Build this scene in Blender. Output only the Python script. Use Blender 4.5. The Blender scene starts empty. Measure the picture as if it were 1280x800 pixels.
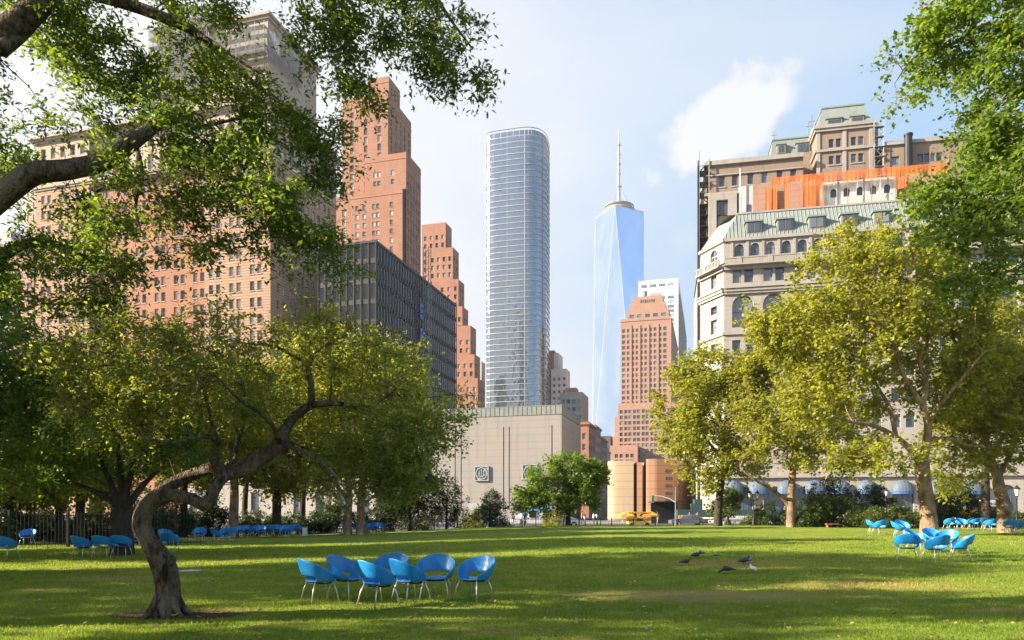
import bpy, bmesh, math, random
import numpy as np
from mathutils import Vector, Matrix, noise as mnoise
R = math.radians
rng = np.random.default_rng(7)
random.seed(7)
scene = bpy.context.scene
COL = scene.collection

# ------------------------------------------------------------------ camera
FPX, HX, HY, CAMZ = 900.0, 640.0, 640.0, 1.6      # focal length and horizon in photo pixels
cam_d = bpy.data.cameras.new('camera'); cam = bpy.data.objects.new('camera', cam_d); COL.objects.link(cam)
cam.location = (0, 0, CAMZ); cam.rotation_euler = (R(90), 0, 0)
cam_d.sensor_width = 36; cam_d.lens = FPX / 1280 * 36
cam_d.shift_y = (HY - 400) / 1280
cam_d.clip_start = 0.1; cam_d.clip_end = 9000
scene.camera = cam

# ------------------------------------------------------------------ light
SUN_AZ = 9.0          # degrees behind the camera plane, sun to the left
SUN_EL = 24.0
# direction towards the sun
sd = Vector((-math.cos(R(SUN_AZ)) * math.cos(R(SUN_EL)), -math.sin(R(SUN_AZ)) * math.cos(R(SUN_EL)), math.sin(R(SUN_EL))))
sun_d = bpy.data.lights.new('sun', 'SUN'); sun = bpy.data.objects.new('sun', sun_d); COL.objects.link(sun)
sun_d.energy = 5.0; sun_d.angle = R(0.5); sun_d.color = (1.0, 0.86, 0.67)
sun.rotation_euler = (-sd).to_track_quat('-Z', 'Y').to_euler()
world = bpy.data.worlds.new('World'); scene.world = world; world.use_nodes = True
wn = world.node_tree; wn.nodes.clear()
def N(t, k, **kw):
    n = t.nodes.new(k)
    for a, v in kw.items():
        if a.startswith('i_'):
            key = a[2:]; key = int(key) if key.isdigit() else key.replace('_', ' ')
            n.inputs[key].default_value = v
        else: setattr(n, a, v)
    return n
def L(t, a, b): t.links.new(a, b)
def MIX(t, fac, a, b, blend='MIX'):
    n = t.nodes.new('ShaderNodeMix'); n.data_type = 'RGBA'; n.blend_type = blend
    for s, v in ((n.inputs[0], fac), (n.inputs[6], a), (n.inputs[7], b)):
        if hasattr(v, 'links') or hasattr(v, 'is_linked'): t.links.new(v, s)
        else: s.default_value = v if not isinstance(v, tuple) or len(v) == 4 else (*v, 1)
    return n.outputs[2]
def MATH(t, op, a, b=None, c=None, clamp=False):
    n = t.nodes.new('ShaderNodeMath'); n.operation = op; n.use_clamp = clamp
    for i, v in enumerate((a, b, c)):
        if v is None: continue
        if hasattr(v, 'is_linked'): t.links.new(v, n.inputs[i])
        else: n.inputs[i].default_value = v
    return n.outputs[0]
def RAMP(t, src, lo, hi, a=0.0, b=1.0):
    n = t.nodes.new('ShaderNodeMapRange'); n.interpolation_type = 'SMOOTHSTEP'
    n.inputs[1].default_value = lo; n.inputs[2].default_value = hi; n.inputs[3].default_value = a; n.inputs[4].default_value = b
    t.links.new(src, n.inputs[0]); return n.outputs[0]
sky = N(wn, 'ShaderNodeTexSky', sky_type='NISHITA', sun_disc=False)
sky.sun_elevation = R(SUN_EL); sky.sun_rotation = math.atan2(sd.x, sd.y)
sky.air_density = 1.0; sky.dust_density = 1.6; sky.ozone_density = 1.2; sky.altitude = 10
tc = N(wn, 'ShaderNodeTexCoord')
nz = N(wn, 'ShaderNodeTexNoise', i_Scale=2.2, i_Detail=7.0, i_Roughness=0.55, i_Distortion=0.3)
mp = N(wn, 'ShaderNodeMapping'); mp.inputs['Scale'].default_value = (1, 1, 2.2); mp.inputs['Location'].default_value = (0.3, 0.2, 0.1)
L(wn, tc.outputs['Generated'], mp.inputs['Vector']); L(wn, mp.outputs[0], nz.inputs['Vector'])
sep = N(wn, 'ShaderNodeSeparateXYZ'); L(wn, tc.outputs['Generated'], sep.inputs[0])
# thin high veil, thicker towards the sun (left) and low down
leftness = RAMP(wn, sep.outputs[0], 0.50, -0.30)
front = MATH(wn, 'MULTIPLY', RAMP(wn, sep.outputs[2], 0.80, 0.50), MATH(wn, 'MAXIMUM', RAMP(wn, sep.outputs[1], -0.25, 0.25), MATH(wn, 'MULTIPLY', RAMP(wn, sep.outputs[2], 0.5, 0.2), RAMP(wn, sep.outputs[0], 0.3, -0.3))))
low = RAMP(wn, sep.outputs[2], 0.42, 0.0)
veil = RAMP(wn, nz.outputs[0], 0.35, 0.75)
v1 = MATH(wn, 'MULTIPLY', veil, 0.36)
v2 = MATH(wn, 'MULTIPLY_ADD', leftness, 0.80, v1)
v3 = MATH(wn, 'MULTIPLY', MATH(wn, 'MULTIPLY_ADD', low, 0.30, v2, clamp=True), front)
# one small cumulus, right of centre
def blob(px, py, ax, az, rot=0.0):
    d = Vector(((px - HX) / FPX, 1, (HY - py) / FPX)).normalized()
    sub = N(wn, 'ShaderNodeVectorMath', operation='SUBTRACT'); L(wn, tc.outputs['Generated'], sub.inputs[0]); sub.inputs[1].default_value = d
    m = N(wn, 'ShaderNodeMapping'); m.vector_type = 'POINT'; m.inputs['Rotation'].default_value = (0, rot, 0)
    L(wn, sub.outputs[0], m.inputs[0])
    sc = N(wn, 'ShaderNodeVectorMath', operation='MULTIPLY'); L(wn, m.outputs[0], sc.inputs[0]); sc.inputs[1].default_value = (1 / ax, 1 / 0.3, 1 / az)
    ln = N(wn, 'ShaderNodeVectorMath', operation='LENGTH'); L(wn, sc.outputs[0], ln.inputs[0])
    return ln.outputs['Value']
nz2 = N(wn, 'ShaderNodeTexNoise', i_Scale=11.0, i_Detail=8.0, i_Roughness=0.62); L(wn, tc.outputs['Generated'], nz2.inputs['Vector'])
def cl(b, amp, soft=0.55):
    s = MATH(wn, 'MULTIPLY_ADD', nz2.outputs[0], 1.9, MATH(wn, 'SUBTRACT', b, .95))
    return MATH(wn, 'MULTIPLY', RAMP(wn, s, 1.05, 1.05 - soft), amp)
c1 = cl(blob(908, 148, 0.088, 0.058, R(24)), 1.0, 0.5)
c2 = cl(blob(820, 62, 0.05, 0.014, R(10)), 0.45, 0.8)
c3 = cl(blob(740, 240, 0.05, 0.018), 0.35, 0.8)
c4 = cl(blob(850, 300, 0.09, 0.05), 0.45, 0.9)
c5 = MATH(wn, 'MAXIMUM', cl(blob(720, 400, 0.12, 0.10), 0.45, 1.0), MATH(wn, 'MAXIMUM', cl(blob(1000, 175, 0.06, 0.012, R(5)), 0.3, 1.0), cl(blob(1010, 90, 0.12, 0.02, R(12)), 0.3, 1.0)))
allc = v3
for c in (c1, c2, c3, c4, c5): allc = MATH(wn, 'MAXIMUM', allc, c)
skc = MIX(wn, MATH(wn, 'MULTIPLY', front, 0.80), sky.outputs[0], (1.05, 1.76, 2.62))
skm = MIX(wn, allc, skc, (2.68, 2.72, 2.80))
bg = N(wn, 'ShaderNodeBackground', i_Strength=0.088); L(wn, skm, bg.inputs[0])
wo = N(wn, 'ShaderNodeOutputWorld'); L(wn, bg.outputs[0], wo.inputs[0])
scene.view_settings.view_transform = 'Standard'; scene.view_settings.look = 'None'
scene.view_settings.exposure = 1.95; scene.view_settings.gamma = 1; scene.view_settings.use_curve_mapping = False
scene.cycles.max_bounces = 5; scene.cycles.diffuse_bounces = 3; scene.cycles.glossy_bounces = 3
scene.cycles.transmission_bounces = 3; scene.cycles.transparent_max_bounces = 7
scene.cycles.caustics_reflective = False; scene.cycles.caustics_refractive = False

# ------------------------------------------------------------------ helpers
def PX(px, py, Y): return Vector(((px - HX) / FPX * Y, Y, CAMZ + (HY - py) / FPX * Y))
def sst(a, b, x):
    t = np.clip((x - a) / (b - a), 0, 1); return t * t * (3 - 2 * t)
def hgt(x, y):
    x = np.asarray(x, float); y = np.asarray(y, float)
    h = 0.42 * sst(-16, 8, x) * sst(8, 36, y) + 0.03 * np.sin(x * .31 + 1.3) * np.cos(y * .22) * sst(8, 30, y)
    return h * (1 - sst(63, 72, y)) - 0.1 * sst(70, 73, y)
def G(x, y): return float(hgt(x, y))
ORG = {}
def tag(o, label=None, cat=None, group=None, kind=None):
    if label: o['label'] = label
    if cat: o['category'] = cat
    if group: o['group'] = group
    if kind: o['kind'] = kind
    return o
def thing(name, label, cat, loc=(0, 0, 0), rz=0.0, group=None):
    o = bpy.data.objects.new(name, None); COL.objects.link(o); o.location = loc; o.rotation_euler = (0, 0, rz)
    o.empty_display_size = 0.3; ORG[o.name] = Vector(loc); return tag(o, label, cat, group)
class MB:
    def __init__(s): s.v = []; s.f = []; s.m = []; s.smooth = False
    def face(s, pts, m=0):
        i = len(s.v); s.v.extend([tuple(p) for p in pts]); s.f.append(tuple(range(i, i + len(pts)))); s.m.append(m)
    def box(s, lo, hi, m=0, fr=None, skip=()):
        x0, y0, z0 = lo; x1, y1, z1 = hi
        c = [(x0,y0,z0),(x1,y0,z0),(x1,y1,z0),(x0,y1,z0),(x0,y0,z1),(x1,y0,z1),(x1,y1,z1),(x0,y1,z1)]
        if fr: c = [fr(*p) for p in c]
        i = len(s.v); s.v.extend([tuple(p) for p in c])
        for k, q in enumerate(((0,3,2,1),(4,5,6,7),(0,1,5,4),(1,2,6,5),(2,3,7,6),(3,0,4,7))):
            if k in skip: continue
            s.f.append(tuple(i + j for j in q)); s.m.append(m)
    def tube(s, pts, rad, n=8, m=0, cap=True):
        pts = [Vector(p) for p in pts]
        if not hasattr(rad, '__len__'): rad = [rad] * len(pts)
        base = len(s.v); up = None
        for k, p in enumerate(pts):
            d = (pts[min(k + 1, len(pts) - 1)] - pts[max(k - 1, 0)]).normalized()
            if up is None: up = Vector((0, 0, 1)) if abs(d.z) < .9 else Vector((1, 0, 0))
            a = d.cross(up).normalized(); b = a.cross(d).normalized(); up = b
            for j in range(n):
                t = 2 * math.pi * j / n
                s.v.append(tuple(p + (a * math.cos(t) + b * math.sin(t)) * rad[k]))
        for k in range(len(pts) - 1):
            for j in range(n):
                a0 = base + k * n + j; a1 = base + k * n + (j + 1) % n
                s.f.append((a0, a0 + n, a1 + n, a1)); s.m.append(m)
        if cap:
            s.f.append(tuple(base + j for j in range(n))); s.m.append(m)
            s.f.append(tuple(base + (len(pts) - 1) * n + j for j in reversed(range(n)))); s.m.append(m)
    def lathe(s, prof, c=(0, 0, 0), n=16, m=0, a0=0.0, a1=2 * math.pi, sx=1.0, sy=1.0):
        base = len(s.v); full = abs(a1 - a0 - 2 * math.pi) < 1e-6; cols = n if full else n + 1
        for r, z in prof:
            for j in range(cols):
                t = a0 + (a1 - a0) * j / n
                s.v.append((c[0] + r * sx * math.cos(t), c[1] + r * sy * math.sin(t), c[2] + z))
        for k in range(len(prof) - 1):
            for j in range(n):
                q0 = base + k * cols + j; q1 = base + k * cols + (j + 1) % cols
                s.f.append((q0, q1, q1 + cols, q0 + cols)); s.m.append(m)
    def build(s, name, mats, parent=None, smooth=None, org=None):
        me = bpy.data.meshes.new(name)
        o = bpy.data.objects.new(name, me); COL.objects.link(o)
        if org is None: org = ORG.get(parent.name, Vector()) if parent else Vector()
        org = Vector(org); ORG[o.name] = org
        me.from_pydata([(x - org.x, y - org.y, z - org.z) for x, y, z in s.v], [], s.f)
        if not isinstance(mats, (list, tuple)): mats = [mats]
        for mt in mats: me.materials.append(mt)
        if len(mats) > 1: me.polygons.foreach_set('material_index', s.m)
        if smooth or (smooth is None and s.smooth): me.polygons.foreach_set('use_smooth', [True] * len(me.polygons))
        me.update()
        if parent: o.parent = parent
        else: o.location = org
        return o
def np_mesh(name, V, F, mats, parent=None, rnd=None, org=None, smooth=False, midx=None):
    """V (n,3) world coords, F (k, s) all faces with s corners"""
    if org is None: org = ORG.get(parent.name, Vector()) if parent else Vector()
    org = Vector(org)
    me = bpy.data.meshes.new(name); k, s = F.shape
    me.vertices.add(len(V)); me.vertices.foreach_set('co', (V - np.array(org)).astype(np.float32).ravel())
    me.loops.add(k * s); me.loops.foreach_set('vertex_index', F.astype(np.int32).ravel())
    me.polygons.add(k); me.polygons.foreach_set('loop_start', np.arange(0, k * s, s, dtype=np.int32))
    if rnd is not None:
        at = me.attributes.new('rnd', 'FLOAT', 'FACE'); at.data.foreach_set('value', rnd.astype(np.float32))
    for mt in (mats if isinstance(mats, (list, tuple)) else [mats]): me.materials.append(mt)
    if midx is not None: me.polygons.foreach_set('material_index', midx.astype(np.int32))
    if smooth: me.polygons.foreach_set('use_smooth', np.ones(k, bool))
    me.update(calc_edges=True); me.validate()
    o = bpy.data.objects.new(name, me); COL.objects.link(o); ORG[o.name] = org
    if parent: o.parent = parent
    else: o.location = org
    return o
def copy_tree(o, parent=None):
    c = o.copy(); COL.objects.link(c); c.parent = parent
    for ch in list(o.children): copy_tree(ch, c)
    return c

# ------------------------------------------------------------------ materials
def newmat(name):
    m = bpy.data.materials.new(name); m.use_nodes = True; t = m.node_tree; t.nodes.clear()
    out = N(t, 'ShaderNodeOutputMaterial'); b = N(t, 'ShaderNodeBsdfPrincipled'); L(t, b.outputs[0], out.inputs[0])
    return m, t, b
def c4(c): return (c[0], c[1], c[2], 1)
def pmat(name, c1, c2=None, scale=1.0, rough=0.8, metal=0.0, bump=0.0, bscale=None, detail=4, stretch=(1, 1, 1), spec=0.3, c3=None):
    """two-tone noise material"""
    m, t, b = newmat(name)
    co = N(t, 'ShaderNodeTexCoord'); mp = N(t, 'ShaderNodeMapping'); mp.inputs['Scale'].default_value = stretch
    L(t, co.outputs['Object'], mp.inputs[0])
    nz = N(t, 'ShaderNodeTexNoise', i_Scale=scale, i_Detail=float(detail), i_Roughness=0.6); L(t, mp.outputs[0], nz.inputs['Vector'])
    f = RAMP(t, nz.outputs[0], 0.3, 0.7)
    if c2 is None: c2 = tuple(x * 0.75 for x in c1)
    col = MIX(t, f, c4(c1), c4(c2))
    if c3 is not None:
        n2 = N(t, 'ShaderNodeTexNoise', i_Scale=scale * 0.17, i_Detail=5.0); L(t, mp.outputs[0], n2.inputs['Vector'])
        col = MIX(t, RAMP(t, n2.outputs[0], 0.48, 0.68), col, c4(c3))
    L(t, col, b.inputs['Base Color'])
    b.inputs['Roughness'].default_value = rough; b.inputs['Metallic'].default_value = metal
    b.inputs['Specular IOR Level'].default_value = spec
    if bump:
        n3 = N(t, 'ShaderNodeTexNoise', i_Scale=bscale or scale * 4, i_Detail=5.0); L(t, mp.outputs[0], n3.inputs['Vector'])
        bp = N(t, 'ShaderNodeBump', i_Strength=bump, i_Distance=0.12); L(t, n3.outputs[0], bp.inputs['Height']); L(t, bp.outputs[0], b.inputs['Normal'])
    return m
def stripemat(name, ca, cb, period, duty=0.5, rough=0.85, vary=0.25, axis=2, cn=None):
    """masonry in horizontal courses: bands of two colours plus weathering"""
    m, t, b = newmat(name)
    co = N(t, 'ShaderNodeTexCoord'); se = N(t, 'ShaderNodeSeparateXYZ'); L(t, co.outputs['Object'], se.inputs[0])
    fr = MATH(t, 'FRACT', MATH(t, 'DIVIDE', se.outputs[axis], period))
    st = MATH(t, 'LESS_THAN', fr, duty)
    nz = N(t, 'ShaderNodeTexNoise', i_Scale=0.25, i_Detail=6.0, i_Roughness=0.65); L(t, co.outputs['Object'], nz.inputs['Vector'])
    n2 = N(t, 'ShaderNodeTexNoise', i_Scale=2.5, i_Detail=3.0); L(t, co.outputs['Object'], n2.inputs['Vector'])
    col = MIX(t, st, c4(ca), c4(cb))
    col = MIX(t, MATH(t, 'MULTIPLY', RAMP(t, nz.outputs[0], 0.35, 0.7), vary), col, c4(cn or tuple(x * 0.5 for x in ca)))
    col = MIX(t, MATH(t, 'MULTIPLY', RAMP(t, n2.outputs[0], 0.4, 0.65), vary * 0.7), col, c4(tuple(min(1, x * 1.35) for x in cb)))
    ms = N(t, 'ShaderNodeMapping'); ms.inputs['Scale'].default_value = (1.3, 1.3, .07); L(t, co.outputs['Object'], ms.inputs[0])
    n5 = N(t, 'ShaderNodeTexNoise', i_Scale=1.0, i_Detail=4.0); L(t, ms.outputs[0], n5.inputs['Vector'])
    col = MIX(t, MATH(t, 'MULTIPLY', RAMP(t, n5.outputs[0], 0.5, 0.75), .38), col, c4(tuple(x * 0.55 for x in ca)))
    L(t, col, b.inputs['Base Color']); b.inputs['Roughness'].default_value = rough; b.inputs['Specular IOR Level'].default_value = 0.2
    return m
def glassmat(name, dark, light, frac=0.4, rough=0.06, spec=0.9, metal=0.0, bump=0.0):
    """window glass: mostly dark, some panes with pale blinds behind"""
    m, t, b = newmat(name)
    oi = N(t, 'ShaderNodeObjectInfo'); ge = N(t, 'ShaderNodeAttribute', attribute_name='rnd')
    r = MATH(t, 'FRACT', MATH(t, 'ADD', oi.outputs['Random'], MATH(t, 'MULTIPLY', ge.outputs['Fac'], 7.3)))
    col = MIX(t, RAMP(t, r, 1 - frac - 0.12, 1 - frac + 0.12), c4(dark), c4(light))
    L(t, col, b.inputs['Base Color']); b.inputs['Roughness'].default_value = rough
    b.inputs['Specular IOR Level'].default_value = spec; b.inputs['Metallic'].default_value = metal
    if bump:
        co = N(t, 'ShaderNodeTexCoord'); n3 = N(t, 'ShaderNodeTexNoise', i_Scale=0.35, i_Detail=2.0); L(t, co.outputs['Object'], n3.inputs['Vector'])
        bp = N(t, 'ShaderNodeBump', i_Strength=bump, i_Distance=0.5); L(t, n3.outputs[0], bp.inputs['Height']); L(t, bp.outputs[0], b.inputs['Normal'])
    return m
def leafmat(name, ca, cb, trans=0.45, cc=None, tb=1.5):
    m = bpy.data.materials.new(name); m.use_nodes = True; t = m.node_tree; t.nodes.clear()
    out = N(t, 'ShaderNodeOutputMaterial'); at = N(t, 'ShaderNodeAttribute', attribute_name='rnd')
    ge = N(t, 'ShaderNodeNewGeometry'); nz = N(t, 'ShaderNodeTexNoise', i_Scale=0.7, i_Detail=3.0); L(t, ge.outputs['Position'], nz.inputs['Vector'])
    col = MIX(t, at.outputs['Fac'], c4(ca), c4(cb))
    col = MIX(t, MATH(t, 'MULTIPLY', RAMP(t, nz.outputs[0], 0.35, 0.7), 0.55), col, c4(cc or tuple(x * 0.6 for x in ca)))
    df = N(t, 'ShaderNodeBsdfPrincipled'); L(t, col, df.inputs['Base Color']); df.inputs['Roughness'].default_value = 0.5; df.inputs['Specular IOR Level'].default_value = 0.35
    tr = N(t, 'ShaderNodeBsdfTranslucent')
    tcol = MIX(t, 1.0, col, (tb * 1.25, tb * 1.15, tb * 0.5, 1), 'MULTIPLY'); L(t, tcol, tr.inputs[0])
    mx = N(t, 'ShaderNodeMixShader', i_0=trans); L(t, df.outputs[0], mx.inputs[1]); L(t, tr.outputs[0], mx.inputs[2]); L(t, mx.outputs[0], out.inputs[0])
    return m
M = {}
M['whitehall_red'] = stripemat('terracotta_brick', (.28, .135, .08), (.31, .15, .09), 0.6, 0.3, vary=.3)
M['whitehall_stripe'] = stripemat('banded_brick', (.365, .255, .17), (.26, .13, .085), 0.62, 0.36, vary=.2)
M['cream_stone'] = stripemat('cream_stone', (.36, .30, .24), (.32, .265, .21), 0.5, 0.15, vary=.35)
M['lime'] = stripemat('pale_limestone', (.315, .29, .26), (.275, .25, .225), 0.75, 0.09, vary=.32)
M['tanbrick'] = stripemat('tan_brick', (.25, .19, .15), (.22, .165, .13), 0.4, 0.3, vary=.35)
M['red_tower'] = stripemat('red_brick', (.29, .15, .095), (.255, .13, .085), 1.2, 0.25, vary=.35)
M['red_tower2'] = stripemat('rust_brick', (.31, .16, .11), (.275, .14, .098), 1.2, 0.25, vary=.35)
M['brown_brick'] = stripemat('salmon_brick', (.34, .205, .150), (.31, .185, .135), 1.0, 0.25, vary=.25)
M['vent_stone'] = stripemat('grey_limestone', (.235, .222, .208), (.175, .165, .155), 1.5, 0.07, vary=.5, cn=(.28, .23, .19))
M['curve_brick'] = stripemat('orange_brick', (.42, .235, .14), (.31, .165, .10), 1.6, 0.12, vary=.15)
M['white_clad'] = pmat('white_cladding', (.58, .58, .57), (.50, .50, .50), 0.2)
M['white_paint'] = pmat('white_paint', (.78, .78, .76), (.70, .70, .68), 1.0, rough=.5)
M['black_steel'] = pmat('black_steel', (.010, .011, .013), (.016, .017, .019), 0.5, rough=.45)
M['black_glass'] = glassmat('dark_curtain_glass', (.012, .014, .017), (.05, .045, .04), 0.3, rough=.03, spec=.4)
M['grey_conc'] = pmat('grey_concrete', (.36, .35, .34), (.27, .27, .27), 0.3)
M['roof'] = pmat('flat_roof', (.22, .21, .20), (.16, .16, .15), 0.3)
M['copper'] = stripemat('verdigris_copper', (.185, .218, .205), (.155, .185, .175), 0.55, 0.14, vary=.35, axis=0, cn=(.25, .28, .265))
M['glass'] = glassmat('window_glass', (.05, .065, .08), (.50, .50, .48), 0.5)
M['glass_dk'] = glassmat('dark_window_glass', (.035, .06, .09), (.16, .19, .22), 0.28, rough=.05)
M['frame'] = pmat('window_frame_paint', (.13, .12, .11), (.09, .085, .08), 2)
M['frame_lt'] = pmat('pale_window_frame', (.5, .47, .42), (.4, .38, .34), 2)
M['frame_br'] = pmat('brown_window_frame', (.20, .10, .06), (.15, .08, .05), 2)
M['tower_glass'] = glassmat('blue_curtain_glass', (.20, .25, .30), (.52, .57, .61), 0.5, rough=.07, spec=.9, metal=0.8, bump=.6)
m, t, b = newmat('mirror_glass')
co = N(t, 'ShaderNodeTexCoord'); se = N(t, 'ShaderNodeSeparateXYZ'); L(t, co.outputs['Object'], se.inputs[0])
ln = MATH(t, 'LESS_THAN', MATH(t, 'FRACT', MATH(t, 'DIVIDE', se.outputs[2], 4.1)), .2)
msk = N(t, 'ShaderNodeMapping'); msk.inputs['Scale'].default_value = (.05, .05, .02); L(t, co.outputs['Object'], msk.inputs[0])
nw = N(t, 'ShaderNodeTexNoise', i_Scale=1.0, i_Detail=4.0); L(t, msk.outputs[0], nw.inputs['Vector'])
cw = MIX(t, RAMP(t, nw.outputs[0], .35, .65), (.42, .58, .79, 1), (.55, .68, .85, 1))
cw = MIX(t, MATH(t, 'MULTIPLY', ln, .35), cw, (.55, .62, .68, 1)); L(t, cw, b.inputs['Base Color'])
b.inputs['Metallic'].default_value = .95; b.inputs['Roughness'].default_value = .10
M['wtc_glass'] = m
M['bark'] = pmat('grey_brown_bark', (.175, .135, .095), (.035, .026, .019), 16, rough=.95, bump=1.0, bscale=30, stretch=(1, 1, .45), spec=.12, c3=(.20, .16, .11))
M['bark_dk'] = pmat('dark_bark', (.075, .06, .048), (.04, .032, .026), 5, rough=.95, bump=.8, bscale=20, stretch=(1, 1, .4), spec=.1)
M['bark_plane'] = pmat('mottled_plane_bark', (.30, .19, .12), (.10, .07, .048), 3.4, rough=.9, bump=.5, bscale=14, stretch=(1, 1, .55), spec=.15, c3=(.42, .33, .22))
M['leaf_oak'] = leafmat('oak_leaf', (.040, .080, .016), (.125, .165, .024), .54, tb=2.3)
M['leaf_hero'] = leafmat('small_dull_leaf', (.135, .180, .042), (.260, .280, .068), .53, cc=(.12, .13, .035), tb=1.9)
M['leaf_bright'] = leafmat('bright_leaf', (.085, .150, .020), (.140, .210, .030), .50, tb=1.8)
M['leaf_plane'] = leafmat('yellow_plane_leaf', (.185, .205, .028), (.300, .300, .044), .50, cc=(.14, .17, .026), tb=1.6)
M['leaf_bgy'] = leafmat('yellow_green_leaf', (.150, .175, .025), (.250, .240, .035), .50, tb=2.0)
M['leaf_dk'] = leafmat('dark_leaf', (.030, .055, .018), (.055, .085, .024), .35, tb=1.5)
M['leaf_fir'] = leafmat('blue_green_leaf', (.035, .065, .035), (.060, .095, .045), .30, tb=1.4)
M['leaf_lime'] = leafmat('lime_green_leaf', (.090, .160, .022), (.150, .225, .030), .50, tb=1.6)
M['leaf_bush'] = leafmat('shrub_leaf', (.060, .095, .022), (.110, .140, .030), .40, tb=1.5)
M['blue'] = None
m, t, b = newmat('blue_moulded_plastic'); b.inputs['Roughness'].default_value = .38; b.inputs['Specular IOR Level'].default_value = .55
nzz = N(t, 'ShaderNodeTexNoise', i_Scale=9.0, i_Detail=8.0); L(t, RAMP(t, nzz.outputs[0], .35, .7, .28, .6), b.inputs['Roughness']); mxx = MIX(t, RAMP(t, nzz.outputs[0], .3, .8), (.005, .185, .50, 1), (.012, .22, .55, 1)); L(t, mxx, b.inputs['Base Color']); M['blue'] = m
M['leg'] = pmat('aluminium_leg', (.62, .58, .52), (.55, .52, .47), 8, rough=.35, metal=.6)
M['black_iron'] = pmat('black_iron', (.015, .015, .016), (.025, .025, .025), 6, rough=.5)
M['lampglass'] = pmat('lamp_glass', (.75, .74, .70), (.68, .67, .63), 3, rough=.2)
M['net_orange'] = None

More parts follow.
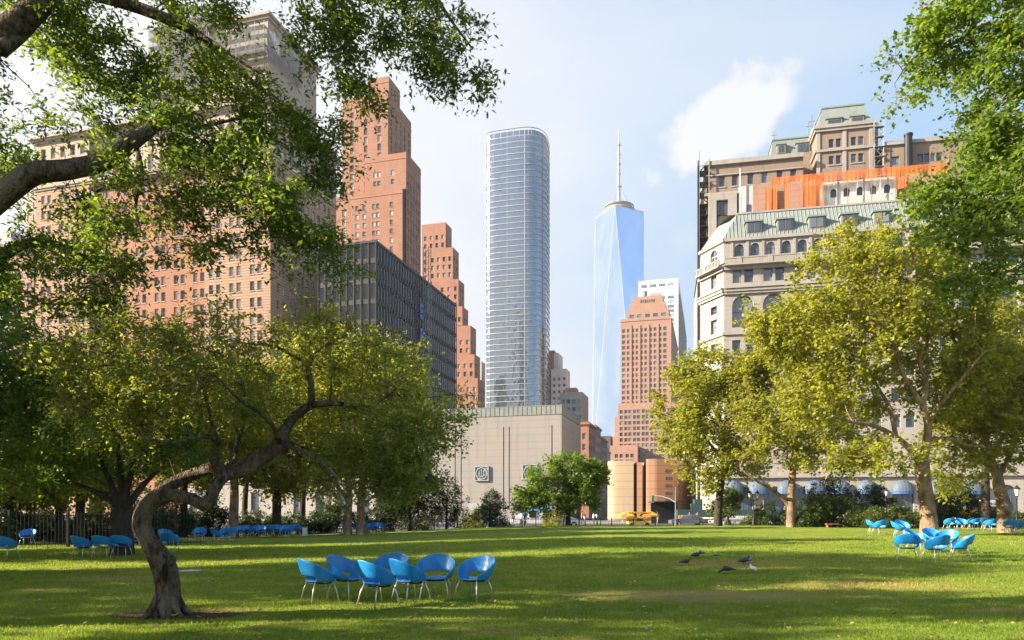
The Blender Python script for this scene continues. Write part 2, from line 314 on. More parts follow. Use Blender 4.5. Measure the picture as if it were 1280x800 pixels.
# ------------------------------------------------------------------ ground
PATCH = [(PX(870, 746, 13.5), 3.2, 1.3), (PX(145, 723, 17), 1.6, .8), (PX(60, 738, 14.6), .9, .35), (PX(225, 764, 11.4), 1.5, .55),
         (PX(1090, 738, 15), 2.6, .9), (PX(900, 710, 20), 2.6, 1.6), (PX(620, 790, 9.6), .6, .25), (PX(1250, 768, 11.5), .8, .3)]
def lawnmat(name, blade):
    m = bpy.data.materials.new(name); m.use_nodes = True; t = m.node_tree; t.nodes.clear()
    out = N(t, 'ShaderNodeOutputMaterial'); ge = N(t, 'ShaderNodeNewGeometry')
    def nz(s, d=4.0, mul=None):
        n = N(t, 'ShaderNodeTexNoise', i_Scale=s, i_Detail=d, i_Roughness=.6)
        if mul:
            q = N(t, 'ShaderNodeMapping'); q.inputs['Scale'].default_value = mul; L(t, ge.outputs['Position'], q.inputs[0]); L(t, q.outputs[0], n.inputs['Vector'])
        else: L(t, ge.outputs['Position'], n.inputs['Vector'])
        return n.outputs[0]
    n_small, n_mid, n_big = nz(9), nz(1.1, 5.0), nz(.16)
    n_tuft = nz(4.0, 6.0, (1.0, .55, 1))
    k = 1.0
    col = MIX(t, RAMP(t, n_mid, .3, .7), (.115, .190, .020, 1), (.190, .255, .034, 1))
    col = MIX(t, MATH(t, 'MULTIPLY', RAMP(t, n_big, .42, .68), .55), col, (.25, .285, .055, 1))
    col = MIX(t, MATH(t, 'MULTIPLY', RAMP(t, n_tuft, .52, .72), .6), col, (.085, .160, .016, 1))
    dry = None
    for c, a, b_ in PATCH:
        d = N(t, 'ShaderNodeVectorMath', operation='SUBTRACT'); L(t, ge.outputs['Position'], d.inputs[0]); d.inputs[1].default_value = (c.x, c.y, 0)
        s = N(t, 'ShaderNodeVectorMath', operation='MULTIPLY'); L(t, d.outputs[0], s.inputs[0]); s.inputs[1].default_value = (1 / a, 1 / b_, 0)
        l = N(t, 'ShaderNodeVectorMath', operation='LENGTH'); L(t, s.outputs[0], l.inputs[0])
        v = MATH(t, 'ADD', l.outputs['Value'], MATH(t, 'MULTIPLY', n_mid, 1.3))
        v = MATH(t, 'ADD', v, MATH(t, 'MULTIPLY', n_small, .8))
        q = RAMP(t, v, 2.25, 1.25)
        dry = q if dry is None else MATH(t, 'MAXIMUM', dry, q)
    gen = MATH(t, 'MULTIPLY', RAMP(t, n_tuft, .56, .74), .30)
    dry = MATH(t, 'MAXIMUM', dry, gen)
    col = MIX(t, MATH(t, 'MULTIPLY', dry, .60), col, (.34, .25, .11, 1))
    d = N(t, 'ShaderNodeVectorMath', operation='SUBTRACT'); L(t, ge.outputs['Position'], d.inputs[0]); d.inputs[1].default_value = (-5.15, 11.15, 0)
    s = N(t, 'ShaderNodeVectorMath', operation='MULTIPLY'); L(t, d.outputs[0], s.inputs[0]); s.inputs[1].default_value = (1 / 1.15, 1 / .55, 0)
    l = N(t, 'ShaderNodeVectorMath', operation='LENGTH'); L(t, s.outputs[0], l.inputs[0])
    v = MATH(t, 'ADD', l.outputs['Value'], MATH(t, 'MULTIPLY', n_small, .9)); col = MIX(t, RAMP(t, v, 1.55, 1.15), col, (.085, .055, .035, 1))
    if blade:
        at = N(t, 'ShaderNodeAttribute', attribute_name='rnd')
        col = MIX(t, RAMP(t, at.outputs['Fac'], .1, .95), MIX(t, 1.0, col, (.75, .8, .7, 1), 'MULTIPLY'), MIX(t, 1.0, col, (1.45, 1.3, 1.25, 1), 'MULTIPLY'))
        df = N(t, 'ShaderNodeBsdfPrincipled'); L(t, col, df.inputs['Base Color']); df.inputs['Roughness'].default_value = .55; df.inputs['Specular IOR Level'].default_value = .25
        tr = N(t, 'ShaderNodeBsdfTranslucent'); L(t, MIX(t, 1.0, col, (1.9, 1.75, 1.0, 1), 'MULTIPLY'), tr.inputs[0])
        mx = N(t, 'ShaderNodeMixShader', i_0=.45); L(t, df.outputs[0], mx.inputs[1]); L(t, tr.outputs[0], mx.inputs[2]); L(t, mx.outputs[0], out.inputs[0])
    else:
        df = N(t, 'ShaderNodeBsdfPrincipled'); L(t, MIX(t, 1.0, col, (1.15, 1.1, 1.05, 1), 'MULTIPLY'), df.inputs['Base Color']); df.inputs['Roughness'].default_value = .95; df.inputs['Specular IOR Level'].default_value = .1
        fine = nz(38, 3.0, (1, .45, 1))
        hsum = MATH(t, 'ADD', MATH(t, 'MULTIPLY', fine, .6), n_small)
        bp = N(t, 'ShaderNodeBump', i_Strength=1.0, i_Distance=.16); L(t, hsum, bp.inputs['Height']); L(t, bp.outputs[0], df.inputs['Normal'])
        L(t, df.outputs[0], out.inputs[0])
    return m
def edgeY(x):       # far edge of the lawn
    return np.interp(x, [-70, -30, -18, -8, 2, 12, 26, 34, 70], [30, 34, 46, 57, 66, 68, 66, 49.5, 46])
gx = np.concatenate([np.linspace(-60, -22, 40), np.linspace(-21.5, 21.5, 130), np.linspace(22, 60, 50)])
gy = np.concatenate([np.linspace(-14, 6, 14), np.linspace(6.4, 30, 90), np.linspace(30.8, 72, 66)])
XX, YY = np.meshgrid(gx, gy)
YE = edgeY(XX); tY = np.clip((YY + 14) / 86, 0, 1)
YY2 = -14 + (YY + 14) * np.where(YY > 6, (6 + 14 + (YE - 6) * (YY - 6) / 66) / (YY + 14), 1)
ZZ = hgt(XX, YY2) + .012 * rng.standard_normal(XX.shape)
V = np.stack([XX.ravel(), YY2.ravel(), ZZ.ravel()], 1)
ny, nx = XX.shape; ii = np.arange(ny - 1)[:, None] * nx + np.arange(nx - 1)[None]
F = np.stack([ii, ii + 1, ii + nx + 1, ii + nx], -1).reshape(-1, 4)
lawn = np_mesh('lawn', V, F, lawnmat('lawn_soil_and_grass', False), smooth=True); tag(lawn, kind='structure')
# grass blades, dense near the camera
def grass(n, y0, y1, name):
    u = rng.random(n); y = y0 * (y1 / y0) ** u
    x = (rng.random(n) * 2 - 1) * (y * .735 + .6)
    z = hgt(x, y)
    dens = np.array([mnoise.noise((a * .9, b * .9, 0)) for a, b in zip(x[:], y[:])])
    hh = (.030 + .036 * rng.random(n)) * (1 + .45 * dens) * (1 + .012 * (y - 9))
    for c, a, b_ in PATCH[:1] + [(Vector((-5.15, 11.15, 0)), 1.25, .6)]:
        l = np.hypot((x - c.x) / a, (y - c.y) / b_); hh *= np.where(l < .8, .30, 1)
    w = .0045 * (y / 9) ** .9 * (.7 + .6 * rng.random(n)); an = rng.random(n) * np.pi
    lean = rng.random(n) * .9; la = rng.random(n) * 2 * np.pi
    dx, dy = np.cos(an) * w, np.sin(an) * w
    B = np.stack([x, y, z - .01], 1)
    tip = B + np.stack([np.cos(la) * lean * hh, np.sin(la) * lean * hh, hh], 1)
    Vv = np.stack([B - np.stack([dx, dy, 0 * dx], 1), B + np.stack([dx, dy, 0 * dx], 1), tip], 1).reshape(-1, 3)
    Ff = np.arange(n * 3).reshape(-1, 3)
    o = np_mesh(name, Vv, Ff, lawnmat('grass_blade', True), rnd=rng.random(n))
    return tag(o, 'short green lawn grass with yellowed and dry patches', 'grass', kind='stuff')
grass(260000, 8.3, 34, 'grass')

mb = MB(); mb.box((-3500, -900, -.6), (3500, 6500, -.16)); tag(mb.build('ground', pmat('city_ground', (.17, .16, .15), (.12, .115, .11), .05)), kind='structure')
mb = MB(); mb.face([(-110, 78, -.156), (130, 78, -.156), (130, 104, -.156), (-110, 104, -.156)]); tag(mb.build('street', pmat('asphalt', (.055, .055, .057), (.04, .04, .042), .8, bump=.2)), kind='structure')
mb = MB(); mb.box((-110, 104.2, -.16), (150, 112, -.02)); mb.box((-110, 73, -.16), (150, 77.8, -.02)); tag(mb.build('pavement', pmat('pavement_stone', (.33, .31, .29), (.26, .25, .24), .6)), kind='structure')
mb = MB()
for k in range(22):      # painted lane dashes
    mb.face([(-100 + k * 10, 90, -.150), (-96 + k * 10, 90, -.150), (-96 + k * 10, 90.15, -.150), (-100 + k * 10, 90.15, -.150)])
tag(mb.build('lane_marking', M['white_paint']), kind='structure')
mb = MB()   # park path beyond the lawn on the right, and round the left side
xs = np.linspace(-60, 62, 80)
for a, b_ in zip(xs[:-1], xs[1:]):
    ya, yb = edgeY(a), edgeY(b_)
    wa = 4.5 if a > 24 else 3.0
    mb.face([(a, ya - .3, .012 + (G(a, ya - .3) if a > 24 else -.06)), (b_, yb - .3, .012 + (G(b_, yb - .3) if b_ > 24 else -.06)), (b_, yb + wa, .012 + (G(b_, yb + wa) if b_ > 24 else -.06)), (a, ya + wa, .012 + (G(a, ya + wa) if a > 24 else -.06))])
tag(mb.build('path', pmat('pale_paving', (.42, .38, .33), (.33, .30, .27), .8)), kind='structure')
mb = MB()   # planting bed / soil behind the path
for a, b_ in zip(xs[:-1], xs[1:]):
    mb.face([(a, edgeY(a) + 3, -.10), (b_, edgeY(b_) + 3, -.10), (b_, 73, -.10), (a, 73, -.10)])
tag(mb.build('planting_bed', pmat('mulch_soil', (.06, .055, .03), (.04, .06, .02), 1.2)), kind='structure')

# ------------------------------------------------------------------ buildings
class Frame:
    """local axes: u along the front (to the right), v away from the viewer, z up"""
    def __init__(s, px, Y, ang=15.6):
        s.O = Vector(((px - HX) / FPX * Y, Y, 0)); a = R(ang)
        s.U = Vector((math.cos(a), -math.sin(a), 0)); s.V = Vector((math.sin(a), math.cos(a), 0))
    def __call__(s, u, v, z): return s.O + s.U * u + s.V * v + Vector((0, 0, z))
    def u(s, px, v=0):
        k = (px - HX) / FPX; A = s.O + s.V * v
        return (k * A.y - A.x) / (s.U.x - k * s.U.y)
    def v(s, px, u=0):
        k = (px - HX) / FPX; A = s.O + s.U * u
        return (k * A.y - A.x) / (s.V.x - k * s.V.y)
    def z(s, py, u=0, v=0):
        Y = (s.O + s.U * u + s.V * v).y
        return CAMZ + (HY - py) / FPX * Y
WCACHE = {}
def win_arrays(kind, w, h, dn):
    """geometry of one window in its own plane (x along, y inwards, z up), centred"""
    x, z = w / 2, h / 2; V = []; F = []; Mi = []
    def q(x0, z0, x1, z1, y, m):
        i = len(V); V.extend([(x0, y, z0), (x1, y, z0), (x1, y, z1), (x0, y, z1)]); F.append((i, i + 1, i + 2, i + 3)); Mi.append(m)
    f = max(.05, min(.11, w * .07))
    q(-x, -z, x, z, 0, 1)                       # pane
    q(-x, -z, -x + f, z, -.05, 0); q(x - f, -z, x, z, -.05, 0); q(-x + f, z - f, x - f, z, -.05, 0); q(-x + f, -z, x - f, -z + f, -.05, 0)
    if 'h' in dn: q(-x + f, -f * .5, x - f, f * .5, -.04, 0)
    if 'v' in dn: q(-f * .45, -z + f, f * .45, z - f, -.045, 0)
    if 'm' in dn:
        for k in range(1, 4): q(-x + w * k / 4 - f * .4, -z + f, -x + w * k / 4 + f * .4, z - f, -.045, 0)
    if kind == 'arch' : pass
    return np.array(V), np.array(F), np.array(Mi)
class Building:
    def __init__(s, name, label, cat, fr, loc_uv=(0, 0), group=None):
        p = fr(*loc_uv, 0); p.z = -.15
        s.root = thing(name, label, cat, p, group=group); s.fr = fr; s.wall = MB(); s.roof = MB(); s.trim = MB(); s.wins = []
        s.extra = {}; s.sills = []; s.corn = []
    def part(s, name, mats):
        if name not in s.extra: s.extra[name] = (MB(), mats)
        return s.extra[name][0]
    def side(s, which, u0, u1, v0, v1):
        U, V, O = s.fr.U, s.fr.V, s.fr.O
        if which == 'front': return (lambda a, z, d: O + U * a + V * (v0 + d) + Vector((0, 0, z))), U, V, u0, u1
        if which == 'right': return (lambda a, z, d: O + U * (u1 - d) + V * a + Vector((0, 0, z))), V, -U, v0, v1
        if which == 'left': return (lambda a, z, d: O + U * (u0 + d) + V * (-a) + Vector((0, 0, z))), -V, U, -v1, -v0
        return (lambda a, z, d: O + U * (-a) + V * (v1 - d) + Vector((0, 0, z))), -U, -V, -u1, -u0
    def facade(s, P, A, D, a0, a1, z0, z1, cols, rows, m=0, depth=.3, kind='rect', dn='h', frame=0, reveal=None, sill=None, skip=None):
        w = s.wall; reveal = m if reveal is None else reveal
        cols = sorted(c for c in cols if c[0] > a0 + .02 and c[1] < a1 - .02); rows = sorted(r for r in rows if r[0] > z0 + .02 and r[1] < z1 - .02)
        if not cols or not rows:
            w.face([P(a0, z0, 0), P(a1, z0, 0), P(a1, z1, 0), P(a0, z1, 0)], m); return
        zp = z0
        for (za, zb) in rows:
            w.face([P(a0, zp, 0), P(a1, zp, 0), P(a1, za, 0), P(a0, za, 0)], m)
            ap = a0
            for (ca, cb) in cols:
                w.face([P(ap, za, 0), P(ca, za, 0), P(ca, zb, 0), P(ap, zb, 0)], m)
                if skip and skip((ca + cb) / 2, (za + zb) / 2):
                    w.face([P(ca, za, 0), P(cb, za, 0), P(cb, zb, 0), P(ca, zb, 0)], m); ap = cb; continue
                if kind == 'arch':
                    cx, r = (ca + cb) / 2, (cb - ca) / 2; zc = zb - r; K = 8
                    arc = [(cx + r * math.cos(math.pi * k / K), zc + r * math.sin(math.pi * k / K)) for k in range(K + 1)]
                    for k in range(K):
                        (x1, y1), (x2, y2) = arc[k], arc[k + 1]
                        if k < K // 2: w.face([P(x1, y1, 0), P(cb, y1, 0), P(cb, y2, 0), P(x2, y2, 0)], m)
                        else: w.face([P(ca, y1, 0), P(x1, y1, 0), P(x2, y2, 0), P(ca, y2, 0)], m)
                        w.face([P(x1, y1, 0), P(x2, y2, 0), P(x2, y2, depth), P(x1, y1, depth)], reveal)
                    w.face([P(ca, za, 0), P(ca, za, depth), P(ca, zc, depth), P(ca, zc, 0)], reveal)
                    w.face([P(cb, za, 0), P(cb, zc, 0), P(cb, zc, depth), P(cb, za, depth)], reveal)
                else:
                    w.face([P(ca, za, 0), P(ca, za, depth), P(ca, zb, depth), P(ca, zb, 0)], reveal)
                    w.face([P(cb, za, 0), P(cb, zb, 0), P(cb, zb, depth), P(cb, za, depth)], reveal)
                    w.face([P(ca, zb, 0), P(ca, zb, depth), P(cb, zb, depth), P(cb, zb, 0)], reveal)
                w.face([P(ca, za, 0), P(cb, za, 0), P(cb, za, depth), P(ca, za, depth)], reveal)
                s.wins.append((P((ca + cb) / 2, (za + zb) / 2, depth), A, D, cb - ca, zb - za, kind, dn, frame))
                if sill is not None:
                    lo, hi = (ca - .1, -.12, za - .22), (cb + .1, .04, za - .02)
                    q = MB(); q.box(lo, hi, 0, fr=lambda x, y, z: P(x, z, y)); s.sills.append(q)
                ap = cb
            w.face([P(ap, za, 0), P(a1, za, 0), P(a1, zb, 0), P(ap, zb, 0)], m)
            zp = zb
        w.face([P(a0, zp, 0), P(a1, zp, 0), P(a1, z1, 0), P(a0, z1, 0)], m)
    def block(s, u0, u1, v0, v1, z0, z1, m=0, roof=True, parapet=.0, **sides):
        """sides: front/right/left/back = list of facade specs (dicts); missing = blank wall, None = open"""
        for wh in ('front', 'right', 'left', 'back'):
            P, A, D, a0, a1 = s.side(wh, u0, u1, v0, v1)
            spec = sides.get(wh, 0)
            if spec is None: continue
            if spec == 0: s.wall.face([P(a0, z0, 0), P(a1, z0, 0), P(a1, z1, 0), P(a0, z1, 0)], m); continue
            flip = (lambda cs: [(-b, -a) for a, b in cs]) if wh == 'left' else (lambda cs: cs)
            if isinstance(spec, dict): spec = [spec]
            for sp in spec:
                sp = dict(sp); q0 = sp.pop('a0', None); q1 = sp.pop('a1', None); zz0 = sp.pop('z0', z0); zz1 = sp.pop('z1', z1)
                if wh == 'left': q0, q1 = (None if q1 is None else -q1), (None if q0 is None else -q0)
                sp.setdefault('m', m)
                s.facade(P, A, D, a0 if q0 is None else q0, a1 if q1 is None else q1, zz0, zz1, flip(sp.pop('cols', [])), sp.pop('rows', []), **sp)
        if roof:
            s.roof.face([s.fr(u0, v0, z1), s.fr(u1, v0, z1), s.fr(u1, v1, z1), s.fr(u0, v1, z1)])
        if parapet:
            t = .35; z2 = z1 + parapet
            for (a, b, c, d) in ((u0, u1, v0, v0 + t), (u0, u1, v1 - t, v1), (u0, u0 + t, v0 + t, v1 - t), (u1 - t, u1, v0 + t, v1 - t)):
                s.wall.box((a, c, z1), (b, d, z2), m, fr=s.fr, skip=(0,))
    def cornice(s, u0, u1, v0, v1, z, h, out, steps=2, name=None):
        q = MB(); s.corn.append(q)
        for k in range(steps):
            o = out * (k + 1) / steps; za = z + h * k / steps; zb = z + h * (k + 1) / steps - (.004 if k < steps - 1 else 0)
            q.box((u0 - o, v0 - o, za), (u1 + o, v1 + o, zb), 0, fr=s.fr)
    def finish(s, wall_mats, glass, frames=('frame',), trim=None, roof='roof', limit=100, trimname='cornice', subpane=False):
        s.wall.build('wall', [M[k] for k in wall_mats], s.root)
        if s.roof.f: s.roof.build('roof', M[roof], s.root)
        if s.trim.f: s.trim.build(trimname, M[trim or wall_mats[0]], s.root)
        tm = M[trim or wall_mats[0]]
        for q in s.corn: q.build('cornice' if trimname == 'piers' else trimname, tm, s.root)
        if len(s.sills) <= 100:
            for q in s.sills: q.build('window_sill', tm, s.root)
        else:
            a = MB()
            for q in s.sills:
                i0 = len(a.v); a.v += q.v; a.f += [tuple(i0 + j for j in f) for f in q.f]; a.m += q.m
            a.build('window_sill', tm, s.root)['kind'] = 'stuff'
        for nm, (b, mats) in s.extra.items():
            if b.f: b.build(nm, [M[k] for k in mats] if isinstance(mats, (list, tuple)) else M[mats], s.root)
        if not s.wins: return s.root
        sc = []
        for i, (c, A, D, w, h, kind, dn, fi) in enumerate(s.wins):
            px = HX + FPX * c.x / c.y; py = HY - FPX * (c.z - CAMZ) / c.y
            vd = (c - cam.location).normalized()
            face = max(0.0, vd.dot(D)); size = w * h / c.y ** 2 * face
            if not (-5 < px < 1285 and -5 < py < 645): size *= 1e-4
            sc.append((-size, i))
        sc.sort(); single = [i for _, i in sc[:limit] if _ < -1e-7]; rest = [i for _, i in sc[limit:]] + [i for _, i in sc[:limit] if _ >= -1e-7]
        org = ORG[s.root.name]
        for i in single:
            c, A, D, w, h, kind, dn, fi = s.wins[i]; key = (round(w, 2), round(h, 2), dn, glass, frames[fi])
            if key not in WCACHE:
                V_, F_, Mi = win_arrays(kind, w, h, dn); me = bpy.data.meshes.new('window')
                me.from_pydata(V_.tolist(), [], F_.tolist()); me.materials.append(M[frames[fi]]); me.materials.append(M[glass])
                me.polygons.foreach_set('material_index', Mi.tolist()); me.update(); WCACHE[key] = me
            o = bpy.data.objects.new('window', WCACHE[key]); COL.objects.link(o); o.parent = s.root
            mt = Matrix.Identity(4)
            for r in range(3): mt[r][0] = A[r]; mt[r][1] = D[r]; mt[r][2] = (0, 0, 1)[r]; mt[r][3] = c[r] - org[r]
            o.matrix_local = mt
        if rest:
            for fi in sorted({s.wins[i][7] for i in rest}):
                Vs, Fs, Ms, Rn = [], [], [], []; n = 0
                for i in rest:
                    c, A, D, w, h, kind, dn, f2 = s.wins[i]
                    if f2 != fi: continue
                    V_, F_, Mi = win_arrays(kind, w, h, dn)
                    Rm = np.array([A, D, (0, 0, 1)]); W_ = V_ @ Rm + np.array(c)
                    Vs.append(W_); Fs.append(F_ + n); Ms.append(Mi); Rn.append(np.full(len(F_), random.random())); n += len(V_)
                o = np_mesh('window', np.concatenate(Vs), np.concatenate(Fs), [M[frames[fi]], M[glass]], s.root, rnd=np.concatenate(Rn), midx=np.concatenate(Ms))
                if len(s.wins) > limit: o['kind'] = 'stuff'
        return s.root
def rng_cols(a, b, n, w):      # n openings of width w with centres from a to b
    return [(c - w / 2, c + w / 2) for c in np.linspace(a, b, n)]
def pairs(centres, w, gap): return [q for c in centres for q in ((c - gap / 2 - w, c - gap / 2), (c + gap / 2, c + gap / 2 + w))]
def rows_(z0, step, n, h): return [(z0 + step * k, z0 + step * k + h) for k in range(n)]

# --- long banded-brick block on the left with a tower
fr = Frame(338, 160)
b = Building('banded_brick_building', 'huge brick office block with tan banded corner bays, behind the left trees', 'building', fr, (-33, 15))
rw = [(63.4 - 1.05 + 3.72 * k, 63.4 + 1.05 + 3.72 * k) for k in range(-17, 5)]
def cc(k0, k1): return pairs([-3.76 - 5.4 * k for k in range(k0, k1)], 1.15, .75)
ztop = 93.0; zc = 81.2
low = [dict(a0=-17.2, a1=0, z1=zc, cols=cc(0, 3), rows=rw, m=1, depth=.4, sill=1), dict(a0=-66.5, a1=-50, z1=zc, cols=cc(9, 12), rows=rw, m=1, depth=.4, sill=1)]
low += [dict(a0=-17.2, a1=0, z0=zc, z1=ztop, cols=rng_cols(-15.5, -2, 6, 1.5), rows=[(zc + 1.2, zc + 5.2), (zc + 7, zc + 9.6)], m=2, kind='rect', depth=.6),
        dict(a0=-66.5, a1=-50, z0=zc, z1=ztop, cols=rng_cols(-64, -52, 5, 1.5), rows=[(zc + 1.2, zc + 5.2), (zc + 7, zc + 9.6)], m=2, depth=.6)]
sidecols = [q for c in (4.2, 9.2, 14.2, 19.2, 24.2) for q in ((c - 1.65, c - .5), (c + .5, c + 1.65))]
right = [dict(z1=zc, cols=sidecols, rows=rw, m=1, depth=.4), dict(z0=zc, cols=[(c - .9, c + .9) for c in np.linspace(2.5, 26.5, 9)], rows=[(zc + 1.2, zc + 6.0), (zc + 7.4, zc + 9.6)], m=2, kind='arch', depth=.7)]
b.block(-66.5, 0, 0, 29, -.2, ztop, 0, roof=True, front=low, right=right)
P, A, D, _, _ = b.side('front', -66.5, 0, 1.4, 29)
b.facade(P, A, D, -50, -17.2, -.2, zc, cc(3, 9), rw, m=0, depth=.4, sill=1)
b.facade(P, A, D, -50, -17.2, zc, ztop, rng_cols(-47, -20, 9, 1.5), [(zc + 1.2, zc + 5.2), (zc + 7, zc + 9.6)], m=2, depth=.6)
for uu, sg in ((-50, 1), (-17.2, -1)):
    b.wall.face([fr(uu, 0, -.2), fr(uu, 1.4, -.2), fr(uu, 1.4, ztop), fr(uu, 0, ztop)], 1)
b.cornice(-66.5, 0, 0, 29, zc - .6, .9, .55); b.cornice(-66.5, 0, 0, 29, ztop - .9, 1.2, 1.3, 3)
b.cornice(-66.5, 0, 0, 29, 57.2 - 15 * 3.72 / 3.72 * 3.0, .5, .25, 1)
bal = b.part('balcony_rail', 'black_iron'); bal.box((.6, 9, zc + 1.3), (.75, 27, zc + 2.3), 0, fr=fr)
# upper tower
tu0, tu1 = fr.u(196, 5), fr.u(342, 5) - 1.5
tw = [dict(cols=pairs([tu0 + 4 + 5.2 * k for k in range(int((tu1 - tu0 - 4) / 5.2))], 1.3, .7), rows=rows_(ztop + 2.4, 4.1, 5, 2.5), m=2, kind='rect', depth=.5)]
b.block(tu0, tu1, 5, 26, ztop, 116, 2, front=tw, right=[dict(cols=rng_cols(8, 23, 4, 1.5), rows=rows_(ztop + 2.4, 4.1, 5, 2.5), m=2)])
b.cornice(tu0, tu1, 5, 26, 115.2, 1.2, 1.0, 2)
ru0, ru1 = fr.u(262, 3), fr.u(342, 3)
b.block(ru0, ru1 - 1.5, 3.0, 22, ztop, 107.5, 2, front=[dict(cols=rng_cols(ru0 + 2, ru1 - 4, 5, 1.5), rows=[(ztop + 2, ztop + 5), (ztop + 6.5, ztop + 10)], kind='arch', depth=.6, m=2)])
lu = fr.u(206, 8)
b.block(lu, lu + 16, 8, 22, 116, 121.5, 2)
b.finish(['whitehall_red', 'whitehall_stripe', 'cream_stone'], 'glass', frames=('frame_lt',), trim='cream_stone')
# scaffolding round the tower top
def netmat(name, col, dens):
    m = bpy.data.materials.new(name); m.use_nodes = True; t = m.node_tree; t.nodes.clear()
    o = N(t, 'ShaderNodeOutputMaterial'); d = N(t, 'ShaderNodeBsdfDiffuse'); tr = N(t, 'ShaderNodeBsdfTransparent'); tl = N(t, 'ShaderNodeBsdfTranslucent')
    d.inputs[0].default_value = c4(col); tl.inputs[0].default_value = c4(col)
    co = N(t, 'ShaderNodeTexCoord'); nz = N(t, 'ShaderNodeTexNoise', i_Scale=.6, i_Detail=5.0); L(t, co.outputs['Object'], nz.inputs['Vector'])
    a = N(t, 'ShaderNodeMixShader', i_0=.35); L(t, d.outputs[0], a.inputs[1]); L(t, tl.outputs[0], a.inputs[2])
    b_ = N(t, 'ShaderNodeMixShader'); L(t, RAMP(t, nz.outputs[0], .3, .65, dens - .18, dens + .12), b_.inputs[0]); L(t, tr.outputs[0], b_.inputs[1]); L(t, a.outputs[0], b_.inputs[2])
    L(t, b_.outputs[0], o.inputs[0]); return m
M['net_grey'] = netmat('grey_debris_netting', (.22, .23, .24), .55)
M['net_orange'] = netmat('orange_safety_netting', (.80, .22, .065), .72)
M['steel_tube'] = pmat('galvanised_tube', (.21, .215, .22), (.15, .155, .16), 3, rough=.55, metal=.3)
s_ = thing('scaffolding', 'grey netted scaffolding wrapped round the top of the tall banded brick block', 'scaffolding', fr(tu0 + 10, 0, 93))
mb = MB()
def scaff(mb, net, u0, u1, v0, z0, z1, du=2.4, dz=2.0):
    nu = max(1, int((u1 - u0) / du)); nzr = max(1, int((z1 - z0) / dz))
    for i in range(nu + 1):
        u = u0 + (u1 - u0) * i / nu
        for v in (v0, v0 - 1.3): mb.tube([fr(u, v, z0), fr(u, v, z1 + 1)], .07, 4)
    for j in range(nzr + 1):
        z = z0 + (z1 - z0) * j / nzr
        for v in (v0 + .02, v0 - 1.32): mb.tube([fr(u0, v, z), fr(u1, v, z)], .06, 4)
        mb.box((u0, v0 - 1.25, z - .08), (u1, v0 - .05, z - .02), 0, fr=fr)
    net.face([fr(u0, v0 - 1.45, z0), fr(u1, v0 - 1.45, z0), fr(u1, v0 - 1.45, z1), fr(u0, v0 - 1.45, z1)])
    net.face([fr(u1 + .1, v0 - 1.4, z0), fr(u1 + .1, v0 + 14, z0), fr(u1 + .1, v0 + 14, z1), fr(u1 + .1, v0 - 1.4, z1)])
net = MB()
scaff(mb, net, tu0 - .8, ru0 - 1, 4.6, 101, 117); scaff(mb, net, ru0 - .5, ru1 - .6, 1.6, 104.5, 110.5); scaff(mb, net, lu - .5, lu + 17, 7.4, 116.6, 122.5)
mb.build('tube_frame', M['steel_tube'], s_); net.build('netting', M['net_grey'], s_)
fr2 = Frame(146, 168)
s_ = thing('hoist_scaffold', 'pale lattice hoist tower standing left of the scaffolded roof', 'scaffolding', fr2(0, 12, 90))
mb = MB(); x1 = fr2.u(166, 12)
for u in np.linspace(0, x1, 4):
    for v in (12, 14): mb.tube([fr2(u, v, 84), fr2(u, v, 104.5)], .06, 4)
for z in np.arange(85, 105, 1.5):
    mb.tube([fr2(0, 12, z), fr2(x1, 12, z)], .05, 4); mb.tube([fr2(0, 12, z), fr2(x1, 12, z + 1.5)], .04, 4)
mb.build('tube_frame', M['steel_tube'], s_)

# --- far-left neighbours
fr = Frame(14, 230)
b = Building('glass_office_slab', 'pale grey office slab with glass bands at the far left edge', 'building', fr, (-10, 10))
b.block(-32, 0, 0, 22, -.2, fr.z(288, 0), 0, front=[dict(cols=rng_cols(-30, -2, 8, 2.6), rows=rows_(6, 4.6, 17, 3.0), dn='v', depth=.25)], right=[dict(cols=rng_cols(3, 19, 4, 2.6), rows=rows_(6, 4.6, 17, 3.0), dn='v')])
b.finish(['grey_conc'], 'glass', frames=('frame_lt',), limit=40)
fr = Frame(42, 215)
b = Building('pinkish_brick_house', 'narrow pinkish brick block with pale windows squeezed in at the left edge', 'building', fr, (-3, 8))
b.block(-8, 0, 0, 18, -.2, fr.z(318, 0), 0, front=[dict(cols=rng_cols(-6.3, -1.7, 2, 1.9), rows=rows_(6, 3.9, 18, 1.9), frame=0)])
b.finish(['brown_brick'], 'glass', frames=('frame_lt',), limit=40)
fr = Frame(50, 212)
b = Building('spired_tower', 'slim old tower with a small pointed green spire rising behind the left branch', 'building', fr, (-3, 20))
u0, u1 = fr.u(32, 20), fr.u(45, 20); zt = fr.z(222, u1, 20)
b.block(u0, u1, 20, 24, -.2, zt, 0, front=[dict(cols=rng_cols(u0 + 1, u1 - 1, 2, .6), rows=rows_(zt - 14, 4, 3, 2))])
sp = b.part('spire', 'copper'); c = fr((u0 + u1) / 2, 22, zt)
sp.lathe([(1.9, 0), (1.75, 2.2), (1.3, 3.2), (.75, 5.0), (.2, 6.8), (0, 7.6)], c, 8)
b.finish(['cream_stone'], 'glass')

